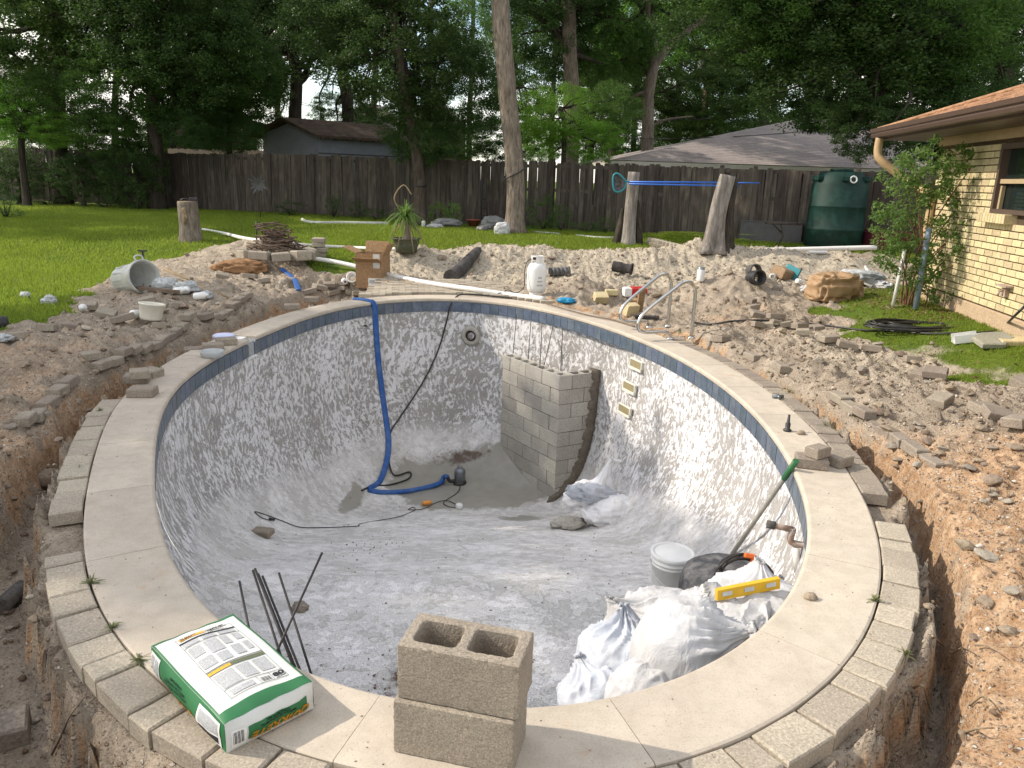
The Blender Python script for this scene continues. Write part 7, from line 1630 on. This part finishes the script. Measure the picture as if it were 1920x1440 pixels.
for i, (px, py, dm, mat, lab) in enumerate(((1615, 530, (.55, .32, .22), M_FILM, 'white crumpled sheet on the dug heap right of the crumpled cardboard'), (1590, 528, (.36, .3, .2), M_SACK, 'white wad left of the white sheet on the dug heap'), (1640, 538, (.5, .2, .12), M_SACK, 'strip of white plastic below the white sheet'), (1512, 549, (.16, .13, .1), M_SACK, 'small white crumpled scrap left of the crumpled cardboard'), (1497, 531, (.1, .1, .08), M_WHITE, 'tiny white scrap above the crumpled one'), (1522, 552, (.14, .1, .08), M_FILM, 'second small white scrap touching the crumpled cardboard'))):
    q = hit(px, py); tag(link('scrap', blob_mesh('scrap', mat, dm, 80 + i, 26, .2, squareness=.1), None, q + Vector((0, 0, dm[2] * .3)), (0, 0, i)), lab, 'plastic scrap')
rod('metal_strip', H_(1560, 522, .12), H_(1635, 545, .06), .018, M_GREYPOLE, 'long grey metal strip lying over the heap beside the crumpled cardboard', 'strip')
rod('white_tube', H_(1620, 517, .16), H_(1634, 534, .08), .03, M_WHITE, 'short white tube standing in the white scraps', 'tube'); rod('white_tube', H_(1655, 534, .05), H_(1672, 541, .05), .025, M_WHITE, 'short white tube lying right of the white scraps', 'tube')
# loose pavers and slabs on the right bank
RB = [(1406, 522 + 44, 1, .8, 'tilted paver high on the right bank left of the hose'), (1410, 580, 0, .5, 'paver below the tilted one on the right bank'), (1420, 592, 0, .2, 'flat paver lying just above the hose on the right bank'), (1454, 597, 0, .1, 'largest flat paver above the hose on the right bank'), (1418, 611, 1, .3, 'small paver just below the hose, leftmost'), (1440, 612, 1, -.4, 'small paver just below the hose, second from the left'), (1455, 610, 2, .2, 'small paver under the largest flat one'), (1470, 611, 1, .0, 'square paver right of the small ones below the hose'), (1497, 617, 0, .5, 'grey paver right of the square one below the hose'), (1505, 626, 1, -.3, 'tilted paver in front of the grey one'), (1531, 618, 1, .2, 'pale paver at the right end of the row below the hose'),
      (1552, 640, 0, .3, 'large grey paver standing alone on the right bank'), (1588, 650, 0, -.2, 'brown paver right of the large grey one'), (1633, 658, 0, -.4, 'tan paver at the edge of the right lawn'), (1710, 678, 1, -.2, 'small block lying in the right lawn'), (1752, 708, 0, -.6, 'pale block at the lower edge of the right lawn'), (1730, 706, 0, .5, 'flat slab left of the pale block at the lower lawn edge'), (1762, 754, 0, .7, 'slab lying on the bank below the right lawn'), (1352, 640, 1, .6, 'paver by the trench at the far right below the rails'), (1845, 775, 0, .2, 'dark slab lying near the right frame edge'), (1870, 790, 0, -.1, 'broken slab in front of the dark one at the right frame edge'), (1906, 798, 1, .5, 'grey slab cut by the right frame edge'), (1915, 722, 1, .5, 'pale slab fragment at the right frame edge on the lawn')]
for i, (px, py, k, rz, lab) in enumerate(RB): lp(px, py, k, rz, lab, None, random.Random(i).uniform(-.25, .25), random.Random(i + 50).uniform(-.2, .2), 'pavers strewn on the right bank', .02)
LB = [(165, 575, 0, .3, 'pale slab at the lawn edge of the left bank'), (230, 598, 0, 1.1, 'grey slab left of the white cup'), (200, 590, 0, .2, 'dark slab among the rubble at the lawn edge'), (300, 612, 1, .3, 'grey slab right of the cream tub'), (328, 576, 1, .9, 'slab lying under the plastic film'), (275, 566, 0, .4, 'broken slab in front of the tipped bin'), (416, 519, 0, .5, 'slab on the left bank above the tool handle'), (425, 545, 0, .1, 'thin slab beside the far end of the tool handle'), (470, 520, 0, .0, 'slab on the left bank near the blue hose'), (495, 527, 0, .3, 'slab close to the blue hose'), (445, 507, 0, .1, 'stone slab below the orange clay lump'), (170, 670, 1, .8, 'brown slab lying on the middle of the left bank'), (130, 615, 0, .8, 'slab standing at the edge of the left lawn'), (35, 632, 0, .5, 'flat stone at the lawn edge near the left frame'), (85, 618, 0, .2, 'flat pale stone between the lawn and the left bank')]
for i, (px, py, k, rz, lab) in enumerate(LB): lp(px, py, k, rz, lab, None, random.Random(i).uniform(-.3, .3), random.Random(i + 50).uniform(-.25, .25), 'slabs strewn on the left bank', .01)
HB = [(618, 540, 0, .2, 'paver at the left of the heap of pavers by the box'), (640, 548, 0, -.3, 'paver at the front of the heap by the box'), (655, 552, 1, .4, 'small paver in front of the white pipe fitting'), (672, 556, 0, .3, 'paver lying flat right of the blue hose on the far coping'), (690, 553, 1, -.4, 'rounded stone paver nearest the box'), (625, 553, 0, .6, 'paver tilted against the heap by the box'), (600, 548, 0, .8, 'slab between the hole and the heap of pavers'), (580, 552, 0, .5, 'slab on the right edge of the far left trench'), (645, 535, 0, 1.2, 'paver at the back of the heap by the box')]
for i, (px, py, k, rz, lab) in enumerate(HB): lp(px, py, k, rz, lab, None, random.Random(i).uniform(-.25, .25), random.Random(i + 50).uniform(-.25, .25), 'pavers heaped at the far end of the pool', .035)
q = hit(662, 541); m = MB(); m.M = Matrix.Rotation(math.radians(60), 4, 'X'); m.lathe([(.05, 0), (.085, 0), (.10, .10), (.085, .10), (.06, .02)], 22); tag(m.obj('pipe_fitting', M_WHITE, None, q + Vector((0, 0, .10))), 'white flared plastic fitting on the heap of pavers by the box', 'fitting')
q = hit(645, 540); m = MB(); m.M = Matrix.Rotation(math.radians(90), 4, 'X'); m.lathe([(.022, 0), (.05, 0), (.05, .12), (.022, .12)], 18); tag(m.obj('pipe_fitting', M_WHITE, None, q + Vector((0, 0, .08)), (0, 0, .4)), 'small white open pipe fitting left of the flared one', 'fitting')
q = hit(405, 500) + Vector((0, 0, .02)); tag(link('clay_lump', blob_mesh('clay_lump', M_CLAY, (.75, .42, .26), 91, 36, .16, squareness=.15), None, hit(452, 508) + Vector((0, 0, .04)), (0, 0, .2)), 'large orange clay lump on the left heap', 'clay lump')
# row of old edging bricks along the trench
def edge_row(pts, n, nm, side, miss=()):
    o = empty('brick_edging', hit(*pts[0]), 0, nm, 'edging'); P = [hit(*q) for q in pts]; Q = bend(P, 12); L = [0]
    for a, b in zip(Q[:-1], Q[1:]): L.append(L[-1] + (b - a).length)
    s = 0; i = 0; r = random.Random(len(pts)); me = MB().box((0, 0, 0), (.196, .10, .075), ch=.008).mesh('brick', M_PAVER_D)
    while s < L[-1] - .1:
        k = min(len(Q) - 2, int(np.searchsorted(L, s + .1)) - 1); d = Q[k + 1] - Q[k]; f = (s + .1 - L[k]) / max(1e-6, L[k + 1] - L[k]); q = Q[k].lerp(Q[k + 1], f)
        if r.random() > .12: link('brick', me, o, (q.x - o.location.x, q.y - o.location.y, th(q.x + side * .10, q.y) - o.location.z - .015 + r.uniform(-.015, .012)), (r.uniform(-.08, .08), r.uniform(-.06, .06), math.atan2(d.y, d.x) + r.uniform(-.12, .12)))
        s += .205
    return o
edge_row([(468, 566), (440, 578), (400, 598), (345, 620), (290, 655), (220, 686), (130, 730), (40, 800)], 0, 'broken row of old paving bricks along the outer lip of the left trench', -1)
edge_row([(1400, 668), (1432, 682), (1468, 698)], 0, 'short row of bricks along the far lip of the right trench', 1)
edge_row([(1560, 750), (1600, 772), (1650, 805), (1700, 838), (1752, 870)], 0, 'row of bricks half buried along the near lip of the right trench', 1)
rod('grey_pipe_stub', hit(5, 1155) + Vector((0, 0, .05)), hit(45, 1122) + Vector((0, 0, .06)), .045, M_MORTAR2, 'stub of grey pipe lying in the left trench at the frame edge', 'pipe')
q = hit(85, 915); tag(link('broken_slab', blob_mesh('broken_slab', M_STONE, (.20, .15, .10), 95, 20, .14, squareness=.4), None, q + Vector((0, 0, .04)), (0, 0, .4)), 'broken brown slab in the left trench beside the pavers', 'slab')
q = hit(5, 1395); tag(MB().box((0, 0, .05), (.2, .15, .12), ch=.01).obj('concrete_lump', M_STONE_G, None, q, (.1, 0, .5)), 'pale concrete lump in the left trench at the lower left corner', 'lump')

# ------------------------------------------------------------------ rubble: single stones, then fine gravel
def rock(seed, flat=.7):
    bm = bmesh.new(); bmesh.ops.create_icosphere(bm, subdivisions=2 if seed < 6 else 1, radius=.5); P = np.array([v.co[:] for v in bm.verts]); r = np.random.default_rng(seed)
    d = 1 + .30 * fbm3(P * 2.0 + seed * 3, 2, seed)
    for k in range(5): n = r.normal(size=3); n /= np.linalg.norm(n); h = r.uniform(.26, .4); q = P @ n; P = P - np.outer(np.clip(q - h, 0, None), n)
    P = P * d[:, None] * np.array([1, .78, flat])
    for v, p in zip(bm.verts, P): v.co = p
    return bm
ROCKS = []
for i in range(6):
    bm = rock(i, .45 + .08 * (i % 4))
    for mt in (M_STONE, M_STONE_G): me = bpy.data.meshes.new('stone'); bm.to_mesh(me); me.materials.append(mt); ROCKS.append(me)
    bm.free()
r = random.Random(21)
LMK = [(283, 600, 'cream tub'), (252, 545, 'tipped bin'), (452, 508, 'orange clay lump'), (520, 484, 'fire pit'), (268, 742, 'left paver stack'), (400, 660, 'clear dish'), (157, 585, 'left lawn edge'), (100, 690, 'middle of the left bank'), (20, 740, 'left frame edge'), (130, 735, 'left brick row'), (345, 622, 'upper left brick row'), (60, 960, 'left trench floor'), (45, 1140, 'grey pipe stub'), (85, 915, 'broken slab'), (150, 1400, 'thin dark root'), (5, 1395, 'corner concrete lump'), (420, 545, 'wooden tool handle'),
       (1454, 597, 'flat paver by the hose'), (1552, 640, 'large grey paver'), (1633, 658, 'tan paver'), (1752, 708, 'pale block'), (1730, 706, 'flat slab'), (1600, 772, 'right brick row'), (1700, 838, 'near brick row'), (1845, 775, 'dark slab'), (1800, 1000, 'orange clay slope'), (1880, 900, 'right frame edge'), (1400, 668, 'short brick row'), (1300, 632, 'near hand rail'), (1710, 980, 'right trench mouth'), (1780, 1240, 'uppermost pale root'), (1830, 1388, 'lowest pale root'), (1650, 730, 'grey middle of the right bank'), (1780, 820, 'cloddy slope below the lawn'),
       (1005, 557, 'gas cylinder'), (1047, 519, 'corrugated pipe end'), (1165, 515, 'dark open pipe end'), (1414, 533, 'black pipe end'), (1313, 528, 'white can'), (870, 500, 'charred log'), (700, 541, 'cardboard box'), (1560, 555, 'crumpled cardboard'), (1468, 524, 'torn tan box'), (1080, 555, 'brown soil heap'), (1400, 478, 'long white pipe'), (1240, 495, 'second far mound'), (960, 485, 'pale far mound'), (1640, 520, 'white scraps')]
LMW = [(hit(px, py), nm) for px, py, nm in LMK]; SEEN = set()
ZN = [('stones on the left bank', [(330, 470, 520, 620, 26), (0, 600, 300, 830, 40), (90, 555, 330, 640, 26)], 0, (.04, .12)), ('stones on the right bank', [(1330, 600, 1560, 690, 22), (1560, 640, 1760, 780, 40), (1640, 730, 1920, 900, 40), (1780, 900, 1920, 1200, 14)], 0, (.035, .12)), ('stones in the left trench', [(0, 900, 80, 1300, 14), (20, 1300, 250, 1440, 6)], 0, (.03, .08)), ('stones in the right trench', [(1660, 900, 1760, 1000, 5), (1730, 1100, 1840, 1400, 7)], 0, (.03, .07)), ('stones on the far mounds', [(740, 475, 1100, 550, 34), (1150, 480, 1500, 570, 40), (1500, 480, 1700, 560, 14)], 1, (.05, .14))]
for grp, boxes, gm, szr in ZN:
    for (x0, y0, x1, y1, n) in boxes:
        for k in range(n):
            px, py = r.uniform(x0, x1), r.uniform(y0, y1); q = hit(px, py); s = r.uniform(*szr) * (1.4 if r.random() < .12 else 1) * (.8 if q.y < 4 else 1)
            if pool_d(q.x, q.y)[0][0] < .52: continue
            grey = r.random() < (.6 if gm else .3); me = ROCKS[r.randrange(6) * 2 + (1 if grey else 0)]
            f, nm = min(LMW, key=lambda t: (t[0] - q).length); d = q - f
            side = ('left of' if d.x < 0 else 'right of') if abs(d.x) > abs(d.y) * .6 else ('behind' if d.y > 0 else 'in front of')
            dist = 'just ' if d.length < .35 else ('a step ' if d.length < .9 else 'well ')
            lab = '%s %s stone %s%s the %s' % ('large' if s > szr[1] else ('small' if s < (szr[0] + szr[1]) / 2 else 'medium'), 'pale grey' if grey else 'tan brown', dist, side, nm)
            if lab in SEEN: continue
            SEEN.add(lab); tag(link('stone', me, None, q + Vector((0, 0, s * .12)), (r.uniform(-.3, .3), r.uniform(-.3, .3), r.uniform(0, 6.3)), (s, s, s)), lab, 'stone', grp)
def gravel(n, boxes, szr, mat, name, seed):
    rg = np.random.default_rng(seed); X = []
    for (x0, x1, y0, y1, w) in boxes: X.append(np.stack([rg.uniform(x0, x1, int(n * w)), rg.uniform(y0, y1, int(n * w))], 1))
    X = np.vstack(X); z, d, dirt, t = terrain(X[:, 0], X[:, 1]); keep = (d > .53) & (dirt > .6) & ((t < .3) | (rg.random(len(X)) < .35)); keep |= (d > .36) & (d < .47) & (rg.random(len(X)) < .0); X = X[keep]; z = z[keep]
    bm = rock(7, .65); P0 = np.array([v.co[:] for v in bm.verts]); F0 = np.array([[v.index for v in f.verts] for f in bm.faces]); bm.free(); N = len(X)
    s = rg.uniform(szr[0], szr[1], N) * rg.choice([.6, 1, 1, 1.5], N); a = rg.uniform(0, 6.28, N); ca, sa = np.cos(a), np.sin(a); st = rg.uniform(.6, 1.3, (N, 3))
    P = P0[None] * st[:, None] * s[:, None, None]; V = np.stack([P[..., 0] * ca[:, None] - P[..., 1] * sa[:, None] + X[:, :1], P[..., 0] * sa[:, None] + P[..., 1] * ca[:, None] + X[:, 1:], P[..., 2] + (z + s * .15)[:, None]], -1).reshape(-1, 3)
    F = (F0[None] + (np.arange(N) * len(P0))[:, None, None]).reshape(-1, 3); at = np.repeat(rg.random((N, 3)), len(P0), 0)
    tag(link(name, np_mesh(name, V, F, mat, False, {'leaf': at})), kind='stuff')
def gravel_mat():
    t = NT('mixed_gravel'); at = t.n('ShaderNodeAttribute', attribute_name='leaf'); sp = t.n('ShaderNodeSeparateColor'); t.l(at.outputs['Color'], sp.inputs[0])
    k = t.ramp(sp.outputs[0], [(0, (.15, .105, .075)), (.3, (.24, .17, .115)), (.6, (.34, .27, .20)), (.85, (.44, .38, .30)), (1, (.60, .55, .48))]); v = t.coord('Object', False); k = t.mix(t.ramp(t.noise(v, 60, 3, .6), [(.35, .5), (.6, 0.0)]), k, (.12, .085, .06)); return t.col(k, .95, .1)
M_GRAVEL = gravel_mat()
gravel(24000, [(-7, -2.6, 4, 14.5, .30), (-3.9, -.9, 1.6, 5, .12), (1.0, 3.8, 1.6, 5.2, .12), (2.2, 5.2, 5, 11, .26), (-2.5, 8, 12.3, 17.5, .75)], (.009, .032), M_GRAVEL, 'gravel', 5)
gravel(22000, [(-3.9, -.9, 1.6, 6, .32), (1.0, 3.6, 1.6, 6.2, .36), (-5, -3, 6, 9, .16), (2.4, 4.4, 6, 8.5, .16)], (.004, .011), M_GRAVEL, 'fine_gravel', 6)

def crumbs(name, pts, zf, szr, mat, seed, dark=0.0):
    rg = np.random.default_rng(seed); X = np.array(pts); z = zf(X); bm = rock(8, .6); P0 = np.array([v.co[:] for v in bm.verts]); F0 = np.array([[v.index for v in f.verts] for f in bm.faces]); bm.free(); N = len(X)
    s = szr[0] + (szr[1] - szr[0]) * rg.random(N) ** 2.5; a = rg.uniform(0, 6.28, N); ca, sa = np.cos(a), np.sin(a); st = rg.uniform(.5, 1.4, (N, 3)); P = P0[None] * st[:, None] * s[:, None, None]
    V = np.stack([P[..., 0] * ca[:, None] - P[..., 1] * sa[:, None] + X[:, :1], P[..., 0] * sa[:, None] + P[..., 1] * ca[:, None] + X[:, 1:], P[..., 2] + (z + s * .15)[:, None]], -1).reshape(-1, 3)
    at = rg.random((N, 3)); at[:, 0] *= 1 - dark; tag(link(name, np_mesh(name, V, (F0[None] + (np.arange(N) * len(P0))[:, None, None]).reshape(-1, 3), mat, False, {'leaf': np.repeat(at, len(P0), 0)})), kind='stuff')
rg_ = np.random.default_rng(31); pts = []
for k in range(1500): s = rg_.uniform(0, PERIM); p, n, t = P_at(s); d = rg_.uniform(0, .48) if rg_.random() < .4 else rg_.normal(.335, .02); q = p + n * d; pts.append(q) if d > -.01 and (q[1] < 9.5) else None
crumbs('coping_grit', pts, lambda X: np.where(np.abs(pool_d(X[:, 0], X[:, 1])[0] - .333) < .008, -.02, .001), (.0025, .010), M_GRAVEL, 32, .3)
pts = [(rg_.uniform(-2.2, 1.5), rg_.uniform(3.0, 9.6)) for k in range(700)] + [(rg_.normal(-.45, .28), rg_.normal(3.75, .25)) for k in range(420)] + [(rg_.normal(-.8, .5), rg_.normal(11.0, .12)) for k in range(120)] + [(rg_.normal(-1.4, .3), rg_.normal(6.6, .2)) for k in range(90)]
pts = [p for p in pts if pool_d(p[0], p[1])[0][0] < -.45]; crumbs('pool_grit', pts, lambda X: basin_z(X[:, 0], X[:, 1]), (.004, .022), M_GRAVEL, 33, .75)
def litter():
    rg = np.random.default_rng(40); X = np.vstack([np.stack([rg.normal(5.45, .35, 1500), rg.uniform(9.3, 12.2, 1500)], 1), np.stack([rg.uniform(3.9, 5.6, 260), rg.uniform(6.5, 11, 260)], 1), np.stack([rg.uniform(-9, 7, 900), rg.uniform(14.5, 21, 900)], 1)]); z, d, di_, t = terrain(X[:, 0], X[:, 1]); N = len(X); P = np.c_[X, z + .012]; a = rg.normal(size=(N, 3)) * [1, 1, .3]; a /= np.linalg.norm(a, axis=1)[:, None]; b = np.cross(a, rg.normal(size=(N, 3)) * [.4, .4, 1]); b /= np.linalg.norm(b, axis=1)[:, None]; s = rg.uniform(.012, .03, N)[:, None]
    V = np.stack([P - a * s, P - b * s * .5, P + a * s, P + b * s * .5], 1).reshape(-1, 3); tag(link('fallen_leaves', np_mesh('fallen_leaves', V, np.arange(N * 4).reshape(-1, 4), M_DRYLEAF, False, {'leaf': np.repeat(rg.random((N, 3)), 4, 0)})), kind='stuff')
M_DRYLEAF = leaf_mat('dry_leaves', (.10, .06, .03), (.26, .17, .09), .2, 8)
litter()

# ------------------------------------------------------------------ lawn blades, weeds, roots
def lawn(n, boxes, name, seed, hmin=.035, hmax=.07, w=.008, right=False):
    rg = np.random.default_rng(seed); X = np.vstack([np.stack([rg.uniform(x0, x1, int(n * k)), rg.uniform(y0, y1, int(n * k))], 1) for (x0, x1, y0, y1, k) in boxes]); z, d, dirt, t = terrain(X[:, 0], X[:, 1])
    keep = (dirt < .25 + .35 * rg.random(len(X))); 
    if right: keep &= rg.random(len(X)) < .45 + .5 * vnoise(X[:, 0] * 2.3, X[:, 1] * 2.3, 4)
    X = X[keep]; z = z[keep]; N = len(X)
    a = rg.uniform(0, 6.28, N); h = rg.uniform(hmin, hmax, N); ww = w * (1 + .05 * X[:, 1]) / 2; lean = rg.normal(0, .4, (N, 2)) * h[:, None]; dx, dy = np.cos(a) * ww, np.sin(a) * ww
    V = np.stack([np.stack([X[:, 0] - dx, X[:, 1] - dy, z - .004], 1), np.stack([X[:, 0] + dx, X[:, 1] + dy, z - .004], 1), np.stack([X[:, 0] + lean[:, 0], X[:, 1] + lean[:, 1], z + h], 1)], 1).reshape(-1, 3)
    tag(link(name, np_mesh(name, V, np.arange(N * 3).reshape(-1, 3), M_GRASS, False, {'leaf': np.repeat(rg.random((N, 3)), 3, 0)})), kind='stuff')
lawn(260000, [(-13, -3.5, 14, 26, .36), (-10, -5, 7, 14, .22), (-4, 9, 14.5, 21, .34), (-16, -9, 12, 27, .2)], 'lawn_grass', 1, .035, .075, .010)
lawn(60000, [(3.7, 6.2, 6, 12.8, 1.0)], 'thin_lawn_grass', 2, .02, .045, .007, True)
WD = [(172, 1095, .07, 'sprig of weed in the joint right of the first left paver'), (212, 1185, .05, 'weed in the coping joint left of the cement bag'), (262, 1250, .05, 'weed in the coping joint touching the cement bag'), (190, 790, .05, 'thin weed on the upper left pavers'), (165, 880, .04, 'small weed beside the left pavers'), (152, 905, .04, 'small weed at the left coping joint'), (1640, 1128, .06, 'star shaped weed in the right coping joint'), (1478, 748, .07, 'dry weed on the right coping right of the metal fitting'), (1470, 742, .05, 'tuft of weed behind the metal fitting'), (1545, 820, .10, 'spreading dry weed on the right pavers'), (1560, 826, .07, 'trailing weed beside the spreading one'), (1275, 622, .09, 'weed tuft at the feet of the near hand rail'), (1215, 612, .07, 'weed tuft at the feet of the far hand rail'), (1440, 718, .06, 'weed tuft on the far right coping'), (298, 690, .06, 'weed behind the paver stack on the left coping'), (1690, 1262, .05, 'small weed at the outer edge of the right pavers')]
for i, (px, py, L, lab) in enumerate(WD):
    q = hit(px, py); q.z = max(q.z, -.01); V, F = strap_leaves(22, (0, 0, 0), L * .95, .005, 300 + i, droop=.7, spread=1.2); tag(link('weed', np_mesh('weed', V, F, M_WEED, False, {'leaf': np.repeat(np.random.default_rng(i).random((len(V) // 14, 3)), 14, 0)}), None, q), lab, 'weed', 'weeds in the joints of the coping')
RT = [([(1742, 1222), (1765, 1228), (1780, 1242), (1800, 1240), (1830, 1246)], 'pale root hanging across the right trench, uppermost'), ([(1710, 1310), (1722, 1330), (1735, 1345), (1745, 1358)], 'pale root below the right pavers'), ([(1805, 1390), (1830, 1386), (1858, 1392)], 'pale root across the right trench, lowest'), ([(1662, 1390), (1675, 1405), (1688, 1420)], 'thin root below the lowest right pavers'), ([(1815, 1341), (1835, 1347), (1856, 1350)], 'thin pale root on the outer wall of the right trench'), ([(100, 1430), (120, 1400), (135, 1370), (165, 1355)], 'thin dark root hanging in the left trench'), ([(1825, 1228), (1850, 1228), (1875, 1245)], 'pale root on the lip of the right bank')]
for i, (pts, lab) in enumerate(RT):
    P = [hit(*q) + Vector((0, 0, .035)) for q in pts]; B_ = P[0]; Q = bend([p - B_ for p in P], 5); n = len(Q); tag(link('root', MB().tube(Q, [.005 - .0035 * k / n for k in range(n)], 5).mesh('root', M_ROOTS if i != 5 else M_TWIG), None, B_), lab, 'root', 'roots cut by the trench')

# ------------------------------------------------------------------ overhead wires and the transformer
def wire(a, b, Y0, Y1, sag, label, r=.012):
    A, B = atY(*a, Y0), atY(*b, Y1); P = [A.lerp(B, t) - Vector((0, 0, sag * 4 * t * (1 - t))) for t in np.linspace(0, 1, 24)]; tag(MB().tube(P, r, 5).obj('overhead_wire', M_BLACK), label, 'wire', 'wires behind the yard')
wire((440, 170), (1250, 258), 34, 34, .5, 'thin wire crossing behind the shed and the middle trees'); wire((1040, 206), (1330, 222), 34, 34, .2, 'upper wire crossing left of the low roof'); wire((1000, 250), (1620, 235), 33, 25, .3, 'lower wire running towards the ridge of the low roof', .014); wire((560, 190), (780, 225), 36, 36, .2, 'thin wire in the gap above the shed')
a = atY(1331, 100, 40); o = empty('utility_pole', (a.x, 40, .3), 0, 'wooden utility pole with a grey transformer seen above the low roof', 'utility pole'); MB().tube([(0, 0, 0), (0, 0, atY(1331, 90, 40).z - .3)], .16, 10).obj('pole', M_TWIG, o); b_ = atY(1322, 155, 40); MB().lathe([(0, 0), (.25, 0), (.25, .9), (.2, 1.0), (0, 1.0)], 18).obj('transformer', M_GREYPL, o, (-.35, -.2, b_.z - .3))

# ------------------------------------------------------------------ the tree left of the yard that shades the near pool
def shade():
    o = tree('spreading_tree', 'wide spreading tree standing left of the pool outside the picture', (-13.5, 9.4, 0), [(-13.5, 9.4, 0), (-13.4, 9.3, 3), (-13.2, 9.2, 6)], [('M1', (-14.8, 9.8, 8.6), (3.0, 3.6, 1.5), .4), ('M2', (-13.2, 7.2, 8.2), (2.6, 2.2, 1.2), 1.7), ('M1', (-13.9, 5.1, 8.0), (2.0, 1.5, 1.0), 2.7)], .3, .2, M_BARK, 99, 8)
    tree('spreading_tree', 'broad tree beyond the left edge of the picture shading the far lawn', (-22, 22, .3), [(-22, 22, .3), (-22, 22, 4), (-21.8, 22, 7)], [('D1', (-20.5, 20.5, 8.5), (4.6, 2.6, 2.2), .4), ('D2', (-22, 24, 9), (4, 3, 2.2), 2)], .3, .2, M_BARK, 98, 6)
shade()
